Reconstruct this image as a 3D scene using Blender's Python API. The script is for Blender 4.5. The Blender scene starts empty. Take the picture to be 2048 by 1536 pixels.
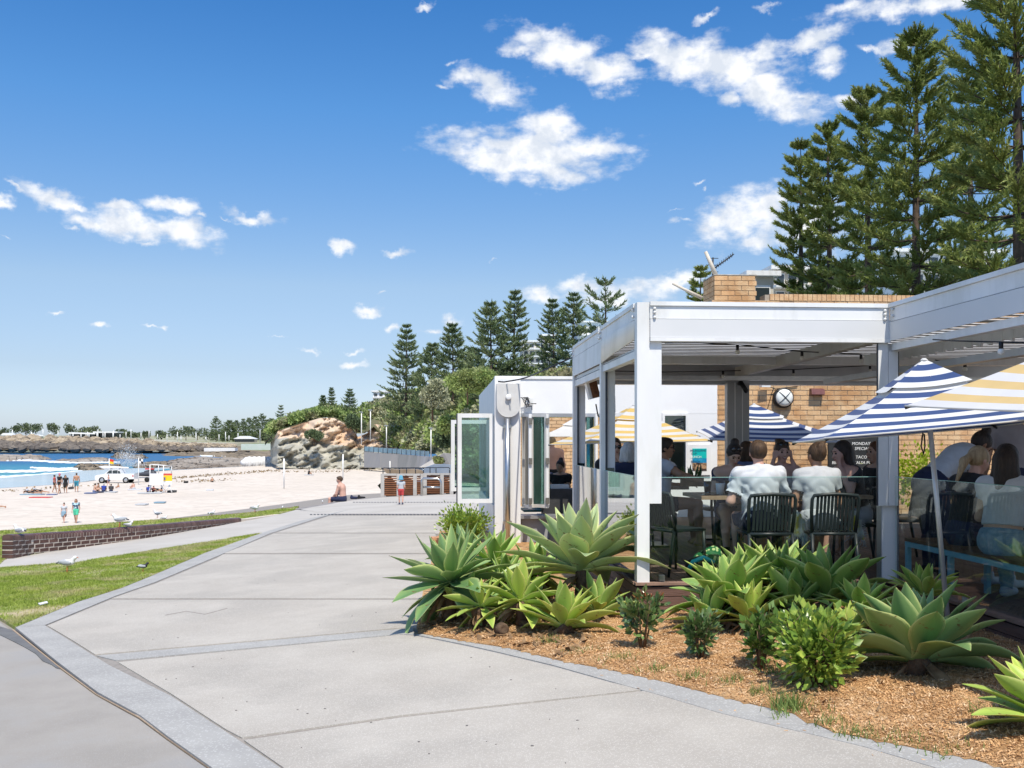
import bpy, bmesh, math, random
import numpy as np
from mathutils import Vector, Matrix, Quaternion
PI = math.pi
R = math.radians
rng = np.random.default_rng(7)
random.seed(7)
SC = bpy.context.scene
COL = SC.collection

# ------------------------------------------------------------------ camera
EYE = Vector((0.0, 0.0, 1.64))
YAW = R(4.12)
F = 2000.0            # focal length in photo pixels (photo is 2048 wide)
HOR = 880.0           # photo row of the eye level
cam_d = bpy.data.cameras.new('camera')
cam = bpy.data.objects.new('camera', cam_d)
COL.objects.link(cam)
cam.location = EYE
cam.rotation_euler = (R(90), 0, -YAW)
cam_d.sensor_width = 36.0
cam_d.lens = F / 2048 * 36
cam_d.shift_y = (HOR - 768) / 2048
cam_d.clip_start = 0.05
cam_d.clip_end = 20000
SC.camera = cam
CA, SA = math.cos(YAW), math.sin(YAW)


def ray(px, py):
    c = (px - 1024) / F
    return Vector((c * CA + SA, -c * SA + CA, (HOR - py) / F))


def at(px, py, w):
    return EYE + ray(px, py) * w


def atY(px, py, Y):
    d = ray(px, py)
    return EYE + d * (Y / d.y)


def atX(px, py, X):
    d = ray(px, py)
    return EYE + d * (X / d.x)


def atZ(px, py, z):
    d = ray(px, py)
    return EYE + d * ((z - EYE.z) / d.z)


GB, GC = 0.0507, -0.0123


def gz(x, y):
    return GB * (x - 1.8) + GC * (y - 9.0)


def gnd(px, py, up=0.0):
    d = ray(px, py)
    w = (GB * (-1.8) + GC * (-9.0) + up - EYE.z) / (d.z - GB * d.x - GC * d.y)
    return EYE + d * w


# ------------------------------------------------------------------ sky and sun
SUN = Vector((0.08, -0.50, 0.86)).normalized()
SUN_EL = math.asin(SUN.z)
world = bpy.data.worlds.new('World')
SC.world = world
world.use_nodes = True
wt = world.node_tree
wt.nodes.clear()


def N(t, typ, **kw):
    n = t.nodes.new(typ)
    for k, v in kw.items():
        if k.startswith('i_'):
            n.inputs[k[2:].replace('_', ' ')].default_value = v
        elif k.startswith('n_'):
            n.inputs[int(k[2:])].default_value = v
        else:
            setattr(n, k, v)
    return n


def L(t, a, b):
    t.links.new(a, b)


def M2(t, op, a, b=None, clamp=False):
    n = N(t, 'ShaderNodeMath', operation=op, use_clamp=clamp)
    for i, s in enumerate((a, b)):
        if s is None:
            continue
        if isinstance(s, (int, float)):
            n.inputs[i].default_value = s
        else:
            L(t, s, n.inputs[i])
    return n.outputs[0]


sky = N(wt, 'ShaderNodeTexSky', sky_type='NISHITA', sun_disc=False)
sky.sun_elevation = SUN_EL
sky.sun_rotation = math.atan2(SUN.x, SUN.y)
sky.altitude = 0
sky.air_density = 1.0
sky.dust_density = 0.6
sky.ozone_density = 2.2
hs = N(wt, 'ShaderNodeHueSaturation', i_Saturation=1.12, i_Value=1.0)
L(wt, sky.outputs[0], hs.inputs['Color'])
tc = N(wt, 'ShaderNodeTexCoord')
sep = N(wt, 'ShaderNodeSeparateXYZ')
L(wt, tc.outputs['Generated'], sep.inputs[0])
X_, Y_, Z_ = sep.outputs
az = M2(wt, 'ARCTAN2', X_, Y_)
el = M2(wt, 'ARCSINE', Z_)
azel = N(wt, 'ShaderNodeCombineXYZ')
L(wt, az, azel.inputs[0])
L(wt, el, azel.inputs[1])
# warp
nz = N(wt, 'ShaderNodeTexNoise', i_Scale=26.0, i_Detail=5.0, i_Roughness=0.62)
L(wt, azel.outputs[0], nz.inputs['Vector'])
sub = N(wt, 'ShaderNodeVectorMath', operation='SUBTRACT')
L(wt, nz.outputs['Color'], sub.inputs[0])
sub.inputs[1].default_value = (0.5, 0.5, 0.5)
scl = N(wt, 'ShaderNodeVectorMath', operation='SCALE')
L(wt, sub.outputs[0], scl.inputs[0])
scl.inputs['Scale'].default_value = 0.035
wv = N(wt, 'ShaderNodeVectorMath', operation='ADD')
L(wt, azel.outputs[0], wv.inputs[0])
L(wt, scl.outputs[0], wv.inputs[1])
# clouds: photo x, y, half width, half height, tilt (deg), thinness
CLOUDS = [
    (1065, 305, 165, 45, 4, 0), (1100, 262, 66, 36, 10, 0), (1190, 300, 85, 30, 5, .12), (990, 320, 85, 32, 12, 0), (1110, 340, 60, 28, 25, .05),
    (985, 172, 66, 30, 18, .05), (930, 160, 45, 25, 10, .3), (880, 172, 25, 8, 10, .5), (905, 125, 18, 12, 0, .5),
    (1130, 105, 110, 38, 14, .05), (1200, 140, 78, 32, 18, 0), (1240, 165, 30, 14, 0, .2), (1040, 98, 50, 22, 8, .3),
    (1350, 115, 75, 38, 15, 0), (1450, 130, 110, 45, 10, 0), (1540, 180, 110, 38, 22, 0), (1290, 118, 60, 16, 5, .3), (1600, 190, 60, 20, 15, .2),
    (1570, 215, 45, 20, 20, .25), (1465, 200, 30, 20, 0, .15), (1520, 110, 50, 30, 0, .2),
    (1625, 72, 75, 22, -14, .05), (1655, 118, 34, 30, 20, .1), (1415, 35, 40, 10, -10, .35), (1535, 15, 30, 10, 0, .4), (1840, 5, 190, 24, 2, .1), (1690, 10, 60, 20, 0, .3),
    (1800, 85, 50, 22, 0, .25), (1700, 200, 40, 18, 20, .25), (1740, 90, 40, 10, 20, .4),
    (1470, 440, 85, 45, -12, .12), (1530, 420, 70, 50, 0, .1), (1500, 475, 70, 28, 0, .3), (1360, 442, 40, 8, 0, .45), (1620, 450, 90, 60, 0, .15),
    (1405, 360, 22, 6, 10, .4), (1350, 420, 30, 5, 0, .55), (1415, 380, 10, 8, 0, .5),
    (1075, 585, 42, 18, 8, .15), (1160, 572, 46, 20, 0, .1), (1260, 585, 110, 28, 0, .2), (1340, 570, 70, 24, -8, .15), (1210, 600, 100, 18, 0, .25),
    (1450, 590, 90, 20, 0, .3), (900, 640, 26, 11, 0, .3), (860, 658, 26, 9, 5, .25), (785, 655, 18, 9, 5, .25), (737, 616, 34, 10, 6, .15), (710, 728, 34, 10, 0, .3),
    (620, 697, 28, 8, 5, .3), (772, 578, 14, 5, 0, .35), (555, 670, 22, 4, 5, .45), (707, 702, 20, 6, 0, .4),
    (682, 493, 28, 12, 5, .15), (785, 503, 45, 9, 3, .4), (500, 432, 50, 13, 8, .12), (450, 437, 25, 5, 0, .5), (990, 521, 16, 3, 0, .5),
    (255, 450, 95, 24, 8, 0), (370, 468, 62, 24, 14, 0), (190, 440, 50, 14, 8, .1), (340, 412, 52, 18, 6, .02), (240, 415, 42, 13, 10, .1), (150, 450, 26, 8, 8, .3),
    (105, 392, 62, 20, 14, .02), (35, 380, 40, 10, 6, .35), (8, 397, 26, 14, 20, .2), (160, 410, 28, 9, 25, .2), (290, 485, 35, 9, 5, .35), (395, 436, 18, 8, 0, .3),
    (10, 466, 20, 5, 10, .5), (114, 630, 17, 5, 0, .2), (195, 646, 22, 7, 0, .25), (300, 655, 50, 5, 5, .5), (325, 660, 16, 8, 0, .4),
    (690, 5, 0, 0, 0, .9), (850, 3, 28, 7, 0, .3), (1365, 575, 30, 14, 0, .2),
]
cur = None
for (px, py, hw, hh, tilt, thin) in CLOUDS:
    if hw == 0:
        continue
    d = ray(px, py).normalized()
    a0, e0 = math.atan2(d.x, d.y), math.asin(d.z)
    d1 = ray(px + hw, py).normalized()
    d2 = ray(px, py - hh).normalized()
    rx = abs(math.atan2(d1.x, d1.y) - a0)
    ry = abs(math.asin(d2.z) - e0)
    mp = N(wt, 'ShaderNodeMapping', vector_type='TEXTURE')
    mp.inputs['Location'].default_value = (a0, e0, 0)
    mp.inputs['Rotation'].default_value = (0, 0, -R(tilt))
    mp.inputs['Scale'].default_value = (rx * 1.25, ry * 1.3, 1)
    L(wt, wv.outputs[0], mp.inputs['Vector'])
    ln = N(wt, 'ShaderNodeVectorMath', operation='LENGTH')
    L(wt, mp.outputs[0], ln.inputs[0])
    v = M2(wt, 'ADD', ln.outputs['Value'], thin * 1.15) if thin else ln.outputs['Value']
    cur = v if cur is None else M2(wt, 'MINIMUM', cur, v)
# a few scattered clouds for the rest of the sky dome
nb = N(wt, 'ShaderNodeTexNoise', i_Scale=3.2, i_Detail=6.0, i_Roughness=0.6)
L(wt, tc.outputs['Generated'], nb.inputs['Vector'])
behind = M2(wt, 'LESS_THAN', Y_, 0.35)
bl = M2(wt, 'SUBTRACT', 2.6, M2(wt, 'MULTIPLY', nb.outputs['Fac'], 2.9))
bl2 = M2(wt, 'ADD', bl, M2(wt, 'MULTIPLY', M2(wt, 'SUBTRACT', 1.0, behind), 3.0))
cur = M2(wt, 'MINIMUM', cur, bl2)
nf = N(wt, 'ShaderNodeTexNoise', i_Scale=48.0, i_Detail=5.0, i_Roughness=0.56)
stre = N(wt, 'ShaderNodeVectorMath', operation='MULTIPLY')
L(wt, azel.outputs[0], stre.inputs[0])
stre.inputs[1].default_value = (0.75, 1.5, 1)
L(wt, stre.outputs[0], nf.inputs['Vector'])
dens = M2(wt, 'ADD', M2(wt, 'SUBTRACT', 1.09, cur), M2(wt, 'MULTIPLY', M2(wt, 'SUBTRACT', nf.outputs['Fac'], 0.5), 1.7))
cm = N(wt, 'ShaderNodeMapRange', interpolation_type='SMOOTHSTEP')
L(wt, dens, cm.inputs['Value'])
cm.inputs['From Min'].default_value = -0.05
cm.inputs['From Max'].default_value = 0.85
cm.inputs['To Max'].default_value = 0.97
# soft grey bases and creases inside the clouds
ns = N(wt, 'ShaderNodeTexNoise', i_Scale=38.0, i_Detail=4.0, i_Roughness=0.55)
off = N(wt, 'ShaderNodeVectorMath', operation='ADD')
L(wt, azel.outputs[0], off.inputs[0])
off.inputs[1].default_value = (0.0, 0.012, 3.0)
L(wt, off.outputs[0], ns.inputs['Vector'])
cr = N(wt, 'ShaderNodeValToRGB')
cr.color_ramp.elements[0].position = 0.40
cr.color_ramp.elements[0].color = (6.9, 7.4, 8.2, 1)
cr.color_ramp.elements[1].position = 0.56
cr.color_ramp.elements[1].color = (9.4, 9.5, 9.7, 1)
L(wt, ns.outputs['Fac'], cr.inputs[0])
mix = N(wt, 'ShaderNodeMix', data_type='RGBA')
L(wt, cm.outputs[0], mix.inputs['Factor'])
tr_ = N(wt, 'ShaderNodeValToRGB')
for i_, (z_, c_) in enumerate(((0.0, (.50, .585, .86)), (0.07, (.50, .50, .60)), (0.15, (.64, .60, .61)), (0.31, (.385, .60, .745)), (0.42, (.235, .515, .73)))):
    e_ = tr_.color_ramp.elements[i_] if i_ < 1 else tr_.color_ramp.elements.new(z_)
    e_.position = z_
    e_.color = (*c_, 1)
L(wt, Z_, tr_.inputs[0])
tm1 = N(wt, 'ShaderNodeVectorMath', operation='MULTIPLY')
L(wt, hs.outputs[0], tm1.inputs[0])
L(wt, tr_.outputs[0], tm1.inputs[1])
tm2 = N(wt, 'ShaderNodeVectorMath', operation='SCALE')
L(wt, tm1.outputs[0], tm2.inputs[0])
tm2.inputs['Scale'].default_value = 2.0
L(wt, tm2.outputs[0], mix.inputs[6])
L(wt, cr.outputs[0], mix.inputs[7])
bg = N(wt, 'ShaderNodeBackground', i_Strength=0.10)
L(wt, mix.outputs[2], bg.inputs['Color'])
wo = N(wt, 'ShaderNodeOutputWorld')
L(wt, bg.outputs[0], wo.inputs['Surface'])
world.cycles.sampling_method = 'MANUAL'
world.cycles.sample_map_resolution = 512

sun_d = bpy.data.lights.new('sun', 'SUN')
sun_d.energy = 4.4
sun_d.angle = R(0.53)
sun_d.color = (1.0, 0.93, 0.80)
sun_o = bpy.data.objects.new('sun', sun_d)
COL.objects.link(sun_o)
sun_o.rotation_euler = SUN.to_track_quat('Z', 'Y').to_euler()
sun_o.location = (0, 0, 60)

SC.view_settings.view_transform = 'Standard'
SC.view_settings.look = 'None'
SC.view_settings.gamma = 1.0
SC.view_settings.use_curve_mapping = False
SC.view_settings.exposure = 0.17
SC.render.film_transparent = False
SC.cycles.max_bounces = 8
SC.cycles.diffuse_bounces = 4
SC.cycles.glossy_bounces = 3
SC.cycles.transmission_bounces = 6
SC.cycles.transparent_max_bounces = 10
SC.cycles.use_denoising = True
SC.cycles.caustics_reflective = False
SC.cycles.caustics_refractive = False
SC.cycles.sample_clamp_indirect = 6.0

# ------------------------------------------------------------------ materials
MATS = {}


def pm(name, c1, c2=None, scale=6.0, rough=0.7, bump=0.0, bscale=None, metal=0.0, detail=4.0, rnd=0.0, coords='Object',
       spec=0.35, lo=0.35, hi=0.65, speck=None, sheen=0.0, stretch=None, alpha=None, trans=0.0, c3=None, scale3=1.0):
    """principled material; colour from noise between c1 and c2, optional patches c3, specks, bump, per-object value change"""
    if name in MATS:
        return MATS[name]
    m = bpy.data.materials.new(name)
    m.use_nodes = True
    t = m.node_tree
    b = t.nodes['Principled BSDF']
    b.inputs['Roughness'].default_value = rough
    b.inputs['Metallic'].default_value = metal
    b.inputs['Specular IOR Level'].default_value = spec
    tcn = N(t, 'ShaderNodeTexCoord')
    geo = N(t, 'ShaderNodeNewGeometry')
    src = geo.outputs['Position'] if coords == 'World' else tcn.outputs[coords]
    if stretch:
        mp = N(t, 'ShaderNodeMapping')
        mp.inputs['Scale'].default_value = stretch
        L(t, src, mp.inputs['Vector'])
        src = mp.outputs[0]
    col = None
    if c2 is not None:
        n = N(t, 'ShaderNodeTexNoise', i_Scale=scale, i_Detail=detail, i_Roughness=0.6)
        L(t, src, n.inputs['Vector'])
        r = N(t, 'ShaderNodeValToRGB')
        r.color_ramp.elements[0].position = lo
        r.color_ramp.elements[0].color = (*c1, 1)
        r.color_ramp.elements[1].position = hi
        r.color_ramp.elements[1].color = (*c2, 1)
        L(t, n.outputs['Fac'], r.inputs[0])
        col = r.outputs[0]
    else:
        rgb = N(t, 'ShaderNodeRGB')
        rgb.outputs[0].default_value = (*c1, 1)
        col = rgb.outputs[0]
    if c3 is not None:
        n = N(t, 'ShaderNodeTexNoise', i_Scale=scale3, i_Detail=5.0, i_Roughness=0.6)
        L(t, src, n.inputs['Vector'])
        mr = N(t, 'ShaderNodeMapRange')
        L(t, n.outputs['Fac'], mr.inputs[0])
        mr.inputs[1].default_value = 0.48
        mr.inputs[2].default_value = 0.62
        mx = N(t, 'ShaderNodeMix', data_type='RGBA')
        L(t, mr.outputs[0], mx.inputs['Factor'])
        L(t, col, mx.inputs[6])
        mx.inputs[7].default_value = (*c3, 1)
        col = mx.outputs[2]
    if speck:
        sc_, th, cc, mixv = speck
        vo = N(t, 'ShaderNodeTexVoronoi', i_Scale=sc_)
        L(t, src, vo.inputs['Vector'])
        sp = N(t, 'ShaderNodeSeparateColor')
        L(t, vo.outputs['Color'], sp.inputs[0])
        pick = M2(t, 'GREATER_THAN', sp.outputs[0], th)
        near = M2(t, 'LESS_THAN', vo.outputs['Distance'], 0.42)
        fac = M2(t, 'MULTIPLY', M2(t, 'MULTIPLY', pick, near), mixv)
        mx = N(t, 'ShaderNodeMix', data_type='RGBA')
        L(t, fac, mx.inputs['Factor'])
        L(t, col, mx.inputs[6])
        mx.inputs[7].default_value = (*cc, 1)
        col = mx.outputs[2]
    if rnd:
        oi = N(t, 'ShaderNodeObjectInfo')
        mr = N(t, 'ShaderNodeMapRange')
        L(t, oi.outputs['Random'], mr.inputs[0])
        mr.inputs[3].default_value = 1 - rnd
        mr.inputs[4].default_value = 1 + rnd
        h = N(t, 'ShaderNodeHueSaturation')
        L(t, col, h.inputs['Color'])
        L(t, mr.outputs[0], h.inputs['Value'])
        col = h.outputs[0]
    L(t, col, b.inputs['Base Color'])
    if bump:
        n = N(t, 'ShaderNodeTexNoise', i_Scale=bscale or scale * 4, i_Detail=5.0, i_Roughness=0.65)
        L(t, src, n.inputs['Vector'])
        bp = N(t, 'ShaderNodeBump', i_Strength=min(1.0, bump), i_Distance=0.02 if bump <= 1 else 0.02 * bump)
        L(t, n.outputs['Fac'], bp.inputs['Height'])
        L(t, bp.outputs[0], b.inputs['Normal'])
    if sheen:
        b.inputs['Sheen Weight'].default_value = sheen
    if trans:
        # thin leaf / cloth: some light comes through
        tl = N(t, 'ShaderNodeBsdfTranslucent')
        L(t, col, tl.inputs['Color'])
        ms = N(t, 'ShaderNodeMixShader')
        ms.inputs[0].default_value = trans
        L(t, b.outputs[0], ms.inputs[1])
        L(t, tl.outputs[0], ms.inputs[2])
        L(t, ms.outputs[0], t.nodes['Material Output'].inputs['Surface'])
    MATS[name] = m
    return m


def glass_mat(name, tint=(0.9, 0.97, 0.95), refl=1.0, haze=0.0):
    """thin architectural glass: clear with fresnel reflection"""
    if name in MATS:
        return MATS[name]
    m = bpy.data.materials.new(name)
    m.use_nodes = True
    t = m.node_tree
    t.nodes.remove(t.nodes['Principled BSDF'])
    tr = N(t, 'ShaderNodeBsdfTransparent')
    tr.inputs[0].default_value = (*tint, 1)
    gl = N(t, 'ShaderNodeBsdfGlossy')
    gl.inputs['Roughness'].default_value = 0.02
    fr = N(t, 'ShaderNodeFresnel', i_IOR=1.5)
    f2 = M2(t, 'MULTIPLY', fr.outputs[0], refl, True)
    ms = N(t, 'ShaderNodeMixShader')
    L(t, f2, ms.inputs[0])
    L(t, tr.outputs[0], ms.inputs[1])
    L(t, gl.outputs[0], ms.inputs[2])
    out = ms.outputs[0]
    L(t, out, t.nodes['Material Output'].inputs['Surface'])
    MATS[name] = m
    return m


# ------------------------------------------------------------------ mesh helpers
class MB:
    def __init__(s):
        s.v, s.f, s.m, s.sm = [], [], [], []

    def add(s, vs, fs, mi=0, smooth=False):
        o = len(s.v)
        s.v += [tuple(p) for p in vs]
        for f in fs:
            s.f.append([i + o for i in f])
            s.m.append(mi)
            s.sm.append(smooth)
        return s

    def box(s, c, d, rz=0.0, mi=0, mat=None):
        """centre c, full size d, rotated about z"""
        hx, hy, hz = d[0] / 2, d[1] / 2, d[2] / 2
        vs = [Vector((x, y, z)) for x in (-hx, hx) for y in (-hy, hy) for z in (-hz, hz)]
        if mat is not None:
            vs = [mat @ p for p in vs]
        elif rz:
            q = Matrix.Rotation(rz, 3, 'Z')
            vs = [q @ p for p in vs]
        c = Vector(c)
        return s.add([p + c for p in vs], [(0, 1, 3, 2), (4, 6, 7, 5), (0, 4, 5, 1), (2, 3, 7, 6), (0, 2, 6, 4), (1, 5, 7, 3)], mi)

    def box2(s, a, b, mi=0):
        a, b = Vector(a), Vector(b)
        return s.box((a + b) / 2, [abs(b[i] - a[i]) for i in range(3)], mi=mi)

    def beam(s, a, b, w, h, mi=0, up=(0, 0, 1)):
        """rectangular bar from a to b, w across, h along up"""
        a, b = Vector(a), Vector(b)
        d = (b - a).normalized()
        u = Vector(up)
        x = d.cross(u)
        if x.length < 1e-4:
            x = d.cross(Vector((1, 0, 0)))
        x.normalize()
        u = x.cross(d).normalized()
        vs = [p + x * (sx * w / 2) + u * (su * h / 2) for p in (a, b) for sx, su in ((-1, -1), (1, -1), (1, 1), (-1, 1))]
        return s.add(vs, [(0, 3, 2, 1), (4, 5, 6, 7), (0, 1, 5, 4), (1, 2, 6, 5), (2, 3, 7, 6), (3, 0, 4, 7)], mi)

    def tube(s, pts, r, n=8, mi=0, cap=True, smooth=True):
        pts = [Vector(p) for p in pts]
        rs = r if isinstance(r, (list, tuple)) else [r] * len(pts)
        vs, fs = [], []
        prev = None
        for i, p in enumerate(pts):
            d = (pts[min(i + 1, len(pts) - 1)] - pts[max(i - 1, 0)]).normalized()
            if prev is None:
                x = d.cross(Vector((0, 0, 1)))
                if x.length < 1e-3:
                    x = d.cross(Vector((1, 0, 0)))
            else:
                x = prev - d * prev.dot(d)
            x.normalize()
            prev = x
            y = d.cross(x)
            for k in range(n):
                a = 2 * PI * k / n
                vs.append(p + (x * math.cos(a) + y * math.sin(a)) * rs[i])
        for i in range(len(pts) - 1):
            for k in range(n):
                a, b = i * n + k, i * n + (k + 1) % n
                fs.append((a, b, b + n, a + n))
        if cap:
            fs.append(tuple(range(n))[::-1])
            fs.append(tuple(range((len(pts) - 1) * n, len(pts) * n)))
        return s.add(vs, fs, mi, smooth)

    def lathe(s, c, prof, n=12, mi=0, smooth=True, axis=None):
        """prof: list of (r, z)"""
        c = Vector(c)
        q = Vector((0, 0, 1)).rotation_difference(Vector(axis).normalized()) if axis is not None else None
        vs, fs = [], []
        for (r, z) in prof:
            for k in range(n):
                a = 2 * PI * k / n
                p = Vector((r * math.cos(a), r * math.sin(a), z))
                vs.append(c + (q @ p if q else p))
        for i in range(len(prof) - 1):
            for k in range(n):
                a, b = i * n + k, i * n + (k + 1) % n
                fs.append((a, b, b + n, a + n))
        fs.append(tuple(range(n))[::-1])
        fs.append(tuple(range((len(prof) - 1) * n, len(prof) * n)))
        return s.add(vs, fs, mi, smooth)

    def ball(s, c, r, n=8, m=6, mi=0, rot=None):
        r = (r, r, r) if isinstance(r, (int, float)) else r
        c = Vector(c)
        vs, fs = [], []
        for i in range(m + 1):
            t = PI * i / m
            for k in range(n):
                a = 2 * PI * k / n
                p = Vector((r[0] * math.sin(t) * math.cos(a), r[1] * math.sin(t) * math.sin(a), r[2] * math.cos(t)))
                vs.append(c + (rot @ p if rot else p))
        for i in range(m):
            for k in range(n):
                a, b = i * n + k, i * n + (k + 1) % n
                fs.append((a + n, b + n, b, a))
        return s.add(vs, fs, mi, True)

    def prism(s, poly, z0, z1, mi=0):
        """poly: list of (x, y) ccw; z0/z1 numbers or callables (x, y)"""
        g = lambda z, x, y: z(x, y) if callable(z) else z
        n = len(poly)
        a = sum(poly[i][0] * poly[(i + 1) % n][1] - poly[(i + 1) % n][0] * poly[i][1] for i in range(n))
        if a < 0:
            poly = poly[::-1]
        vs = [(x, y, g(z0, x, y)) for x, y in poly] + [(x, y, g(z1, x, y)) for x, y in poly]
        fs = [tuple(range(n))[::-1], tuple(range(n, 2 * n))]
        fs += [(i, (i + 1) % n, n + (i + 1) % n, n + i) for i in range(n)]
        return s.add(vs, fs, mi)

    def ext(s, poly, d, mi=0):
        """poly: list of 3-D points, extruded by vector d"""
        d = Vector(d)
        n = len(poly)
        vs = [Vector(p) for p in poly] + [Vector(p) + d for p in poly]
        nrm = Vector((0, 0, 0))
        for i in range(n):
            nrm += vs[i].cross(vs[(i + 1) % n])
        fs = [tuple(range(n)), tuple(range(n, 2 * n))[::-1]]
        fs += [(i, n + i, n + (i + 1) % n, (i + 1) % n) for i in range(n)]
        if nrm.dot(d) > 0:
            fs = [f[::-1] for f in fs]
        return s.add(vs, fs, mi)

    def build(s, name, mats, parent=None, loc=None, world=True, rz=0.0):
        world = world and loc is None
        me = bpy.data.meshes.new(name)
        o = bpy.data.objects.new(name, me)
        v = s.v
        if parent is not None and world:
            pl = root_loc(parent)
            v = [(p[0] - pl[0], p[1] - pl[1], p[2] - pl[2]) for p in v]
        me.from_pydata(v, [], s.f)
        if not isinstance(mats, (list, tuple)):
            mats = [mats]
        for m in mats:
            me.materials.append(m)
        if any(s.m):
            me.polygons.foreach_set('material_index', s.m)
        if any(s.sm):
            me.polygons.foreach_set('use_smooth', s.sm)
        me.update()
        COL.objects.link(o)
        if parent is not None:
            o.parent = parent
        if loc is not None:
            o.location = loc
        if rz:
            o.rotation_euler.z = rz
        return o


def root_loc(p):
    l = Vector(p.location)
    while p.parent is not None:
        p = p.parent
        l = l + Vector(p.location)
    return l


def mesh_np(name, V, Fq, mats, parent=None, world=True, smooth=False, mi=None):
    """V (n,3) array, Fq (m,k) int array (k = 3 or 4)"""
    me = bpy.data.meshes.new(name)
    V = np.asarray(V, dtype=np.float32)
    if parent is not None and world:
        V = V - np.array(root_loc(parent), dtype=np.float32)
    Fq = np.asarray(Fq, dtype=np.int32)
    me.vertices.add(len(V))
    me.vertices.foreach_set('co', V.ravel())
    me.loops.add(Fq.size)
    me.loops.foreach_set('vertex_index', Fq.ravel())
    me.polygons.add(len(Fq))
    me.polygons.foreach_set('loop_start', np.arange(0, Fq.size, Fq.shape[1], dtype=np.int32))
    if smooth:
        me.polygons.foreach_set('use_smooth', np.ones(len(Fq), dtype=bool))
    for m in (mats if isinstance(mats, (list, tuple)) else [mats]):
        me.materials.append(m)
    if mi is not None:
        me.polygons.foreach_set('material_index', np.asarray(mi, dtype=np.int32))
    me.update(calc_edges=True)
    o = bpy.data.objects.new(name, me)
    COL.objects.link(o)
    if parent is not None:
        o.parent = parent
    return o


def thing(name, label, cat, loc=(0, 0, 0), rz=0.0, group=None):
    o = bpy.data.objects.new(name, None)
    o.empty_display_size = 0.2
    COL.objects.link(o)
    o.location = loc
    o.rotation_euler = (0, 0, rz)
    o['label'] = label
    o['category'] = cat
    if group:
        o['group'] = group
    return o


def tag(o, label, cat, group=None):
    o['label'] = label
    o['category'] = cat
    if group:
        o['group'] = group
    return o


def struct(o):
    o['kind'] = 'structure'
    return o


def stuff(o, label=None, cat=None):
    o['kind'] = 'stuff'
    if label:
        o['label'] = label
        o['category'] = cat
    return o


def copy_tree(root, loc, rz=None, label=None, scale=None):
    def cp(o, par):
        c = o.copy()
        COL.objects.link(c)
        c.parent = par
        for ch in o.children:
            cp(ch, c)
        return c
    r = cp(root, None)
    r.location = loc
    if rz is not None:
        r.rotation_euler.z = rz
    if scale is not None:
        r.scale = (scale, scale, scale)
    if label:
        r['label'] = label
    return r


def lerp(a, b, t):
    return a + (b - a) * t


def pl(pts, x):
    """piecewise linear lookup in [(x, y), ...]"""
    if x <= pts[0][0]:
        return pts[0][1]
    for (x0, y0), (x1, y1) in zip(pts, pts[1:]):
        if x <= x1:
            return lerp(y0, y1, (x - x0) / (x1 - x0))
    return pts[-1][1]


def text_obj(name, s, mat, parent, size, mw, depth=0.002, align='CENTER'):
    """flat lettering turned into a mesh; mw = world matrix of the text"""
    cu = bpy.data.curves.new(name, 'FONT')
    cu.body = s
    cu.size = size
    cu.extrude = depth
    cu.align_x = align
    cu.resolution_u = 2
    tmp = bpy.data.objects.new(name + '_tmp', cu)
    COL.objects.link(tmp)
    me = bpy.data.meshes.new_from_object(tmp)
    bpy.data.objects.remove(tmp)
    bpy.data.curves.remove(cu)
    me.name = name
    o = bpy.data.objects.new(name, me)
    me.materials.clear()
    me.materials.append(mat)
    COL.objects.link(o)
    me.transform(mw)
    if parent is not None:
        me.transform(Matrix.Translation(-root_loc(parent)))
        o.parent = parent
    return o
# ================================================================== ground, paving, lawn, sand, sea
m_agg = pm('exposed_aggregate', (0.405, 0.37, 0.325), (0.47, 0.435, 0.385), scale=1.2, rough=0.85, bump=0.25, bscale=160, coords='World',
           c3=(0.385, 0.355, 0.315), scale3=0.7, speck=(105, 0.55, (0.66, 0.63, 0.58), 0.5), detail=6)
m_border = pm('blue_grey_terrazzo', (0.34, 0.33, 0.315), (0.40, 0.39, 0.37), scale=2.5, rough=0.8, bump=0.25, bscale=140, coords='World',
              speck=(62, 0.58, (0.60, 0.60, 0.58), 0.45))
m_asph = pm('old_asphalt', (0.335, 0.31, 0.28), (0.40, 0.37, 0.335), scale=1.4, rough=0.92, bump=0.5, bscale=150, coords='World',
            speck=(110, 0.8, (0.42, 0.41, 0.40), 0.5), c3=(0.34, 0.33, 0.32), scale3=0.7)
m_asph_new = pm('asphalt_patch', (0.15, 0.15, 0.155), (0.20, 0.20, 0.20), scale=5, rough=0.95, bump=0.8, bscale=90, coords='World')
m_path = pm('concrete_path', (0.44, 0.41, 0.37), (0.50, 0.47, 0.43), scale=0.8, rough=0.9, bump=0.2, bscale=90, coords='World')
m_joint = pm('joint_dirt', (0.24, 0.22, 0.20), (0.32, 0.29, 0.26), scale=20, rough=1.0, coords='World')
m_rust = pm('edge_sand', (0.46, 0.33, 0.22), (0.36, 0.27, 0.19), scale=30, rough=1.0, coords='World')
m_soil = pm('lawn_soil', (0.19, 0.25, 0.055), (0.30, 0.32, 0.10), scale=3.5, rough=1.0, bump=0.8, bscale=60, coords='World',
            c3=(0.50, 0.41, 0.26), scale3=1.1, detail=6)
m_sand = pm('beach_sand', (0.62, 0.545, 0.465), (0.68, 0.605, 0.525), scale=0.12, rough=1.0, bump=0.4, bscale=2.5, coords='World',
            c3=(0.58, 0.51, 0.435), scale3=0.5, speck=(1.3, .55, (.52, .455, .385), .55))  # darker specks paint the shade of footprint dimples into the sand colour
m_wet = pm('wet_sand', (0.30, 0.27, 0.25), (0.40, 0.36, 0.32), scale=0.08, rough=0.25, coords='World', spec=0.6)
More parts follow.
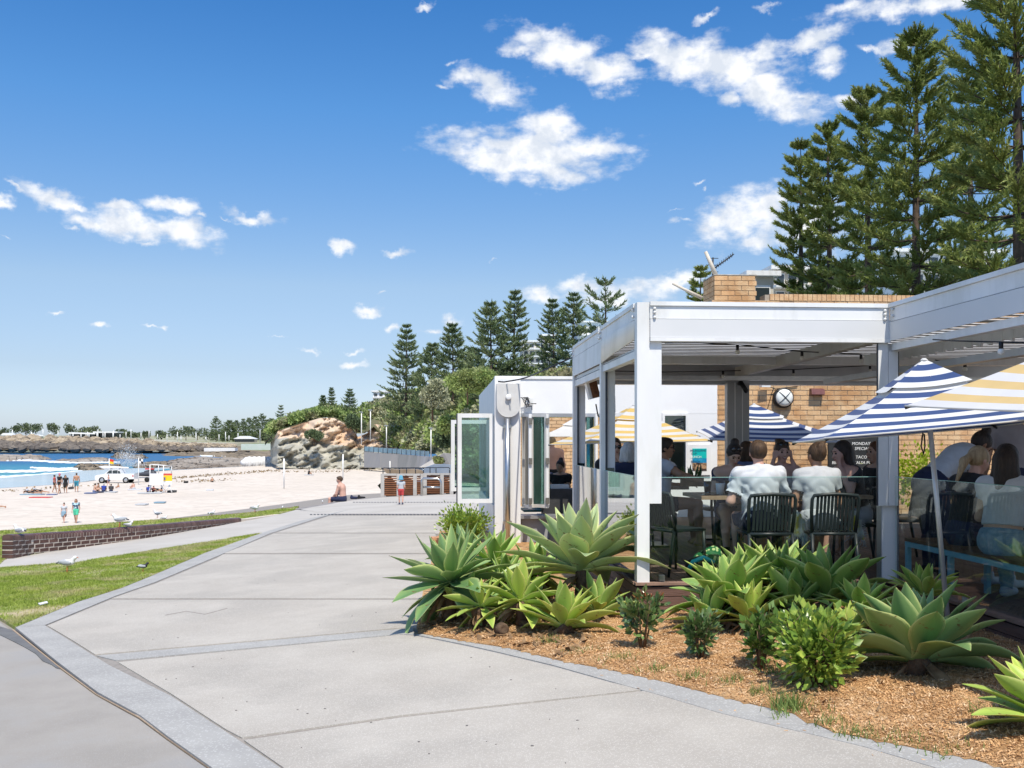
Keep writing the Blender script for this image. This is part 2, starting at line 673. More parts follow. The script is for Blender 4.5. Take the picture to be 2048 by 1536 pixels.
m_mulch_base = pm('mulch_base', (0.50, 0.285, 0.125), (0.36, 0.20, 0.09), scale=9, rough=1.0, bump=1.0, bscale=60, coords='World',
                  c3=(0.60, 0.38, 0.19), scale3=3.0)


def G2(pts, up=0.0):
    return [tuple(gnd(x, y, up)[:2]) for x, y in pts]


def in_poly(x, y, poly):
    c = np.zeros(len(x), bool)
    n = len(poly)
    for i in range(n):
        x1, y1 = poly[i]
        x2, y2 = poly[(i + 1) % n]
        if y1 == y2:
            continue
        m = ((y1 > y) != (y2 > y)) & (x < (x2 - x1) * (y - y1) / (y2 - y1) + x1)
        c ^= m
    return c


def sheet(name, pts, mat, up=0.0, thick=0.0, parent=None):
    """polygon traced on the ground plane (given as photo points), real thickness below it"""
    mb = MB()
    poly = pts if len(pts[0]) == 2 and isinstance(pts[0], tuple) and abs(pts[0][0]) < 90 and all(abs(p[1]) < 90 for p in pts) else G2(pts, 0)
    mb.prism(poly, lambda x, y: gz(x, y) + up - max(thick, 0.01), lambda x, y: gz(x, y) + up)
    return mb.build(name, mat, parent)


# base under the whole foreshore (joints show it)
mb = MB()
mb.prism([(-16.5, -8), (22, -8), (22, 44), (-4, 44), (-6.5, 37), (-9.6, 30), (-13.2, 24.5), (-16.5, 22)], lambda x, y: gz(x, y) - 3.2, lambda x, y: gz(x, y) - 0.035)
ground = struct(mb.build('ground', m_joint))

# --- promenade slabs
outer_r = [(841, 1268), (944, 1286), (1017, 1297), (1123, 1323), (1220, 1341), (1321, 1363), (1479, 1404), (1584, 1428), (1665, 1465), (1827, 1497), (1948, 1521), (2150, 1580)]
inner_r = [(833, 1270), (938, 1291), (1007, 1307), (1107, 1331), (1220, 1363), (1325, 1392), (1446, 1428), (1584, 1460), (1645, 1474), (1725, 1493), (1867, 1535), (2090, 1600)]
outer_l = [(560, 1660), (422, 1534), (336, 1473), (281, 1431), (195, 1384), (117, 1325), (31, 1255)]
inner_l = [(720, 1660), (562, 1534), (453, 1462), (344, 1391), (219, 1329), (137, 1278), (92, 1251)]
upL_out = [(31, 1255), (156, 1204), (242, 1177), (301, 1153), (410, 1106), (520, 1067), (600, 1042), (684, 1022)]
upL_in = [(92, 1251), (234, 1192), (312, 1165), (434, 1114), (543, 1067), (640, 1036), (700, 1020)]

prom = MB()
prom.prism(G2([(560, 1660), (422, 1534), (31, 1255), (520, 1067), (690, 1022), (1000, 1022), (1000, 1300), (1500, 1440), (2300, 1660)]),
           lambda x, y: gz(x, y) - 0.10, lambda x, y: gz(x, y) - 0.009)
prom = struct(prom.build('promenade', m_joint))


def slab(pts, mat=m_agg, name='slab', up=0.0):
    return sheet(name, pts, mat, up=up, thick=0.022, parent=prom)


def seg(line, x0, x1):
    pts = [(x0, pl(line, x0))] + [p for p in line if x0 < p[0] < x1] + [(x1, pl(line, x1))]
    return pts


# bottom slab below joint 3, between joint 3 and band, etc.
inL = sorted(inner_l)
inR = sorted(inner_r)
J3 = [(484, 1477), (800, 1432), (1100, 1391), (1330, 1392)]
slab([(723, 1660), (566, 1534), (488, 1480), (800, 1435), (1290, 1381.5)] + [p for p in inR if p[0] > 1290] + [(2090, 1660)])
slab([(484, 1475), (453, 1459), (344, 1388), (236, 1324), (800, 1269.5), (835, 1272), (938, 1293), (1007, 1308.5), (1107, 1332.5), (1220, 1364), (1284, 1379.5), (800, 1430.5)])
slab([(233, 1320.5), (193, 1311), (800, 1257.5), (826, 1256), (829, 1268.5), (800, 1268)], m_border, 'border_band')
slab([(190, 1308.5), (139, 1276.5), (95, 1251), (221, 1199.5), (880, 1199.5), (880, 1254), (826, 1254), (800, 1255.5)])
slab([(224, 1196.5), (312, 1167), (434, 1116), (446, 1108.5), (900, 1108.5), (890, 1196.5)])
slab([(449, 1106), (543, 1069), (548, 1067), (910, 1067), (900, 1106)])
slab([(552, 1065.3), (640, 1038), (660, 1031), (1000, 1031), (1000, 1107), (880, 1107), (870, 1065.3)])
# far part of the promenade
slab([(650, 1027.5), (598, 1018), (656, 1008), (683, 1002.5), (764, 994.5), (900, 988.5), (1010, 986), (1010, 1027.5)], m_path)
# terrazzo borders
for i in range(len(outer_l) - 1):
    o1, o2, i1, i2 = outer_l[i], outer_l[i + 1], inner_l[i], inner_l[i + 1]
    slab([o1, o2, (lerp(i2[0], o2[0], .03), lerp(i2[1], o2[1], .03)), (lerp(i1[0], o1[0], .03), lerp(i1[1], o1[1], .03))], m_border, 'border_slab', 0.002)
bo = upL_out
for (a, b_), (c, d_) in (((0, 2), (0, 1)), ((2, 3), (1, 2)), ((3, 4), (2, 3)), ((4, 5), (3, 4)), ((5, 6), (4, 5)), ((6, 7), (5, 6))):
    slab([bo[a]] + bo[a + 1:b_ + 1] + [(upL_in[d_][0] - 2.5, upL_in[d_][1] - .3), (upL_in[c][0] - 2.5, upL_in[c][1] - .3)], m_border, 'border_slab', 0.002)
for i in range(len(outer_r) - 1):
    slab([outer_r[i], outer_r[i + 1], inner_r[i + 1], inner_r[i]], m_border, 'border_slab', 0.003)
# drain rows of dark grating slots across the promenade
mb = MB()
for (x0, x1, y, n, hpx) in ((620, 905, 1029.0, 40, 1.6), (706, 912, 1004.6, 34, 1.2)):
    st = (x1 - x0) / n
    for k in range(n):
        a, b_ = x0 + k * st, x0 + k * st + st * .62
        poly = G2([(a, y + hpx / 2), (b_, y + hpx / 2), (b_, y - hpx / 2), (a, y - hpx / 2)])
        mb.prism(poly, lambda x, yy: gz(x, yy) - .005, lambda x, yy: gz(x, yy) + .004)
dr = mb.build('drain_grating', pm('dark_iron', (0.08, 0.08, 0.085), rough=0.6), prom)
dr['kind'] = 'stuff'

mb = MB()
for k in range(70):
    g = gnd(rng.uniform(150, 1250), rng.uniform(1080, 1530))
    if in_poly(np.array([g.x]), np.array([g.y]), G2([(150, 1250), (560, 1080), (840, 1080), (820, 1270), (1300, 1395), (1700, 1530), (600, 1530)]))[0]:
        s_ = rng.uniform(.003, .010)
        mb.prism([(g.x + s_ * math.cos(a) * rng.uniform(.7, 1.2), g.y + s_ * math.sin(a) * rng.uniform(.7, 1.2)) for a in np.arange(7) * .9], lambda x, y: gz(x, y) - .002, lambda x, y: gz(x, y) + .003)
stuff(mb.build('gum_spots', pm('gum', (.16, .15, .14), rough=.9), prom))
for pts in ([(330, 1230), (372, 1222), (410, 1228), (455, 1216)],):
    sheet('crack', pts + [(x, y + 1.1) for x, y in pts[::-1]], m_joint, up=.0015, thick=.003, parent=prom)
# --- asphalt lower left, with a darker patched strip along the border
road = struct(sheet('road', [(-260, 1800), (420, 1800), (557, 1660), (419, 1536), (333, 1476), (278, 1435), (191, 1388), (112, 1330), (24, 1260), (-60, 1200), (-500, 1300)], m_asph, up=-0.012, thick=.03))
sheet('tar_strip', [(0, 1252), (24, 1259), (112, 1329), (120, 1336), (112, 1334), (104, 1328), (85, 1320), (72, 1306), (48, 1292), (8, 1272), (-40, 1250), (-40, 1236)], m_asph_new, up=-0.004, thick=.006, parent=road)
sheet('sandy_edge', [(24, 1258), (112, 1328), (191, 1386), (278, 1433), (333, 1474), (419, 1534), (557, 1660), (559.5, 1660), (421.2, 1535), (335.3, 1474.5), (280, 1432.5), (193, 1385.8), (114.5, 1327.5), (27, 1257.5)], m_rust, up=-0.006, thick=.01, parent=road)

# --- lawn between path and promenade, path, lawn beyond the brick wall
lawnA_px = [(-700, 1210), (0, 1136), (156, 1124), (312, 1100), (420, 1083), (523, 1066.5), (410, 1105.5), (301, 1152), (242, 1176), (156, 1203), (31, 1254), (-60, 1198), (-700, 1330)]
lawnA = struct(sheet('lawn', lawnA_px, m_soil, up=0.0, thick=.04))
path_px = [(-700, 1196), (0, 1128), (10, 1119), (68, 1108), (137, 1098), (280, 1078), (440, 1051), (500, 1039.5), (561, 1027.5), (592, 1019.5), (640, 1023), (684, 1021.5), (600, 1041.5), (523, 1066), (420, 1082.5), (312, 1099.5), (156, 1123.5), (0, 1135.5), (-700, 1209.5)]
path = struct(sheet('path', path_px, m_path, up=-0.004, thick=.04))
lawnB_px = [(-700, 1150), (-100, 1070), (0, 1062), (110, 1055), (215, 1047), (360, 1037), (500, 1025.5), (560, 1018), (597, 1013.5), (592, 1019), (561, 1027), (500, 1039), (280, 1077), (137, 1097), (10, 1118), (0, 1127.5), (-700, 1195)]
lawnB = struct(sheet('lawn', lawnB_px, m_soil, up=-0.002, thick=.04))
# timber edging on the sand side of the lawn
eb = MB()
ed = [(-700, 1149.5), (-100, 1069.5), (0, 1061.5), (110, 1054.5), (215, 1046.5), (360, 1036.5), (500, 1025), (560, 1017.5), (597, 1013)]
for a, b_ in zip(ed, ed[1:]):
    A, B = gnd(*a), gnd(*b_)
    eb.beam((A.x, A.y, A.z - .3), (B.x, B.y, B.z - .3), .06, .62)
tag(eb.build('timber_edging', pm('weathered_timber', (0.20, 0.14, 0.10), (0.30, 0.21, 0.15), scale=8, rough=.9, coords='World')),
    'low brown timber edging between the far strip of lawn and the sand', 'edging')
# promenade kerb on the sand side
eb = MB()
kb = [(592, 1019), (656, 1008), (683, 1002.3), (764, 994.2), (900, 988.2)]
for a, b_ in zip(kb, kb[1:]):
    A, B = gnd(*a), gnd(*b_)
    eb.beam((A.x, A.y, A.z - .5), (B.x, B.y, B.z - .5), .25, 1.015)
tag(eb.build('seawall', pm('seawall_concrete', (0.30, 0.28, 0.27), (0.22, 0.20, 0.19), scale=3, rough=.9, coords='World')),
    'low concrete sea wall edge the shirtless man sits on', 'wall')

# --- grass blades on both lawns
def vnoise(x, y, s, seed=0):
    """cheap smooth value noise"""
    r = np.random.default_rng(seed)
    T = r.random((64, 64))
    u, v = x / s, y / s
    i, j = np.floor(u).astype(int), np.floor(v).astype(int)
    fu, fv = u - i, v - j
    fu, fv = fu * fu * (3 - 2 * fu), fv * fv * (3 - 2 * fv)
    g = lambda a, b: T[a % 64, b % 64]
    return (g(i, j) * (1 - fu) + g(i + 1, j) * fu) * (1 - fv) + (g(i, j + 1) * (1 - fu) + g(i + 1, j + 1) * fu) * fv


def blades(name, x, y, z, h, wdt, mat, lean=.5, parent=None):
    n = len(x)
    a = rng.random(n) * 2 * PI
    l = rng.normal(0, lean, n)
    la = rng.random(n) * 2 * PI
    H = h * (0.5 + rng.random(n))
    W = wdt * (0.6 + .8 * rng.random(n))
    V = np.zeros((n, 3, 3))
    V[:, 0] = np.stack([x - np.cos(a) * W, y - np.sin(a) * W, z], 1)
    V[:, 1] = np.stack([x + np.cos(a) * W, y + np.sin(a) * W, z], 1)
    V[:, 2] = np.stack([x + np.cos(la) * l * H, y + np.sin(la) * l * H, z + H], 1)
    return mesh_np(name, V.reshape(-1, 3), np.arange(3 * n).reshape(n, 3), mat, parent)


m_grass = pm('grass_blade', (0.25, 0.34, 0.045), (0.38, 0.45, 0.09), scale=3, rough=.6, coords='World', c3=(0.50, 0.46, 0.22), scale3=1.3, trans=.3)
for (px_, nm, nn, key, lab) in ((lawnA_px, 'grass', 150000, (0, 1255), 'short sunlit grass of the lawn between path and promenade'),
                           (lawnB_px, 'grass', 60000, (0, 1062), 'short grass of the strip of lawn beyond the brick wall')):
    poly = G2(px_)
    P = np.array(poly)
    # sample in screen-like density: more close by
    xs = rng.uniform(max(P[:, 0].min(), -14), P[:, 0].max(), nn * 5)
    ys = rng.uniform(P[:, 1].min(), P[:, 1].max(), nn * 5)
    ok = in_poly(xs, ys, poly)
    dens = vnoise(xs, ys, .55, 3) * .6 + vnoise(xs, ys, .17, 4) * .4
    ok &= rng.random(len(xs)) < np.clip((dens - .28) * 3.0, .12, 1)
    xs, ys = xs[ok][:nn], ys[ok][:nn]
    o = blades(nm, xs, ys, gz(xs, ys) - .003, .028 if nn > 90000 else .04, .006 if nn > 90000 else .01, m_grass, .8)
    o['kind'] = 'stuff'
    o['label'] = lab
    o['category'] = 'grass'

# --- mulch bed
mulch_px = [(833, 1256), (841, 1267.5), (944, 1285.5), (1017, 1296.5), (1123, 1322.5), (1220, 1340.5), (1321, 1362.5), (1479, 1403.5), (1584, 1427.5), (1665, 1464.5), (1827, 1496.5), (1948, 1520.5), (2150, 1579.5), (2500, 1660), (3200, 1500), (2700, 1250), (2050, 1200), (1300, 1180), (1300, 1150), (1030, 1062), (880, 1062), (868, 1100)]
mpoly = G2(mulch_px)


def mz(x, y):
    """top of the mulch: slightly heaped"""
    x, y = np.atleast_1d(np.asarray(x, float)), np.atleast_1d(np.asarray(y, float))
    dm = np.full(x.shape, 9.0)
    for (ax, ay), (bx, by) in zip(mpoly, mpoly[1:] + mpoly[:1]):
        ex, ey = bx - ax, by - ay
        t = np.clip(((x - ax) * ex + (y - ay) * ey) / (ex * ex + ey * ey), 0, 1)
        dm = np.minimum(dm, np.hypot(x - ax - t * ex, y - ay - t * ey))
    return gz(x, y) + 0.003 + np.clip(dm / .5, 0, 1) * (0.015 + 0.04 * vnoise(x + 50, y + 50, .45, 9))


mzs = lambda x, y: float(mz(x, y)[0])
gx, gy = np.meshgrid(np.arange(-3, 9, .07), np.arange(2.5, 19.5, .07))
V = np.stack([gx.ravel(), gy.ravel(), mz(gx.ravel(), gy.ravel())], 1)
nxg = gx.shape[1]
idx = np.arange(gx.size).reshape(gx.shape)
Q = np.stack([idx[:-1, :-1], idx[:-1, 1:], idx[1:, 1:], idx[1:, :-1]], -1).reshape(-1, 4)
cx_, cy_ = V[Q].mean(1)[:, 0], V[Q].mean(1)[:, 1]
Q = Q[in_poly(cx_, cy_, mpoly)]
sheet('soil_edge', mulch_px, m_mulch_base, up=.006, thick=.03)['kind'] = 'structure'
bed = struct(mesh_np('garden_bed', V, Q, m_mulch_base, smooth=True))
# loose wood chips
m_chip = pm('wood_chip', (0.66, 0.39, 0.185), (0.47, 0.26, 0.115), scale=4, rough=.9, coords='World', c3=(0.74, 0.53, 0.33), scale3=14)


def chips(name, n, poly, size, mat, xr, yr, zo=0.004, parent=None, zf=mz, pitch=.45):
    xs, ys = rng.uniform(*xr, n * 3), rng.uniform(*yr, n * 3)
    ok = in_poly(xs, ys, poly)
    xs, ys = xs[ok][:n], ys[ok][:n]
    n = len(xs)
    z = zf(xs, ys) + zo + rng.random(n) * .008
    a = rng.random(n) * 2 * PI
    t = rng.normal(0, pitch, n)
    Ln = size * (0.5 + rng.random(n) * 1.2)
    W = Ln * rng.uniform(.18, .5, n)
    d = np.stack([np.cos(a) * np.cos(t), np.sin(a) * np.cos(t), np.sin(t)], 1) * Ln[:, None]
    s_ = np.stack([-np.sin(a), np.cos(a), rng.normal(0, .35, n)], 1) * W[:, None]
    c = np.stack([xs, ys, z], 1)
    V = np.stack([c - d - s_, c + d - s_ * .6, c + d * .9 + s_, c - d * .8 + s_ * .7], 1).reshape(-1, 3)
    return mesh_np(name, V, np.arange(4 * n).reshape(n, 4), mat, parent)


o = chips('wood_chips', 240000, mpoly, .006, m_chip, (-1.0, 6.5), (3.5, 11.5))
stuff(o, 'loose orange brown wood chips covering the garden bed', 'mulch')
# strays on the paving edge
stray = G2([(841, 1268), (1123, 1325), (1479, 1406), (1827, 1499), (1948, 1523), (1800, 1530), (1400, 1412), (1000, 1306), (800, 1266)])
o = chips('leaf_litter', 500, stray, .009, m_chip, (-1.5, 6.5), (3.5, 11.5), .002, zf=gz, pitch=.1)
stuff(o, 'stray wood chips and crumbs on the terrazzo border', 'litter')

# --- beach: sand sheet with the fall to the water, sea, swash
SAND_Z = -3.96
def sandpt(px, py):
    return atZ(px, py, SAND_Z)


shore_px = [(-400, 1012), (0, 976), (60, 972), (120, 968), (180, 962), (215, 956), (262, 948), (330, 941), (420, 936), (540, 930)]
mb = MB()
near = []
nX = 60
rows = []
for i in range(nX + 1):
    px = -400 + 1500 * i / nX
    sy = pl(shore_px, px) if px < 540 else 930
    S = sandpt(px, sy)
    # near point hidden behind the lawns
    Nn = sandpt(px, 1085)
    col_ = []
    for k in range(14):
        t = k / 13
        w_ = (Nn - EYE).length * (1 - t) + (S - EYE).length * t if False else None
        P = Nn.lerp(S, t ** 1.4)
        bump_ = .10 * (vnoise(np.array([P.x]), np.array([P.y]), 9, 5)[0] - .5)
        col_.append((P.x, P.y, SAND_Z + bump_ - (.05 if k == 13 else 0)))
    # slope to the water
    dirv = (S - Nn).normalized()
    for k, (dd, dz) in enumerate(((12, -.35), (30, -.75), (60, -2.0))):
        P = S + dirv * dd
        col_.append((P.x, P.y, SAND_Z + dz))
    rows.append(col_)
nr = len(rows[0])
mb.add([p for r_ in rows for p in r_], [(i * nr + j, (i + 1) * nr + j, (i + 1) * nr + j + 1, i * nr + j + 1) for i in range(nX) for j in range(nr - 1)], 0, True)
for fi in range(len(mb.f)):
    if (mb.f[fi][0] % nr) >= 13:
        mb.m[fi], mb.sm[fi] = 1, False
beach = struct(mb.build('beach', [m_sand, m_wet]))

SEA_Z = -4.72
ms_ = bpy.data.materials.new('sea_water')
ms_.use_nodes = True
t = ms_.node_tree
b = t.nodes['Principled BSDF']
geo = N(t, 'ShaderNodeNewGeometry')
sp = N(t, 'ShaderNodeSeparateXYZ')
L(t, geo.outputs['Position'], sp.inputs[0])
mp = N(t, 'ShaderNodeMapping')
mp.inputs['Scale'].default_value = (0.03, 0.10, 1)
L(t, geo.outputs['Position'], mp.inputs['Vector'])
n1 = N(t, 'ShaderNodeTexNoise', i_Scale=1.0, i_Detail=7.0, i_Roughness=.62)
L(t, mp.outputs[0], n1.inputs['Vector'])
# depth: turquoise close to the shore, deep blue beyond
dist = M2(t, 'ADD', sp.outputs[1], M2(t, 'MULTIPLY', n1.outputs['Fac'], 60))
mr = N(t, 'ShaderNodeMapRange')
L(t, dist, mr.inputs[0])
mr.inputs[1].default_value = 185
mr.inputs[2].default_value = 330
cr2 = N(t, 'ShaderNodeValToRGB')
cr2.color_ramp.elements[0].color = (0.14, 0.36, 0.37, 1)
cr2.color_ramp.elements[1].color = (0.004, 0.10, 0.24, 1)
e = cr2.color_ramp.elements.new(.4)
e.color = (0.035, 0.25, 0.32, 1)
L(t, mr.outputs[0], cr2.inputs[0])
# foam streaks, stronger near shore
mp2 = N(t, 'ShaderNodeMapping')
mp2.inputs['Scale'].default_value = (0.045, 0.20, 1)
mp2.inputs['Rotation'].default_value = (0, 0, R(-12))
L(t, geo.outputs['Position'], mp2.inputs['Vector'])
n2 = N(t, 'ShaderNodeTexNoise', i_Scale=1.0, i_Detail=8.0, i_Roughness=.68)
L(t, mp2.outputs[0], n2.inputs['Vector'])
mr2 = N(t, 'ShaderNodeMapRange')
L(t, sp.outputs[1], mr2.inputs[0])
mr2.inputs[1].default_value = 130
mr2.inputs[2].default_value = 260
mr2.inputs[3].default_value = 0.47
mr2.inputs[4].default_value = 0.69
fo = M2(t, 'MULTIPLY', M2(t, 'SUBTRACT', n2.outputs['Fac'], mr2.outputs[0]), 12, True)
mx = N(t, 'ShaderNodeMix', data_type='RGBA')
L(t, fo, mx.inputs['Factor'])
L(t, cr2.outputs[0], mx.inputs[6])
mx.inputs[7].default_value = (0.80, 0.84, 0.86, 1)
L(t, mx.outputs[2], b.inputs['Base Color'])
b.inputs['Roughness'].default_value = 0.35
b.inputs['Specular IOR Level'].default_value = 0.25
bp = N(t, 'ShaderNodeBump', i_Strength=.6, i_Distance=.6)
L(t, n1.outputs['Fac'], bp.inputs['Height'])
L(t, bp.outputs[0], b.inputs['Normal'])
mb = MB()
mb.add([(-9000, 60, SEA_Z), (9000, 60, SEA_Z), (9000, 9000, SEA_Z), (-9000, 9000, SEA_Z)], [(0, 1, 2, 3)])
struct(mb.build('sea', ms_))
# shallow swash sheet and breaking foam lines on the wet sand
m_foam = pm('foam', (0.80, 0.83, 0.85), (0.66, 0.72, 0.76), scale=.6, rough=.8, coords='World', bump=.6, bscale=2)
m_swash = pm('swash_water', (0.36, 0.44, 0.50), (0.47, 0.52, 0.55), scale=.15, rough=.12, coords='World', spec=.5)


def foam_line(pts, thick_px, seed, mat=m_foam, z=SEA_Z + .05, h=.5, name='wave_foam'):
    r = np.random.default_rng(seed)
    mb = MB()
    n = 60
    top, bot = [], []
    for i in range(n + 1):
        px = lerp(pts[0][0], pts[-1][0], i / n)
        py = pl(pts, px)
        th = thick_px * ((0.45 + .75 * r.random()) if h else 1) * min(1, 4 * min(i / n, 1 - i / n) + .08)
        j = r.normal(0, thick_px * .1) if h else 0
        A, B = atZ(px, py + th / 2 + j, z), atZ(px, py - th / 2 + j, z)
        top.append(B)
        bot.append(A)
    vs, fs = [], []
    for A, B in zip(bot, top):
        Mi = A.lerp(B, .35)
        Mi.z += h
        vs += [A, Mi, B]
    for i in range(n):
        o_ = i * 3
        fs += [(o_, o_ + 3, o_ + 4, o_ + 1), (o_ + 1, o_ + 4, o_ + 5, o_ + 2)]
    mb.add(vs, fs, 0, True)
    return mb.build(name, mat)


sw = foam_line([(-400, 1003), (0, 967), (120, 957), (200, 949), (262, 942), (340, 936)], 22, 1, m_swash, SAND_Z - .12, 0.0, 'swash')
struct(sw)
for k, (pts, th, h_) in enumerate((
        ([(-400, 985), (0, 955.5), (70, 951.5), (120, 947), (165, 944)], 5.5, .35),
        ([(-300, 965), (0, 944), (90, 942), (170, 938)], 4.5, .4),
        ([(60, 936), (120, 938), (180, 935)], 3, .3),
        ([(-200, 926), (0, 921), (60, 921.5), (140, 926)], 2.2, .4),
        ([(95, 925), (160, 926), (240, 925)], 1.6, .3),
        ([(300, 906), (340, 905), (400, 909)], 1.8, .5),
        ([(80, 898.0), (110, 898.3), (130, 898.6)], .8, .5),
        ([(150, 899), (180, 899.4), (200, 900)], .8, .5),
        ([(400, 912), (440, 913), (480, 915)], 1.5, .4))):
    f_ = foam_line(pts, th, 10 + k, h=h_)
    stuff(f_, 'white foam of breaking waves', 'foam')
# ================================================================== cafe: deck, pergola, brick building, white kiosk
m_white = pm('white_powdercoat', (0.78, 0.78, 0.78), (0.83, 0.83, 0.82), scale=1.5, rough=.38, coords='World', spec=.5, c3=(0.70, 0.70, 0.68), scale3=1.6, stretch=(1.6, 1.6, .5))
m_whitewall = pm('white_render', (0.76, 0.76, 0.76), (0.81, 0.81, 0.81), scale=1.2, rough=.7, coords='World', bump=.1, bscale=40)
m_alu = pm('grey_aluminium', (0.42, 0.43, 0.44), (0.50, 0.50, 0.51), scale=3, rough=.35, metal=.6, coords='World')
m_dark = pm('dark_channel', (0.06, 0.065, 0.08), rough=.5)
m_blade = pm('louvre_blade', (0.60, 0.58, 0.54), (0.48, 0.45, 0.41), scale=3, rough=.5, coords='World')
m_deck = pm('deck_timber', (0.23, 0.15, 0.115), (0.14, 0.09, 0.07), scale=5, rough=.75, bump=.3, bscale=40, coords='World', stretch=(1, .12, 1), rnd=.2)
m_riser = pm('riser_timber', (0.20, 0.115, 0.09), (0.125, 0.07, 0.055), scale=4, rough=.6, bump=.4, bscale=30, coords='World', stretch=(.3, .3, 3), rnd=.15)
m_nosing = pm('nosing_timber', (0.33, 0.21, 0.16), (0.24, 0.15, 0.11), scale=6, rough=.7, coords='World')
m_glass = glass_mat('balustrade_glass', (0.90, 0.95, 0.94), .85)
m_glassg = glass_mat('window_glass', (0.72, 0.86, 0.83), 2.2)
m_steel = pm('stainless_steel', (0.55, 0.55, 0.54), (0.46, 0.46, 0.46), scale=8, rough=.28, metal=.9, coords='World')
m_gedge = pm('glass_edge', (0.30, 0.55, 0.50), rough=.2)
m_black = pm('black_plastic', (0.02, 0.02, 0.022), rough=.45)
m_bulb = pm('frosted_bulb', (0.80, 0.78, 0.72), rough=.25, spec=.6)

XL, XR, YF, YB, DZ, TZ = 1.79, 4.16, 9.0, 13.5, 0.343, 2.90
XE, YN = 8.6, 4.2
# ---- deck
deck = MB()
deck.prism([(XL + .03, YF + .03), (XR + .03, YF + .03), (XR + .03, YN), (XE, YN), (XE, 16.8), (XL + .03, 16.8)], -.6, DZ - .045)
deck = struct(deck.build('deck', m_dark))
bm_ = MB().box((0, 0, 0), (.088, 5.2, .025))
proto = bm_.build('deck_board', m_deck, deck)
k = 0
x = XL + .05
while x < XE:
    o = proto if k == 0 else proto.copy()
    if k:
        COL.objects.link(o)
    o.location = (x, YF + 2.66, DZ - .0125)
    x += .094
    k += 1
bm2 = MB().box((0, 0, 0), (.088, YF - YN, .025)).build('deck_board', m_deck, deck)
k = 0
x = XR + .08
while x < XE:
    o = bm2 if k == 0 else bm2.copy()
    if k:
        COL.objects.link(o)
    o.location = (x, (YF + YN) / 2 + .055, DZ - .0125)
    x += .094
    k += 1
# far floor boards run on to the buildings as one sheet
MB().box2((XL + .04, YF + 5.27, DZ - .045), (XE, 16.65, DZ - .002)).build('courtyard_paving', pm('courtyard_paver', (0.20, .15, .12), (.15, .11, .09), scale=2, rough=.9, coords='World'), deck)
# risers and nosing
for i in range(5):
    z1 = DZ - .045 - i * .087
    z0 = z1 - .081
    MB().box2((XL, YF - .012, z0), (XR - .012, YF + .012, z1)).build('riser_board', m_riser, deck)
    MB().box2((XL - .012, YF + .002, z0), (XL + .012, 14.2, z1)).build('riser_board', m_riser, deck)
    MB().box2((XR - .012, YN, z0), (XR + .012, YF - .015, z1)).build('riser_board', m_riser, deck)
MB().box2((XL - .02, YF - .035, DZ - .024), (XR - .04, YF + .03, DZ)).build('nosing', m_nosing, deck)
MB().box2((XL - .03, YF + .032, DZ - .024), (XL + .035, 14.2, DZ)).build('nosing', m_nosing, deck)
MB().box2((XR - .038, YN, DZ - .024), (XR + .032, YF + .03, DZ + .001)).build('nosing', m_nosing, deck)

# ---- pergola
pg = thing('pergola', 'white aluminium terrace pergola with deep fascia panels and a louvred roof', 'pergola', (XL, YF, DZ))
def pbox(a, b_, name, mat=m_white, par=None):
    return MB().box2(a, b_).build(name, mat, par or pg)

# front posts
pbox((XL, YF, DZ), (XL + .115, YF + .12, TZ - .005), 'post')
pbox((XL + .117, YF + .01, 1.06), (XL + .228, YF + .11, 2.545), 'blind_channel')
pbox((XL + .129, YF + .112, .36), (XL + .148, YF + .13, 2.5), 'channel_groove', m_dark)
pbox((XR - .055, YF + .035, DZ), (XR + .085, YF + .155, 2.535), 'post')
pbox((XR - .105, YF + .005, 1.03), (XR - .012, YF + .032, 2.538), 'blind_channel')
pbox((XR - .008, YF + .003, 1.03), (XR + .082, YF + .032, 2.46), 'blind_channel')
pbox((XR - .109, YF + .006, 1.03), (XR - .1055, YF + .034, 2.538), 'channel_groove', m_dark)
pbox((XR + .087, YF + .02, DZ), (XR + .10, YF + .14, 2.46), 'channel_groove', m_dark)
pbox((XR + .15, YF + .55, DZ), (XR + .21, YF + .61, 2.46), 'post')
pbox((XR + .25, YF + .75, DZ), (XR + .34, YF + .84, 2.6), 'timber_post', m_nosing)
# left side posts
for yy, nm in ((11.05, 'post'), (13.35, 'post')):
    pbox((XL, yy, -.05), (XL + .05, yy + .10, TZ - .004), nm)
    pbox((XL + .051, yy + .002, 1.0), (XL + .075, yy + .12, 2.46), 'channel_groove', m_dark)
    pbox((XL + .076, yy + .03, .30), (XL + .165, yy + .13, 2.55), 'blind_channel')
    pbox((XL + .052, yy + .0, .95), (XL + .150, yy + .012, 1.33), 'glass_clamp', glass_mat('tinted_glass', (.35, .45, .45), 1.5))
# front fascia: cap, beam, panel, white bottom trim
pbox((XL + .116, YF - .035, 2.862), (XR + .16, YF + .10, TZ), 'fascia_cap')
pbox((XL + .116, YF - .018, 2.745), (XR - .01, YF + .08, 2.860), 'fascia_beam')
fmat = pm('fascia_panel_white', (0.66, 0.67, 0.67), (0.70, 0.70, 0.70), scale=1.0, rough=.45, coords='World')
pbox((XL + .118, YF - .026, 2.574), (XR - .004, YF - .004, 2.741), 'fascia_panel', fmat)
pbox((XL + .118, YF - .034, 2.540), (XR - .004, YF + .06, 2.572), 'fascia_trim')
pbox((XL + .118, YF - .010, 2.735), (XR - .01, YF + .0, 2.748), 'shadow_gap', m_dark)
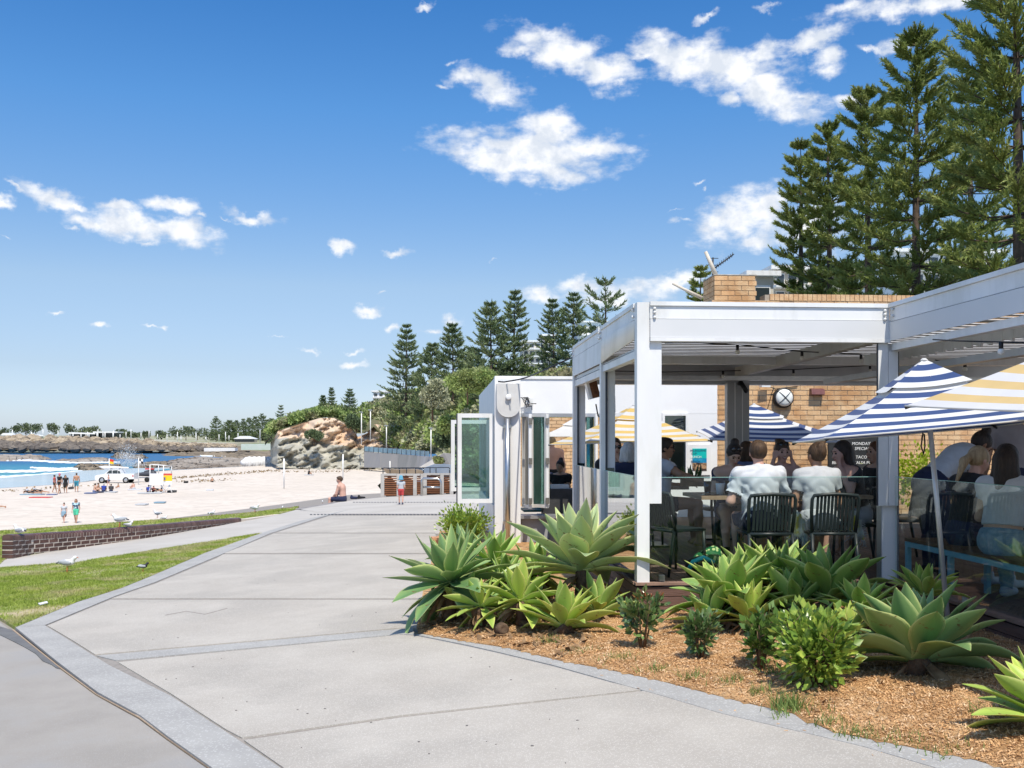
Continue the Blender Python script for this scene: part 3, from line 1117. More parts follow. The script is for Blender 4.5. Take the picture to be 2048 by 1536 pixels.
# left side fascia in two bays
for y0, y1, sag in ((YF + .122, 11.045, .0), (11.155, 13.345, 0)):
    pbox((XL - .012, y0, 2.862), (XL + .10, y1, TZ), 'fascia_cap')
    pbox((XL + .002, y0, 2.750), (XL + .09, y1, 2.860), 'fascia_beam')
    if y0 < 10:
        # buckled front panel: the bottom edge lifts towards the corner post
        mb = MB()
        n = 12
        vs = []
        for i in range(n + 1):
            t_ = i / n
            yy = lerp(y0, y1, t_)
            zb = 2.50 + .07 * (1 - t_) ** 2
            xo = -.02 * math.sin(PI * (1 - t_))
            vs += [(XL + .0 + xo, yy, 2.744), (XL - .002 + xo * 1.6, yy, zb), (XL + .014 + xo, yy, 2.744), (XL + .012 + xo * 1.6, yy, zb)]
        fs = []
        for i in range(n):
            o_ = i * 4
            fs += [(o_, o_ + 1, o_ + 5, o_ + 4), (o_ + 2, o_ + 6, o_ + 7, o_ + 3), (o_ + 1, o_ + 3, o_ + 7, o_ + 5)]
        mb.add(vs, fs, 0, True)
        mb.build('fascia_panel', m_white, pg)['label'] = 'buckled side fascia panel'
    else:
        pbox((XL + .0, y0, 2.50), (XL + .014, y1, 2.744), 'fascia_panel')
    pbox((XL + .02, y0, 2.36 if y0 > 10 else 2.40), (XL + .10, y1, 2.44 if y0 > 10 else 2.47), 'blind_box')
    pbox((XL + .03, y0, 2.452 if y0 > 10 else 2.48), (XL + .09, y1, 2.495), 'blind_roll', m_alu)
# right section fascia (towards the viewer)
pbox((XR - .03, YN, 2.862), (XR + .12, YF - .037, TZ), 'fascia_cap')
pbox((XR - .008, YN, 2.735), (XR + .09, YF - .02, 2.860), 'fascia_beam')
pbox((XR - .015, YN, 2.555), (XR + .003, YF - .03, 2.729), 'fascia_panel', fmat)
pbox((XR + .0, YN, 2.728), (XR + .006, YF - .03, 2.736), 'shadow_gap', m_dark)
pbox((XR + .02, YN, 2.47), (XR + .10, YF - .0, 2.535), 'fascia_trim')
# bolts at the three corners
for (bx, by, dx) in ((XL + .155, YF - .035, 0), (XR - .06, YF - .035, 0)):
    for bz in (2.835, 2.80, 2.755):
        MB().lathe((bx, by + .012, bz), [(.014, 0), (.014, .018), (.008, .024)], 10, axis=(0, -1, 0)).build('bolt', m_white, pg)
for (by, xx) in ((11.08, XL), (11.14, XL), (9.16, XL + .0), (13.38, XL), (YF - .10, XR - .012)):
    for bz in (2.84, 2.78):
        MB().lathe((xx - .001, by, bz), [(.014, 0), (.014, .014), (.008, .02)], 10, axis=(-1, 0, 0)).build('bolt', m_white, pg)
# roof blades (nearly closed) over the two parts of the roof
rot = Matrix.Rotation(R(9), 3, 'X')
b1 = MB().box((0, 0, 0), (XE - XL - .14, .215, .012), mat=rot).build('roof_blade', m_blade, pg, world=False)
b2 = MB().box((0, 0, 0), (XE - XR - .14, .215, .012), mat=rot).build('roof_blade', m_blade, pg, world=False)
y = YF + .2
k = 0
while y < YB - .05:
    o = b1 if k == 0 else b1.copy()
    if k:
        COL.objects.link(o)
    o.location = Vector(((XL + XE) / 2, y, 2.77)) - Vector(pg.location)
    y += .20
    k += 1
y = YN + .1
k = 0
while y < YF + .15:
    o = b2 if k == 0 else b2.copy()
    if k:
        COL.objects.link(o)
    o.location = Vector(((XR + XE) / 2 + .06, y, 2.77)) - Vector(pg.location)
    y += .20
    k += 1
# inner beams
pbox((XL + .1, YB, 2.40), (XE, YB + .14, 2.82), 'roof_beam', m_alu)
pbox((XL + .1, 11.9, 2.56), (XE, 12.0, 2.66), 'roof_beam')
bp_ = atY(1477, 800, 13.35)
MB().beam((bp_.x, bp_.y, 2.56), (XR + .1, YF + .2, 2.66), .10, .13).build('roof_beam', m_blade, pg)
pbox((XR + .35, YN, 2.30), (XR + .45, YF + 2.5, 2.36), 'gutter', m_alu)
mb = MB()
for i in range(40):
    yy = YN + .1 + i * .16
    mb.beam((XR + .50, yy, 2.50), (XR + .50, yy + .15, 2.53), .02, .11)
f_ = mb.build('corrugated_edge', m_white, pg)
pbox((XL + .1, YB - .35, 2.44), (XE, YB - .29, 2.50), 'gutter', m_steel)
# back post with camera
post_ = thing('post', 'wide grey aluminium post at the back of the pergola', 'post', (bp_.x, bp_.y, DZ))
mg = pm('grey_powdercoat', (0.40, 0.41, 0.41), (0.46, 0.46, 0.46), scale=2, rough=.4, coords='World')
MB().box2((bp_.x - .155, bp_.y, DZ), (bp_.x + .15, bp_.y + .12, 2.42)).build('post_core', mg, post_)
for dx in (-.05, .052):
    MB().box2((bp_.x + dx - .006, bp_.y - .012, DZ), (bp_.x + dx + .006, bp_.y - .001, 2.42)).build('track', m_white, post_)
cc = thing('security_camera', 'small black security camera at the top of the grey back post', 'camera', (bp_.x, bp_.y - .03, 2.4))
MB().tube([(bp_.x + .01, bp_.y - .01, 2.41), (bp_.x + .01, bp_.y - .09, 2.41)], .03, 10).build('mount', m_black, cc)
MB().tube([(bp_.x + .01, bp_.y - .07, 2.42), (bp_.x + .06, bp_.y - .17, 2.29)], .032, 10).build('camera_body', m_black, cc)
# speaker on the left side + cable
sp_ = thing('speaker', 'white outdoor speaker with rusty brown grille under the pergola edge', 'speaker', (1.95, 12.6, 2.2))
q = Matrix.Rotation(R(-14), 3, 'Y')
MB().box((1.94, 12.75, 2.30), (.12, .18, .26), mat=q).build('speaker_box', m_white, sp_)
MB().box((1.965, 12.652, 2.30), (.10, .02, .24), mat=q).build('grille', pm('rusty_grille', (0.10, 0.035, 0.015), (0.22, 0.09, 0.04), scale=14, rough=.8, coords='World'), sp_)
MB().tube([(2.0, 12.75, 2.1), (2.02, 12.7, 1.95), (2.14, 12.7, 1.88), (2.24, 12.72, 2.0), (2.24, 12.74, 2.2), (2.16, 12.8, 2.38)], .010, 6).build('cable', m_black, sp_)
# junction socket on the inside of the right post
jb = thing('wall_socket', 'round ended grey socket plate high on the right corner post', 'socket', (XR + .1, YF + .1, 2.4))
c0 = Vector((XR + .18, YF + .54, 2.36))
MB().box(c0, (.085, .012, .15)).build('plate', m_alu, jb)
MB().lathe(c0 + Vector((.01, -.005, -.03)), [(.028, 0), (.028, .03), (.018, .05)], 10, axis=(0, -1, 0)).build('plug', m_white, jb)

# ---- glass balustrades
def glass(name, a, b_, z0, z1, lab, th=.012, gm=None):
    g = thing(name, lab, 'glass panel', ((a[0] + b_[0]) / 2, (a[1] + b_[1]) / 2, z0))
    A, B = Vector((a[0], a[1], (z0 + z1) / 2)), Vector((b_[0], b_[1], (z0 + z1) / 2))
    MB().beam(A, B, th, z1 - z0).build('pane', gm or m_glass, g)
    MB().beam((a[0], a[1], z1 + .002), (b_[0], b_[1], z1 + .002), th + .002, .004).build('polished_edge', m_gedge, g)
    return g


g1 = glass('glass_balustrade', (XL + .135, YF + .06), (XR - .056, YF + .06), .362, 1.295, 'clear glass balustrade facing the path, between the two front posts')
for gx_ in (XL + .24, XR - .4, XL + 1.2):
    MB().box((gx_, YF + .06, .372), (.05, .05, .055)).build('clamp', m_steel, g1)
glass('glass_balustrade', (XL + .045, YF + .14), (XL + .045, 11.04), .362, 1.30, 'glass side panel just behind the left front post')
glass('glass_balustrade', (XL + .045, 11.16), (XL + .045, 13.34), .362, 1.30, 'glass side panel furthest back on the left side of the terrace')
g4 = glass('glass_balustrade', (XR + .03, YN), (XR + .03, YF - .06), .362, 1.30, 'long glass balustrade on the right, in front of the blue bench', gm=glass_mat('weak_reflection_glass', (.90, .95, .94), .2))  # same clear glass with its reflection turned down, so the bench shows
for yy in (5.2, 6.4, 7.75):
    MB().box((XR + .03, yy, .372), (.05, .06, .055)).build('clamp', m_steel, g4)

# ---- festoon lights
fest = thing('festoon_lights', 'black cable of small frosted bulbs strung under the pergola roof', 'string lights', (3, 10, 2.5))
m_cable = m_black
def festoon(pts, bulbs):
    MB().tube(pts, .006, 5).build('cable', m_cable, fest)
    for (bx, by, bz) in bulbs:
        MB().tube([(bx, by, bz), (bx, by, bz - .05)], .017, 8).build('socket', m_black, fest)
        MB().ball((bx, by, bz - .072), .026, 8, 6).build('bulb', m_bulb, fest)


def pp(px, py, Y):
    return tuple(atY(px, py, Y))


festoon([pp(1330, 686, 9.6), pp(1400, 686, 10), pp(1480, 690, 10.4), pp(1604, 703, 10.6), pp(1722, 709, 10.9), pp(1760, 715, 11)],
        [pp(1475, 690, 10.4), pp(1604, 703, 10.6), pp(1722, 709, 10.9)])
festoon([pp(1220, 742, 12.5), pp(1330, 744, 12.8), pp(1446, 742, 13.1), pp(1587, 739, 13.2), pp(1740, 731, 13.3), pp(1770, 728, 13.3)],
        [pp(1446, 742, 13.1), pp(1587, 739, 13.2), pp(1740, 731, 13.3)])
festoon([pp(1866, 679, 8.0), pp(1920, 682, 7.6), pp(2002, 684, 7.2), pp(2060, 686, 7.0), pp(2160, 690, 6.8)],
        [pp(2002, 684, 7.2)])
festoon([pp(1870, 720, 9.5), pp(1905, 726, 9.6), pp(1985, 718, 9.7)], [pp(1930, 724, 9.6)])

# ---- brick building behind
m_brick = pm('orange_brick', (0.60, 0.36, 0.18), (0.71, 0.49, 0.28), scale=5, rough=.9, bump=.5, bscale=60, coords='World', rnd=.16, c3=(0.52, 0.29, 0.135), scale3=2.2)
m_brick2 = pm('orange_brick_joined', (0.57, 0.33, 0.165), (0.73, 0.51, 0.30), scale=5, rough=.9, bump=.5, bscale=60, coords='World')
m_mortar = pm('pale_mortar', (0.42, 0.36, 0.29), (0.36, 0.30, 0.24), scale=20, rough=1, coords='World')
WY = 16.9
x0w, x1w = 4.66, 12.5
bb = thing('brick_building', 'orange brick cafe building with a stub chimney and soldier course parapet', 'building', (x0w, WY, DZ))
MB().box2((x0w, WY + .012, DZ), (x1w, WY + 3.5, 4.05)).build('wall', m_mortar, bb)
brick_me = MB().box((0, 0, 0), (.230, .06, .074)).build('brick', m_brick, bb, world=False)
brick_me.location = Vector((x0w + .118, WY + .03, DZ + .05)) - bb.location
rest = MB()
nobj = 0
ci = 0
z = DZ + .05
while z < 4.02:
    xx = x0w + (.118 if ci % 2 == 0 else .0)
    while xx < x1w:
        in_view = (1.15 < z < 2.62 and 4.6 < xx < 7.45)
        half = xx < x0w + .06
        dpt = random.uniform(-.004, .004)
        if in_view and nobj < 285 and not half:
            o = brick_me.copy()
            COL.objects.link(o)
            o.location = Vector((xx, WY + .03 + dpt, z)) - bb.location
            nobj += 1
        else:
            w_ = .112 if half else .23
            rest.box((xx + (.059 if half else 0), WY + .03 + dpt, z), (w_, .06, .074))
        xx += .240
    z += .086
    ci += 1
brick_me.location = Vector((x0w + .118 + .24 * 3, WY + .03, DZ + .05)) - bb.location
stuff(rest.build('bricks', m_brick2, bb))
# soldier course on top
sold = MB()
xx = 5.72
while xx < x1w:
    sold.box((xx, WY + .05, 4.105), (.075, .12, .112))
    xx += .0835
stuff(sold.build('soldier_bricks', m_brick2, bb))
MB().box2((5.6, WY + .02, 4.04), (x1w, WY + .3, 4.15)).build('parapet', m_mortar, bb)
# chimney
cx0, cx1 = atY(1429, 600, WY).x, atY(1513, 600, WY).x
ch = MB()
ch.box2((cx0 + .012, WY + .012, 3.9), (cx1 - .012, WY + .72, 4.43))
chim = ch.build('chimney', m_mortar, bb)
for r_ in range(7):
    zz = 3.96 + r_ * .086
    if zz > 4.45:
        break
    offx = 0 if r_ % 2 else .12
    xx = cx0 - offx
    while xx < cx1:
        a_, b_ = max(xx, cx0), min(xx + .23, cx1)
        if b_ - a_ > .04:
            MB().box2((a_, WY - .004, zz), (b_, WY + .05, zz + .076)).build('brick', m_brick, chim)
        xx += .24
    yy = WY + .055 + (0 if r_ % 2 else .12) - .12
    while yy < WY + .72:
        a_, b_ = max(yy, WY + .055), min(yy + .23, WY + .72)
        if b_ - a_ > .04:
            MB().box2((cx0 - .004, a_, zz), (cx0 + .05, b_, zz + .076)).build('brick', m_brick, chim)
        yy += .24
MB().box2((cx0 - .01, WY - .01, 4.475), (cx1 + .01, WY + .73, 4.49)).build('mortar_cap', pm('lichen_cap', (0.35, 0.32, 0.27), (0.62, 0.58, 0.52), scale=12, rough=1, coords='World'), chim)
# TV aerials and dish arm on the chimney
an = thing('tv_aerial', 'small black television aerial beside the chimney', 'aerial', (cx0 + .05, WY + .5, 4.4))
base = atY(1424, 560, WY + .5)
ma = pm('aerial_metal', (0.05, 0.05, 0.05), rough=.4, metal=.5)
top = atY(1426, 515, WY + .5)
MB().tube([base + Vector((0, 0, -.3)), top], .014, 6).build('mast', ma, an)
A, B = atY(1424, 540, WY + .5), atY(1468, 508, WY + .5)
MB().tube([A, B], .010, 6).build('boom', ma, an)
mb = MB()
for i in range(9):
    p = A.lerp(B, .12 + i * .1)
    mb.tube([p + Vector((-.05, -.12, -.02)), p + Vector((.05, .12, .02))], .006, 4)
    mb.tube([p + Vector((0.01, 0, .05)), p + Vector((-.01, 0, -.04))], .006, 4)
mb.build('element', ma, an)
mb = MB()
for dz in (0, .12, -.12):
    mb.tube([atY(1419, 530, WY + .5) + Vector((-.06, 0, dz)), atY(1419, 530, WY + .5) + Vector((.16, 0, dz))], .006, 4)
mb.build('reflector', ma, an)
mc_ = pm('cream_pole', (0.66, 0.60, 0.50), (0.56, 0.50, 0.42), scale=8, rough=.6, coords='World')
tag(MB().tube([atY(1411, 503, WY + .1), atY(1434, 556, WY + .1)], [.03, .045], 8).build('flue_pole', mc_), 'thick cream pole leaning on top of the chimney', 'pole')
tag(MB().tube([atY(1345, 567, WY + .3), atY(1404, 596, WY + .3)], [.02, .035], 8).build('bracket_pole', mc_), 'thin cream pole sloping up to the left of the chimney', 'pole')
# wall lamp, vent, conduit
lp = atY(1565, 796, WY - .02)
wl = thing('wall_lamp', 'round bulkhead lamp with a black cross guard on the brick wall', 'lamp', lp)
MB().lathe(lp + Vector((0, .02, 0)), [(.175, 0), (.175, .09), (.16, .10)], 24, axis=(0, -1, 0)).build('rim', m_black, wl)
MB().lathe(lp + Vector((0, -.075, 0)), [(.15, 0), (.145, .04), (.10, .065), (.03, .075)], 24, axis=(0, -1, 0)).build('diffuser', pm('milky_glass', (.78, .80, .76), rough=.2, spec=.6), wl)
for s_ in (1, -1):
    pts = [lp + Vector((s_ * .16 * math.cos(a_), -.08 - .075 * math.sin(a_ if a_ < PI else 0), .0)) for a_ in (0, .5, 1, PI / 2, 2.1, 2.6, PI)]
    pts = []
    for i in range(9):
        u = -1 + 2 * i / 8
        pts.append(lp + Vector((u * .115 * s_, -.08 - .075 * math.sqrt(max(0, 1 - u * u)), u * .115)))
    MB().tube(pts, .008, 5).build('guard_bar', m_black, wl)
vp_ = atY(1632, 787, WY)
vt = thing('vent_hood', 'small dark maroon vent hood on the brick wall', 'vent', vp_)
MB().ext([vp_ + Vector((-.115, 0, .09)), vp_ + Vector((-.115, -.09, .07)), vp_ + Vector((-.115, -.12, -.02)), vp_ + Vector((-.115, 0, -.04))], (.23, 0, 0)).build('hood', pm('maroon_metal', (0.13, 0.045, 0.045), (0.18, 0.07, 0.06), scale=20, rough=.35, coords='World'), vt)
tag(MB().tube([atY(1548, 775, WY - .01), atY(1544, 785, WY - .01), atY(1534, 822, WY - .01)], .006, 5).build('wire', m_black), 'thin black wire hanging down the bricks beside the round lamp', 'wire')
p_ = atY(1530, 772, WY - .1)
fl = thing('floodlight', 'small white floodlight with black lead above the round wall lamp', 'light', p_)
MB().box(p_, (.16, .10, .04), rz=.1).build('housing', m_white, fl)
MB().tube([p_ + Vector((0, 0, .02)), p_ + Vector((.2, .05, -.05)), p_ + Vector((.34, .08, -.03)), p_ + Vector((.6, .08, .0))], .008, 5).build('lead', m_black, fl)

# ---- specials board
bA, bB = atY(1657, 872, 16.3), atY(1762, 872, 16.3)
zb_, zt_ = atY(1657, 1010, 16.3).z, atY(1657, 871, 16.3).z
sb = thing('specials_board', 'black chalkboard headed MONDAY SPECIALS in white handwriting', 'board', ((bA.x + bB.x) / 2, 16.3, zb_))
MB().box2((bA.x, 16.3, zb_), (bB.x + .25, 16.34, zt_)).build('board', pm('chalkboard', (0.018, 0.02, 0.022), (0.035, 0.037, 0.04), scale=3, rough=.7, coords='World'), sb)
mchalk = pm('chalk', (0.85, 0.85, 0.83), rough=1)


def sign_text(s, px, py, sizepx, Y, par, mat, shear=.12, align='CENTER'):
    p = atY(px, py, Y)
    w = (p - EYE).dot(Vector((SA, CA, 0)))
    sz = sizepx * w / F
    sh = Matrix.Identity(4)
    sh[0][1] = shear
    mw = Matrix.Translation(p) @ Matrix.Rotation(R(90), 4, 'X') @ sh
    return text_obj('lettering', s, mat, par, sz, mw, .001, align)


sign_text('MONDAY', 1722, 890, 8.6, 16.295, sb, mchalk)
sign_text('SPECIALS', 1726, 900, 8.6, 16.295, sb, mchalk)
sign_text('BREAKFAST TACO WITH', 1712, 917, 8.4, 16.295, sb, mchalk)
sign_text('BBQ. CORN SALSA POUCH', 1712, 928, 8.2, 16.295, sb, mchalk)
sign_text('ALMOND + APPLE', 1716, 942, 8.4, 16.295, sb, mchalk)
sign_text('CRANBERRIES', 1718, 952, 8.2, 16.295, sb, mchalk)

# ---- white kiosk building
KY = 16.7
kx0 = atY(992, 800, KY).x
kx1 = 4.70
kz1 = atY(1000, 752, KY).z
wk = thing('white_kiosk', 'white flat roofed kiosk building with a serving opening', 'building', (kx0, KY, 0))
def zk(py, px=1150):
    return atY(px, py, KY).z


def xk(px):
    return atY(px, 800, KY).x


# facade pieces round the openings
MB().box2((kx0, KY, zk(827)), (kx1, KY + .14, kz1 - .05)).build('parapet_wall', m_whitewall, wk)
MB().box2((kx0 - .02, KY - .02, kz1 - .048), (kx1, KY + .3, kz1)).build('roof_cap', m_white, wk)
MB().box2((kx0, KY - .03, zk(834)), (xk(1272), KY + .14, zk(827) - .003)).build('lintel', m_alu, wk)
MB().box2((kx0, KY, -.5), (xk(1040), KY + .14, zk(827) - .003)).build('wall', m_whitewall, wk)
MB().box2((xk(1040), KY - .02, -.5), (xk(1272), KY + .16, zk(1036))).build('counter_wall', pm('grey_panel', (0.33, .335, .34), (.38, .38, .38), scale=3, rough=.6, coords='World'), wk)
MB().box2((xk(1038), KY - .12, zk(1036)), (xk(1272), KY + .30, zk(1030))).build('sill', m_alu, wk)
MB().box2((xk(1272), KY, -.3), (xk(1327), KY + .14, zk(827) - .003)).build('wall', m_whitewall, wk)
MB().box2((xk(1374), KY, -.3), (kx1, KY + .14, zk(827) - .003)).build('wall', m_whitewall, wk)
MB().box2((xk(1327), KY, -.3), (xk(1374), KY + .14, zk(960))).build('wall', m_whitewall, wk)
wf = MB()
for a_, b_ in (((1324, 826), (1376, 831)), ((1324, 831), (1329, 960)), ((1371, 831), (1376, 960))):
    wf.box2((xk(a_[0]), KY - .03, zk(a_[1])), (xk(b_[0]), KY + .02, zk(b_[1])))
wfo = wf.build('window', m_white, wk)
MB().box2((xk(1329), KY + .05, zk(960)), (xk(1371), KY + .06, zk(831))).build('pane', m_glassg, wfo)
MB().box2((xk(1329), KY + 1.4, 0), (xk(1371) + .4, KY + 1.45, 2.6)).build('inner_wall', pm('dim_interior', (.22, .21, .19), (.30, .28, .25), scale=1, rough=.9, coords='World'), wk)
es = MB().box2((xk(1353), KY + 1.0, zk(851)), (xk(1362), KY + 1.03, zk(832)))
eo = es.build('exit_sign', pm('exit_green', (.01, .22, .10), rough=.4), wk)
sign_text('EXIT', 1357, 846, 5, KY + .99, eo, m_white, 0)
# grey block + side walls + roof slab
MB().box2((kx0 - .0, KY + .142, kz1 - .12), (kx1, KY + 1.6, kz1 - .06)).build('roof', m_white, wk)
sx = kx0
MB().box2((sx, KY + .142, -.6), (sx + .12, 24.0, zk(1017))).build('side_wall', m_white, wk)
MB().box2((sx, KY + .142, zk(828)), (sx + .12, 24.0, kz1 - .005)).build('side_fascia', pm('glossy_blue_white', (0.62, .68, .74), (.68, .72, .77), scale=2, rough=.4, coords='World', spec=.8), wk)
for yy in (18.6, 20.4, 22.2, 23.9):
    MB().box2((sx, yy - .05, zk(1017)), (sx + .12, yy + .05, zk(828))).build('mullion', m_white, wk)
for ya, yb in ((KY + .15, 18.55), (18.65, 20.35), (20.45, 22.15), (22.25, 23.85)):
    MB().box2((sx + .05, ya, zk(1017)), (sx + .06, yb, zk(828))).build('pane', m_glassg, wk)
MB().box2((sx - .03, KY + .2, -.6), (sx - .003, KY + .26, zk(1012))).build('bracket_post', m_alu, wk)
# corner column with the rounded cover box and downpipe
MB().box2((kx0 - .03, KY - .16, -.6), (kx0 + .40, KY - .002, kz1 - .05)).build('column', m_whitewall, wk)
cb = atY(1017, 800, KY - .26)
zb0, zb1 = atY(1017, 811, KY - .26).z, atY(1017, 767, KY - .26).z
prof = [(cb.x - .195, cb.y, zb1), (cb.x - .195, cb.y, zb0)]
for i in range(1, 12):
    a_ = PI + PI * i / 12
    prof.append((cb.x + .195 * math.cos(a_), cb.y, zb0 + .195 * math.sin(a_)))
prof += [(cb.x + .195, cb.y, zb0), (cb.x + .195, cb.y, zb1)]
cbx = MB().ext(prof, (0, .10, 0)).build('cover_box', pm('cover_grey', (0.58, .57, .55), (.64, .63, .61), scale=6, rough=.5, coords='World'), wk)
pc_ = atY(1017, 794, KY - .27)
MB().lathe(pc_ + Vector((0, 0.005, 0)), [(.048, 0), (.048, .045), (.04, .05)], 16, axis=(0, -1, 0)).build('knob', m_white, cbx)
MB().beam(pc_ + Vector((-.03, -.0, .22)), pc_ + Vector((.03, -.0, -.2)), .018, .006, up=(0, -1, 0)).build('bar', m_alu, cbx)
px0 = atY(1015, 900, KY - .26)
MB().tube([(px0.x, px0.y + .03, -.35), (px0.x, px0.y + .03, zk(838))], .052, 16).build('downpipe', m_steel, wk)
for py_ in (853, 1045):
    MB().box((px0.x, px0.y + .04, atY(1015, py_, px0.y).z), (.14, .10, .05)).build('pipe_clamp', m_steel, wk)
# connector box with leads beside the column
cnx = atY(1056, 803, KY - .06)
cbo = thing('connector_box', 'small white connector box with a tangle of black leads beside the column', 'electrical box', cnx)
MB().box(cnx + Vector((.02, 0, 0)), (.13, .08, .10)).build('box', m_white, cbo)
r0 = random.Random(3)
mb = MB()
for i in range(7):
    p = cnx + Vector((-.09 + r0.uniform(-.03, .03), -.04, .06))
    pts = [p]
    for k in range(5):
        p = p + Vector((r0.uniform(-.05, .07), r0.uniform(-.02, .02), r0.uniform(-.07, .01)))
        pts.append(p)
    mb.tube(pts, .007, 5)
mb.build('leads', m_black, cbo)
cab = MB().tube([atY(996, 763, KY - .2), atY(1008, 764, KY - .2), atY(1038, 759, KY - .3), atY(1053, 755, KY - .6), atY(1085, 742, KY - 2), atY(1142, 716, YB)], .012, 5)
tag(cab.build('cable', m_black), 'black cable looping from the kiosk column up to the pergola', 'cable')

# bifold panes folded at the left of the opening
def frame_window(root, A, B, z0, z1, fw=.045, th=.045, mat=m_white, glassm=m_glassg, hinges=False):
    """A, B: (x, y) ends in plan"""
    A = Vector((A[0], A[1], 0))
    B = Vector((B[0], B[1], 0))
    d = (B - A).normalized()
    mb = MB()
    for z in (z0 + fw / 2, z1 - fw / 2):
        mb.beam(A + Vector((0, 0, z)), B + Vector((0, 0, z)), th, fw)
    for p in (A + d * fw / 2, B - d * fw / 2):
        mb.beam(p + Vector((0, 0, z0 + fw)), p + Vector((0, 0, z1 - fw)), th, fw, up=d)
    fr = mb.build('sash', mat, root)
    MB().beam(A + d * fw + Vector((0, 0, (z0 + z1) / 2)), B - d * fw + Vector((0, 0, (z0 + z1) / 2)), .008, z1 - z0 - 2 * fw).build('pane', glassm, root)
    return fr


zt2, zb2 = zk(829), zk(1013)
bf = thing('bifold_window', 'white bifold window folded back beside the kiosk column', 'window', (xk(1060), KY - .2, zb2))
pts = [(xk(1046), KY), (xk(1056), KY - .42), (xk(1062), KY - .02), (xk(1090), KY - .34), (xk(1096), KY - .02)]
for a_, b_ in zip(pts, pts[1:]):
    frame_window(bf, a_, b_, zb2, zt2)
for (hx, hy) in (pts[1], pts[3]):
    for zz in (zt2 - .12, (zt2 + zb2) / 2, zb2 + .12):
        MB().box((hx, hy - .03, zz), (.06, .02, .10)).build('hinge', pm('brushed_hinge', (.34, .32, .28), (.24, .22, .19), scale=30, rough=.4, metal=.7, coords='World'), bf)
bf2 = thing('bifold_window', 'white bifold window folded back at the right end of the serving opening', 'window', (xk(1190), KY - .2, zb2))
pts = [(xk(1150), KY - .05), (xk(1160), KY - .42), (xk(1168), KY - .02), (xk(1186), KY - .4)]
for a_, b_ in zip(pts, pts[1:]):
    frame_window(bf2, a_, b_, zb2, zt2)
# casements opened out to the left
cs = thing('casement_window', 'white framed window swung open towards the promenade, nearest one', 'window', (kx0, KY + .05, zb2))
xa, xb = atY(987, 900, KY + .05).x, atY(915, 900, KY + .05).x
frame_window(cs, (xa, KY + .05), (xb, KY + .05), atY(950, 1006, KY + .05).z, atY(950, 827, KY + .05).z, .07, .05)
MB().box((xb - .01, KY + .05, 1.3), (.02, .07, 1.55)).build('weather_seal', m_dark, cs)
cs = thing('casement_window', 'white framed window swung open, partly hidden behind the nearest one', 'window', (kx0, 18.7, zb2))
xb = atY(902, 900, 18.7).x
frame_window(cs, (kx0 - .0, 18.7), (xb, 18.7), atY(910, 977, 18.7).z - .05, atY(910, 840, 18.7).z, .07, .05)
# counter things seen through the opening, courtyard wall behind
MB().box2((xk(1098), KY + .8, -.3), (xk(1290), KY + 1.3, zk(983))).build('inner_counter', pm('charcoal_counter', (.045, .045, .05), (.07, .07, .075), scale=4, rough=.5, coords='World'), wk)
cw = thing('courtyard_wall', 'orange brick wall across the courtyard behind the serving opening', 'wall', (4, 25, 0))
MB().box2((1.4, 25.02, -.6), (9, 25.3, 2.2)).build('core', m_mortar, cw)
mb = MB()
for r_ in range(32):
    for c_ in range(31):
        mb.box((1.6 + c_ * .24 + (r_ % 2) * .12, 25.0, -.5 + r_ * .086), (.23, .06, .076))
stuff(mb.build('bricks', m_brick2, cw))
MB().box2((1.3, KY + 1.31, -.60), (9.5, 25.0, -.02)).build('courtyard_floor', m_path, deck)
MB().box2((xk(1098), KY + 3.2, zk(1002) - .0), (xk(1400), KY + 3.9, zk(1000))).build('rail', m_white, wk)

# poster
pa, pb_ = atY(1375, 889, KY - .02), atY(1421, 889, KY - .02)
zlo, zhi = atY(1390, 950, KY - .02).z, atY(1390, 889, KY - .02).z
po = thing('poster', 'framed teal and blue poster advertising LUNCH on the white wall', 'poster', ((pa.x + pb_.x) / 2, KY - .03, zlo))
MB().box2((pa.x, KY - .035, zlo), (pb_.x, KY - .003, zhi)).build('frame', m_white, po)
ix0, ix1 = lerp(pa.x, pb_.x, .2), lerp(pa.x, pb_.x, .82)
def zf(t_):
    return lerp(zhi, zlo, t_)
MB().box2((ix0, KY - .041, zf(.45)), (ix1, KY - .0355, zf(.13))).build('teal_print', pm('poster_teal', (0.0, 0.42, 0.42), (0.01, 0.52, 0.46), scale=6, rough=.4, coords='World'), po)
MB().box2((ix0, KY - .041, zf(.60)), (ix1, KY - .0355, zf(.45) - .001)).build('blue_print', pm('poster_blue', (0.0, 0.16, 0.38), (0.02, .30, .50), scale=8, rough=.4, coords='World'), po)
MB().box2((ix0, KY - .041, zf(.86)), (ix1, KY - .0355, zf(.60) - .001)).build('photo_print', pm('poster_photo', (0.05, 0.03, 0.025), (.45, .28, .16), scale=16, rough=.4, coords='World', lo=.45, hi=.6), po)
mdk = pm('print_dark', (0.02, 0.05, 0.12), rough=.6)
sign_text('MELBOURNE', 1396, 903, 5.6, KY - .043, po, mdk, 0)
sign_text('CUP', 1388, 909, 5.6, KY - .043, po, mdk, 0)
sign_text('LUNCH', 1392, 916, 6.5, KY - .043, po, m_white, 0)
sign_text('BEACH', 1391, 925, 6, KY - .043, po, mdk, 0)
# ================================================================== garden plants
m_agave = {}


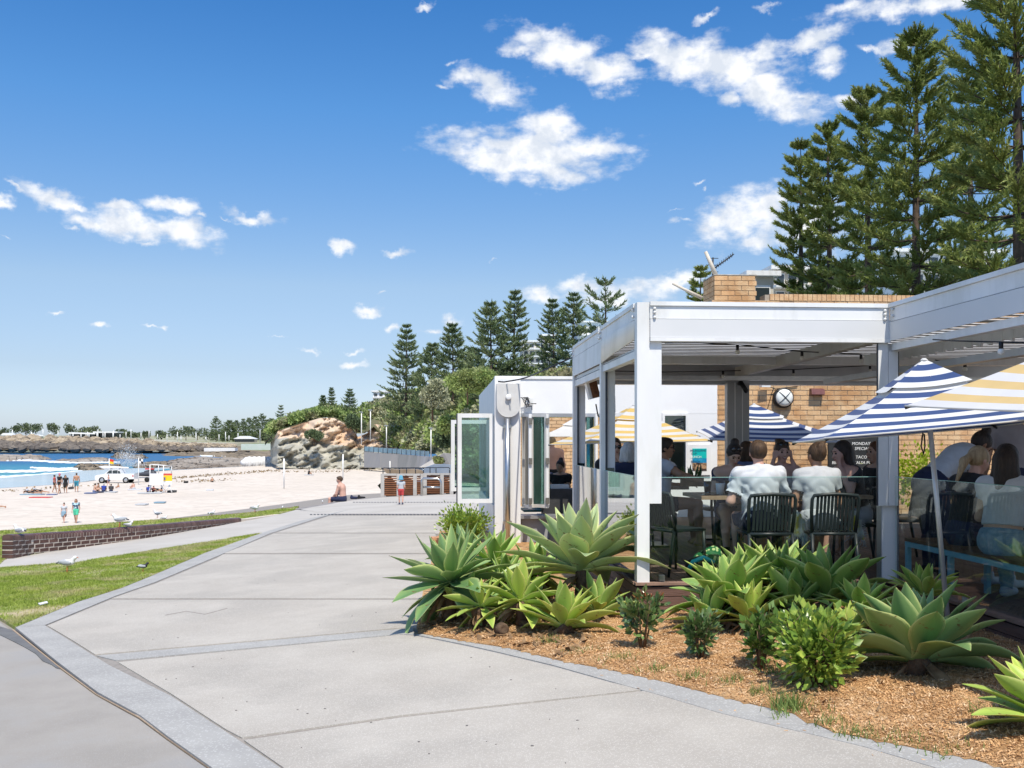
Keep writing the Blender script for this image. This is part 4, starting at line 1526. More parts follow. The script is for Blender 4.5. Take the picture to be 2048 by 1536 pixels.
def agave_mat(name, base, mid, edge):
    m = bpy.data.materials.new(name)
    m.use_nodes = True
    t = m.node_tree
    b = t.nodes['Principled BSDF']
    tcn = N(t, 'ShaderNodeTexCoord')
    sp = N(t, 'ShaderNodeSeparateXYZ')
    L(t, tcn.outputs['UV'], sp.inputs[0])
    # u across (0 edge, .5 middle, 1 edge), v along
    ed = M2(t, 'ABSOLUTE', M2(t, 'SUBTRACT', sp.outputs[0], .5))
    r = N(t, 'ShaderNodeValToRGB')
    r.color_ramp.elements[0].position = .0
    r.color_ramp.elements[0].color = (*base, 1)
    r.color_ramp.elements[1].position = .5
    r.color_ramp.elements[1].color = (*edge, 1)
    e = r.color_ramp.elements.new(.40)
    e.color = (*mid, 1)
    n = N(t, 'ShaderNodeTexNoise', i_Scale=14.0, i_Detail=4.0)
    mp = N(t, 'ShaderNodeMapping')
    mp.inputs['Scale'].default_value = (3, .35, 1)
    L(t, tcn.outputs['UV'], mp.inputs['Vector'])
    L(t, mp.outputs[0], n.inputs['Vector'])
    L(t, M2(t, 'ADD', ed, M2(t, 'MULTIPLY', M2(t, 'SUBTRACT', n.outputs['Fac'], .5), .3)), r.inputs[0])
    oi = N(t, 'ShaderNodeObjectInfo')
    mr = N(t, 'ShaderNodeMapRange')
    L(t, oi.outputs['Random'], mr.inputs[0])
    mr.inputs[3].default_value = .8
    mr.inputs[4].default_value = 1.2
    h = N(t, 'ShaderNodeHueSaturation')
    mh = N(t, 'ShaderNodeMapRange')
    L(t, oi.outputs['Random'], mh.inputs[0])
    mh.inputs[3].default_value = .515
    mh.inputs[4].default_value = .485
    L(t, mh.outputs[0], h.inputs['Hue'])
    L(t, r.outputs[0], h.inputs['Color'])
    L(t, mr.outputs[0], h.inputs['Value'])
    # brown dried tip
    tip = M2(t, 'GREATER_THAN', sp.outputs[1], .985)
    # brown spots and scars
    n2 = N(t, 'ShaderNodeTexNoise', i_Scale=9.0, i_Detail=5.0)
    L(t, tcn.outputs['Object'], n2.inputs['Vector'])
    sc_ = M2(t, 'MULTIPLY', M2(t, 'SUBTRACT', n2.outputs['Fac'], .67), 14, True)
    f = M2(t, 'MAXIMUM', tip, sc_)
    mx = N(t, 'ShaderNodeMix', data_type='RGBA')
    L(t, f, mx.inputs['Factor'])
    L(t, h.outputs[0], mx.inputs[6])
    mx.inputs[7].default_value = (.22, .12, .05, 1)
    L(t, mx.outputs[2], b.inputs['Base Color'])
    b.inputs['Roughness'].default_value = .42
    b.inputs['Specular IOR Level'].default_value = .45
    tl = N(t, 'ShaderNodeBsdfTranslucent')
    L(t, mx.outputs[2], tl.inputs['Color'])
    ms = N(t, 'ShaderNodeMixShader')
    ms.inputs[0].default_value = .24
    L(t, b.outputs[0], ms.inputs[1])
    L(t, tl.outputs[0], ms.inputs[2])
    L(t, ms.outputs[0], t.nodes['Material Output'].inputs['Surface'])
    return m


am_green = agave_mat('agave_leaf_green', (0.25, 0.42, 0.10), (0.42, 0.58, 0.15), (0.80, 0.84, 0.32))
am_pale = agave_mat('agave_leaf_pale', (0.43, 0.55, 0.30), (0.55, 0.66, 0.30), (0.82, 0.82, 0.40))
am_yellow = agave_mat('agave_leaf_yellow_green', (0.36, 0.51, 0.10), (0.52, 0.64, 0.14), (0.82, 0.80, 0.28))
am_blue = agave_mat('agave_leaf_blue_green', (0.20, 0.35, 0.135), (0.32, 0.47, 0.17), (0.70, 0.76, 0.32))
am_dead = pm('dead_leaf', (0.30, 0.19, 0.10), (0.16, 0.09, 0.045), scale=12, rough=.9, coords='World')


def leaf_mesh(name, Ln, Wd, arch, fold, twist, mats, wav=0.0, curl=0.0):
    """leaf along +X from the base, bending with `arch` (rad over its length), V-folded; thin solid"""
    nl, nw = 12, 6
    V, UV = [], []
    p = Vector((0, 0, 0))
    ang = 0.0
    prof = [(0, .55), (.08, .46), (.2, .58), (.34, .84), (.46, 1.0), (.58, .98), (.70, .80), (.82, .52), (.92, .24), (.97, .09), (1.0, .01)]
    rows = []
    for i in range(nl + 1):
        t_ = i / nl
        w = pl(prof, t_) * Wd / 2
        ang = arch * (t_ ** 1.3) - curl * t_ * t_
        if i:
            p = p + Vector((math.cos(ang), 0, -math.sin(ang))) * (Ln / nl)
        up = Vector((math.sin(ang), 0, math.cos(ang)))
        sd = Vector((0, 1, 0))
        tw = twist * t_
        sd, up = sd * math.cos(tw) + up * math.sin(tw), up * math.cos(tw) - sd * math.sin(tw)
        fo = fold * (1 - .55 * t_)
        row = []
        for j in range(nw + 1):
            u = -1 + 2 * j / nw
            z = fo * w * (abs(u) ** 1.4) + wav * w * math.sin(t_ * 9 + (1.2 if u > 0 else 0)) * abs(u) ** 2
            row.append(p + sd * (u * w) + up * z)
            UV.append(((u + 1) / 2, t_))
        rows.append(row)
    for r_ in rows:
        V += r_
    n1 = nw + 1
    th = 0.008
    base = len(V)
    # underside
    for i, r_ in enumerate(rows):
        t_ = i / nl
        for j, q in enumerate(r_):
            u = -1 + 2 * j / nw
            V.append(q + Vector((0, 0, -th * (1 - .75 * t_) * (1.3 - abs(u)) - .001)))
            UV.append(((u + 1) / 2, t_))
    Fc = []
    for i in range(nl):
        for j in range(nw):
            a = i * n1 + j
            Fc.append((a, a + n1, a + n1 + 1, a + 1))
            Fc.append((a + base, a + 1 + base, a + n1 + 1 + base, a + n1 + base))
        for j in (0, nw):
            a = i * n1 + j
            Fc.append((a, a + base, a + n1 + base, a + n1) if j == 0 else (a, a + n1, a + n1 + base, a + base))
    me = bpy.data.meshes.new(name)
    me.from_pydata([tuple(v) for v in V], [], Fc)
    me.polygons.foreach_set('use_smooth', [True] * len(Fc))
    uvl = me.uv_layers.new(name='UVMap')
    for lp_ in me.loops:
        uvl.data[lp_.index].uv = UV[lp_.vertex_index]
    me.materials.append(mats)
    me.update()
    return me


_leafcache = {}


def leaf_var(mat, kind):
    key = (mat.name, kind)
    if key not in _leafcache:
        r = random.Random(hash(kind) % 1000 + 5)
        A = {0: (-.05, .6), 1: (.28, .5), 2: (-.3, .6), 3: (.7, .45), 4: (.12, .75)}[kind % 5]
        _leafcache[key] = leaf_mesh('leaf', 1.0, .30, A[0], A[1], [.25, -.3, .1, -.1, .4][kind % 5], mat, [.04, .10, .02, .14, .06][kind % 5], 0)
    return _leafcache[key]


def agave(label, c, rad, nleaf, mat, seed, tilt=(0, 0), trunk=0.0, up=1.0, hvar=1.0, lean_all=0.0, wide=1.0, el0=10, el1=86, group=None):
    """rosette centre c (x, y, z), leaf length rad"""
    r = random.Random(seed)
    nleaf = int(nleaf * 1.3)
    root = thing('agave', label, 'plant', (c[0], c[1], c[2] - trunk), 0, group)
    T = Matrix.Rotation(tilt[0], 3, 'X') @ Matrix.Rotation(tilt[1], 3, 'Y')
    if trunk > 0:
        pts, rs = [], []
        for i in range(7):
            t_ = i / 6
            pts.append((c[0] + .03 * math.sin(t_ * 3 + seed), c[1] + .02 * math.cos(t_ * 4), c[2] - trunk * (1 - t_)))
            rs.append(.055 + .012 * (i % 2))
        MB().tube(pts, rs, 9).build('trunk', am_dead_trunk, root)
        mb = MB()
        for i in range(int(trunk * 40)):
            a = r.random() * 2 * PI
            z = c[2] - trunk * r.random() * .9
            d = Vector((math.cos(a), math.sin(a), r.uniform(-1.2, -.2))).normalized()
            p = Vector((c[0], c[1], z)) + Vector((math.cos(a), math.sin(a), 0)) * .05
            s_ = Vector((-math.sin(a), math.cos(a), 0)) * r.uniform(.015, .035)
            ln = r.uniform(.08, .22)
            mb.add([p - s_, p + s_, p + d * ln * .6 + s_ * .8, p + d * ln + Vector((0, 0, -.02)), p + d * ln * .6 - s_ * .8], [(0, 1, 2, 3, 4)])
        if mb.v:
            mb.build('dead_leaves', am_dead, root)
    for i in range(5):
        o = bpy.data.objects.new('dead_leaf', leaf_var(am_dead, 3))
        COL.objects.link(o)
        o.parent = root
        m4 = (T @ Matrix.Rotation(r.uniform(0, 6.28), 3, 'Z') @ Matrix.Rotation(R(r.uniform(8, 45)), 3, 'Y') @ Matrix.Rotation(r.uniform(-1, 1), 3, 'X') @ Matrix.Diagonal((rad * r.uniform(.45, .7), rad * r.uniform(.25, .5), rad * .6)).to_3x3()).to_4x4()
        m4.translation = Vector((0, 0, trunk * .8 + .01))
        o.matrix_local = m4
    ga = 2.39996
    for i in range(nleaf):
        t_ = (i + .5) / nleaf          # 0 outer .. 1 inner
        az = i * ga + r.uniform(-.25, .25)
        elv = R(lerp(el0, el1, t_ ** 1.15)) + r.uniform(-.1, .1)
        Ls = rad * (1.0 - .42 * t_ ** 2) * r.uniform(.86, 1.1)
        kind = 3 if t_ < .16 else (1 if t_ < .4 else (r.choice([0, 4, 1]) if t_ < .75 else r.choice([2, 0])))
        me = leaf_var(mat, kind)
        o = bpy.data.objects.new('leaf', me)
        COL.objects.link(o)
        o.parent = root
        q = Matrix.Rotation(az, 3, 'Z') @ Matrix.Rotation(-elv, 3, 'Y') @ Matrix.Rotation(r.uniform(-.2, .2), 3, 'X')
        q = T @ q
        sc = Matrix.Diagonal((Ls, Ls * r.uniform(.9, 1.15) * (.85 + .25 * (1 - t_)) * wide, Ls)).to_3x3()
        off = T @ Vector((math.cos(az) * .03, math.sin(az) * .03, .05 * t_ - .02))
        m4 = (q @ sc).to_4x4()
        m4.translation = off + Vector((0, 0, trunk))
        o.matrix_local = m4
    return root


am_dead_trunk = pm('agave_trunk', (0.16, 0.105, 0.065), (0.09, 0.055, 0.035), scale=20, rough=1, bump=1, bscale=40, coords='World')


def gp(px, py):
    p = gnd(px, py)
    return Vector((p.x, p.y, mzs(p.x, p.y)))


def ros(px, pyc, pyb, trunk=None):
    """rosette centre seen at (px, pyc) above a ground point at (px, pyb)"""
    g = gp(px, pyb)
    w = (g - EYE).dot(Vector((SA, CA, 0)))
    z = EYE.z + (HOR - pyc) / F * w
    return (g.x, g.y, z), w, z - g.z


AG = [
    # px, rosette centre y, ground y, radius px, leaves, mat, seed, label, tilt
    (905, 1165, 1250, 118, 30, am_blue, 11, 'leaning grey green agave at the left tip of the bed, overhanging the path', (-.15, -.25)),
    (1158, 1140, 1236, 142, 30, am_pale, 12, 'tallest pale agave raised on a bare brown trunk left of the corner post', (-.22, .0)),
    (1040, 1205, 1262, 88, 24, am_yellow, 13, 'low bright agave between the grey green one and the tall pale one', (-.45, .05)),
    (1130, 1252, 1275, 88, 22, am_yellow, 14, 'lowest agave at the front of the left clump, drooping onto the wood chips', (-.3, .1)),
    (962, 1215, 1262, 70, 20, am_yellow, 15, 'small yellow green agave just right of the grey green one', (-.3, -.1)),
    (985, 1130, 1205, 88, 20, am_green, 16, 'green agave standing behind the left clump, in front of the kiosk column', (-.1, .2)),
    (1195, 1225, 1245, 76, 18, am_green, 17, 'small agave under the tall pale one, beside the deck boards', (-.3, .25)),
    (1462, 1205, 1262, 112, 28, am_green, 18, 'bushy green agave at the left of the right hand clump, in front of the glass', (-.3, -.15)),
    (1560, 1175, 1235, 104, 24, am_green, 19, 'upright agave at the back of the right clump below the slatted chair', (-.05, .0)),
    (1656, 1195, 1258, 116, 28, am_green, 20, 'broad leaved agave in the middle of the right clump below the second chair', (-.32, .02)),
    (1848, 1190, 1272, 66, 20, am_yellow, 21, 'small sunlit yellow green agave at the foot of the leaning umbrella pole', (-.2, .05)),
    (1622, 1270, 1292, 72, 18, am_yellow, 22, 'low agave tucked behind the bushy green shrub', (-.2, .0)),
    (1838, 1318, 1362, 158, 32, am_blue, 23, 'largest agave, dark green, spreading at the right front of the garden bed', (-.38, .04)),
    (2110, 1440, 1475, 150, 22, am_yellow, 24, 'agave cut off by the right edge of the photo, only its left leaves showing', (-.2, -.1)),
    (1500, 1238, 1275, 84, 20, am_yellow, 25, 'low pale agave at the front of the right clump, left of the thin shrub', (-.35, -.1)),
    (930, 1215, 1248, 66, 16, am_green, 26, 'small dark agave drooping under the grey green one at the left tip', (-.3, -.3)),
    (1075, 1150, 1205, 80, 18, am_green, 27, 'dark green agave in the gap left of the tall pale one', (-.2, .0)),
    (930, 1120, 1190, 84, 18, am_blue, 28, 'grey green agave at the back of the left clump below the round bush', (-.1, -.1)),
    (1010, 1165, 1225, 74, 18, am_green, 29, 'green agave half hidden in the middle of the left clump', (-.2, .1)),
    (1590, 1215, 1262, 92, 20, am_green, 41, 'green agave filling the middle of the right clump', (-.3, .05)),
    (1725, 1225, 1285, 74, 20, am_green, 42, 'green agave between the broad leaved one and the largest one', (-.25, .1)),
    (1500, 1170, 1232, 88, 20, am_green, 43, 'upright agave at the back left of the right clump below the glass', (-.05, -.1)),
    (1425, 1245, 1270, 78, 18, am_green, 45, 'low agave at the front left corner of the right clump', (-.35, -.15)),
    (1700, 1265, 1300, 62, 16, am_yellow, 46, 'pale agave squeezed between the bushy shrub and the largest agave', (-.25, .0)),
]
AGO = []
for (px, pyc, pyb, rp, nl_, mt, sd, lab, tl_) in AG:
    c, w, hgt = ros(px, pyc, pyb)
    AGO.append(agave(lab, c, 1.24 * rp / F * w, nl_, mt, sd, tl_, trunk=max(0, hgt), el0=-28 if (hgt > .12 and px < 1100) else 14, wide=1.2 if px == 1838 else 1))
# cut stumps and dead leaves under the left clump
for k, (px, py, lab) in enumerate(((985, 1262, 'grey cut agave stump lying under the left clump, further left one'), (1005, 1276, 'grey cut agave stump lying under the left clump, nearer one'))):
    g = gp(px, py)
    MBs = MB().lathe(g + Vector((0, 0, .05)), [(.05, -.10), (.056, -.02), (.05, .03), (.03, .035), (.012, .028)], 12, axis=(.25, -1, .15))
    tag(MBs.build('agave_stump', am_dead_trunk), lab, 'stump', 'cut agave stumps')
def leaflitter(poly_px, n, seed, size=.06):
    r = random.Random(seed)
    poly = G2(poly_px)
    xs = [p[0] for p in poly]
    ys = [p[1] for p in poly]
    mb = MB()
    c = 0
    while c < n:
        x, y = r.uniform(min(xs), max(xs)), r.uniform(min(ys), max(ys))
        if not in_poly(np.array([x]), np.array([y]), poly)[0]:
            continue
        c += 1
        z = mzs(x, y) + .012
        a = r.random() * PI * 2
        ln = size * r.uniform(.5, 1.6)
        d = Vector((math.cos(a), math.sin(a), r.uniform(-.2, .35))) * ln
        s_ = Vector((-math.sin(a), math.cos(a), r.uniform(-.3, .3))) * ln * r.uniform(.12, .3)
        p = Vector((x, y, z))
        mb.add([p - d, p - d * .2 + s_, p + d + Vector((0, 0, .02)), p - d * .2 - s_ + Vector((0, 0, .01))], [(0, 1, 2, 3)])
    return mb


stuff(leaflitter([(835, 1258), (1020, 1296), (1130, 1322), (1180, 1290), (1180, 1250), (900, 1230)], 240, 5).build('dead_leaf_litter', am_dead), 'brown dead agave leaves under the left clump', 'leaf litter')
stuff(leaflitter([(1460, 1400), (1500, 1300), (1650, 1300), (2040, 1380), (2040, 1500), (1700, 1460)], 130, 6, .028).build('dead_leaf_litter', am_dead), 'dry leaves scattered on the right part of the mulch', 'leaf litter')


# ---- leafy shrubs
def leaves_np(C, Nn, size, aspect, mat, name, parent=None, seed=0, up=.3, fold=.25):
    """many small pointed leaves (two triangles folded along the midrib) at points C (n,3), outward normals Nn"""
    r = np.random.default_rng(seed)
    n = len(C)
    d = Nn + r.normal(0, .55, (n, 3)) + np.array([0, 0, up])
    d /= np.linalg.norm(d, axis=1)[:, None]
    rnd = r.normal(0, 1, (n, 3))
    s_ = np.cross(d, rnd)
    s_ /= np.linalg.norm(s_, axis=1)[:, None] + 1e-9
    nn = np.cross(s_, d)
    Ls = (size * (.6 + .8 * r.random(n)))[:, None]
    W = Ls * aspect
    V = np.stack([C, C + d * Ls * .45 + s_ * W + nn * W * fold, C + d * Ls, C + d * Ls * .45 - s_ * W + nn * W * fold], 1).reshape(-1, 3)
    k = np.arange(n)[:, None] * 4
    T = np.concatenate([k + np.array([[0, 1, 2]]), k + np.array([[0, 2, 3]])], 1).reshape(-1, 3)
    return mesh_np(name, V, T, mat, parent)


m_shrub = pm('shrub_leaf', (0.07, 0.145, 0.035), (0.15, 0.26, 0.05), scale=9, rough=.28, coords='World', spec=.7, trans=.15, c3=(0.16, 0.26, 0.05), scale3=18)
m_shrub_y = pm('shrub_leaf_bright', (0.11, 0.21, 0.035), (0.26, 0.39, 0.06), scale=8, rough=.3, coords='World', spec=.6, trans=.25, c3=(0.48, 0.58, 0.10), scale3=15)
m_shrub_d = pm('shrub_leaf_dark', (0.06, 0.125, 0.035), (0.13, 0.22, 0.06), scale=9, rough=.28, coords='World', spec=.7, trans=.1, c3=(0.20, 0.27, 0.11), scale3=22)
m_twig = pm('twig', (0.10, 0.06, 0.035), (0.17, 0.11, 0.07), scale=20, rough=.9, coords='World')
m_redleaf = pm('red_leaf', (0.25, 0.06, 0.03), (0.32, 0.14, 0.05), scale=9, rough=.5, coords='World')


def shrub(label, px, pyb, h_px, w_px, mat, seed, nleaf=900, nstem=7, size=.045, sparse=False, cat='shrub', red=0):
    g = gp(px, pyb)
    w = (g - EYE).dot(Vector((SA, CA, 0)))
    H, Wd = h_px / F * w, w_px / F * w / 2
    root = thing('shrub', label, cat, g)
    r = random.Random(seed)
    rn = np.random.default_rng(seed)
    mb = MB()
    tips = []
    for i in range(nstem):
        a = 2 * PI * i / nstem + r.uniform(-.4, .4)
        rad = Wd * r.uniform(.25, .95)
        top = g + Vector((math.cos(a) * rad, math.sin(a) * rad, H * r.uniform(.6, .97)))
        mid = g.lerp(top, .5) + Vector((math.cos(a) * rad * .12, math.sin(a) * rad * .12, H * .05))
        pts = [g + Vector((math.cos(a) * .015, math.sin(a) * .015, 0)), mid, top]
        mb.tube(pts, [.008, .006, .003], 5)
        tips.append(pts)
        for k in range(3):
            t_ = r.uniform(.3, .9)
            b0 = pts[0].lerp(mid, t_ * 2) if t_ < .5 else mid.lerp(top, t_ * 2 - 1)
            b1 = b0 + Vector((r.uniform(-1, 1), r.uniform(-1, 1), r.uniform(.2, 1.0))).normalized() * H * r.uniform(.15, .3)
            mb.tube([b0, b1], [.004, .002], 4)
            tips.append([b0, b0.lerp(b1, .5), b1])
    mb.build('stem', m_twig, root)
    n = nleaf
    C = np.zeros((n, 3))
    Nn = np.zeros((n, 3))
    gg = np.array(g)
    for i in range(n):
        tp = tips[r.randrange(len(tips))]
        t_ = r.uniform(.25, 1.0) if sparse else r.uniform(.12, 1.0)
        b0 = tp[0].lerp(tp[1], t_ * 2) if t_ < .5 else tp[1].lerp(tp[2], t_ * 2 - 1)
        sp = .018 if sparse else Wd * .20
        C[i] = np.array(b0) + rn.normal(0, sp, 3)
        C[i, 2] = max(C[i, 2], g.z + .01)
        v = C[i] - (gg + np.array([0, 0, H * .35]))
        Nn[i] = v / (np.linalg.norm(v) + 1e-6)
    leaves_np(C, Nn, size, .30, mat, 'foliage', root, seed)
    if red:
        k = np.argsort(C[:, 2])[-red:]
        leaves_np(C[k] + np.array([0, 0, .01]), Nn[k], size * .8, .3, m_redleaf, 'young_leaves', root, seed + 1)
    return root


shrub('bushy bright green shrub in front of the large agaves', 1640, 1383, 142, 168, m_shrub_y, 31, 1500, 14, .064)
shrub('sparse dark shrub just left of the bushy bright one', 1522, 1345, 110, 100, m_shrub, 32, 520, 8, .058, sparse=True)
shrub('small dark shrub alone on the mulch, second from the left', 1400, 1328, 100, 62, m_shrub_d, 33, 400, 6, .056, sparse=True)
shrub('small dark shrub with reddish tips at the deck corner', 1285, 1304, 104, 82, m_shrub_d, 34, 440, 6, .058, sparse=True, red=26)
shrub('rounded glossy green bush beside the promenade, left of the kiosk column', 930, 1108, 80, 88, m_shrub_y, 35, 5200, 16, .05)
shrub('dark green bush half hidden behind the left corner post', 1236, 1160, 135, 85, m_shrub, 36, 1500, 10, .05)
# planting seen beyond the tables
b_ = shrub('yellow green bush in sunlight against the brick wall, behind the pole', 1842, 1060, 10, 10, m_shrub_y, 37, 10, 2, .05)
for o in list(b_.children):
    bpy.data.objects.remove(o)
yb = atY(1842, 940, 15.8)
b_.location = (yb.x, yb.y, DZ)
C = np.array(yb) + rng.normal(0, 1, (1500, 3)) * np.array([.22, .2, .2])
C[:, 2] -= .1
leaves_np(C, (C - np.array(yb)) * 3, .07, .3, pm('lime_leaf', (0.30, 0.42, 0.03), (0.42, 0.50, 0.05), scale=8, rough=.4, coords='World', trans=.4), 'foliage', b_, 38)
MB().tube([(yb.x, yb.y, DZ), (yb.x, yb.y, yb.z)], .03, 6).build('stem', m_twig, b_)

# ---- terracotta planter edge by the promenade bush
tp = gnd(885, 1108)
tag(MB().box((tp.x, tp.y, tp.z + .12), (.35, .25, .3), rz=.1).build('planter_block', pm('terracotta', (0.50, 0.24, 0.12), (0.58, 0.32, 0.18), scale=6, rough=.9, coords='World')), 'orange terracotta block at the foot of the bush by the promenade', 'planter')

# ---- grass tufts on the mulch
m_weed = pm('weed_grass', (0.12, 0.20, 0.05), (0.26, 0.33, 0.09), scale=8, rough=.6, coords='World', trans=.25)
def tufts(name, spots, lab):
    xs, ys, hs = [], [], []
    for (px, py, n, hh, sp) in spots:
        g = gp(px, py)
        xs.append(g.x + rng.normal(0, sp, n))
        ys.append(g.y + rng.normal(0, sp * .8, n))
        hs.append(np.full(n, hh))
    xs, ys, hs = map(np.concatenate, (xs, ys, hs))
    o = blades(name, xs, ys, mz(xs, ys) - .005, hs, .0035, m_weed, .7)
    return stuff(o, lab, 'grass')


tufts('grass_tufts', [(1575, 1418, 160, .10, .05), (1590, 1425, 90, .07, .09), (1520, 1392, 70, .06, .05), (1720, 1470, 90, .05, .08), (1460, 1370, 70, .05, .06), (1380, 1360, 70, .05, .06), (1240, 1322, 110, .04, .09),
                       (1310, 1345, 60, .05, .05), (1655, 1450, 60, .05, .06), (1800, 1482, 60, .04, .08), (1100, 1290, 60, .06, .05), (1160, 1308, 80, .04, .08), (1970, 1440, 40, .07, .05), (1890, 1500, 70, .04, .09), (1545, 1360, 60, .07, .04)],
      'thin weeds and grass tufts growing through the mulch')
# ================================================================== figures: bodies as one smooth surface
def surface_nets(D, org, vox):
    """D: 3-D array of signed distance, returns verts, quads"""
    ins = D < 0
    nx, ny, nz = D.shape
    c = np.zeros((nx - 1, ny - 1, nz - 1), np.int8)
    for i in (0, 1):
        for j in (0, 1):
            for k in (0, 1):
                c += ins[i:nx - 1 + i, j:ny - 1 + j, k:nz - 1 + k]
    act = (c > 0) & (c < 8)
    ids = -np.ones(act.shape, np.int32)
    cells = np.argwhere(act)
    ids[act] = np.arange(len(cells))
    if len(cells) == 0:
        return np.zeros((0, 3)), np.zeros((0, 4), int)
    acc = np.zeros((len(cells), 3))
    cnt = np.zeros(len(cells))
    corners = [(i, j, k) for i in (0, 1) for j in (0, 1) for k in (0, 1)]
    vals = {q: D[cells[:, 0] + q[0], cells[:, 1] + q[1], cells[:, 2] + q[2]] for q in corners}
    for a in corners:
        for ax in range(3):
            if a[ax] == 0:
                b = list(a)
                b[ax] = 1
                b = tuple(b)
                va, vb = vals[a], vals[b]
                m = (va < 0) != (vb < 0)
                t = np.where(m, va / np.where(va == vb, 1, va - vb), 0)
                p = np.array(a, float)[None, :].repeat(len(cells), 0)
                p[:, ax] = t
                acc += p * m[:, None]
                cnt += m
    V = cells + acc / np.maximum(cnt, 1)[:, None]
    V = V * vox + org
    quads = []
    for ax in range(3):
        o1, o2 = [(1, 2), (2, 0), (0, 1)][ax]
        sl0 = [slice(1, -1)] * 3
        sl0[ax] = slice(0, -1)
        sl1 = list(sl0)
        sl1[ax] = slice(1, None)
        A, B = ins[tuple(sl0)], ins[tuple(sl1)]
        m = A != B
        idx = np.argwhere(m)
        off = np.array([1, 1, 1])
        off[ax] = 0
        g = idx + off
        flip = A[m]
        def cell(d1, d2):
            q = g.copy()
            q[:, o1] -= d1
            q[:, o2] -= d2
            return ids[q[:, 0], q[:, 1], q[:, 2]]
        q4 = np.stack([cell(1, 1), cell(0, 1), cell(0, 0), cell(1, 0)], 1)
        q4[~flip] = q4[~flip][:, ::-1]
        quads.append(q4)
    Q = np.concatenate(quads)
    return V, Q[(Q >= 0).all(1)]


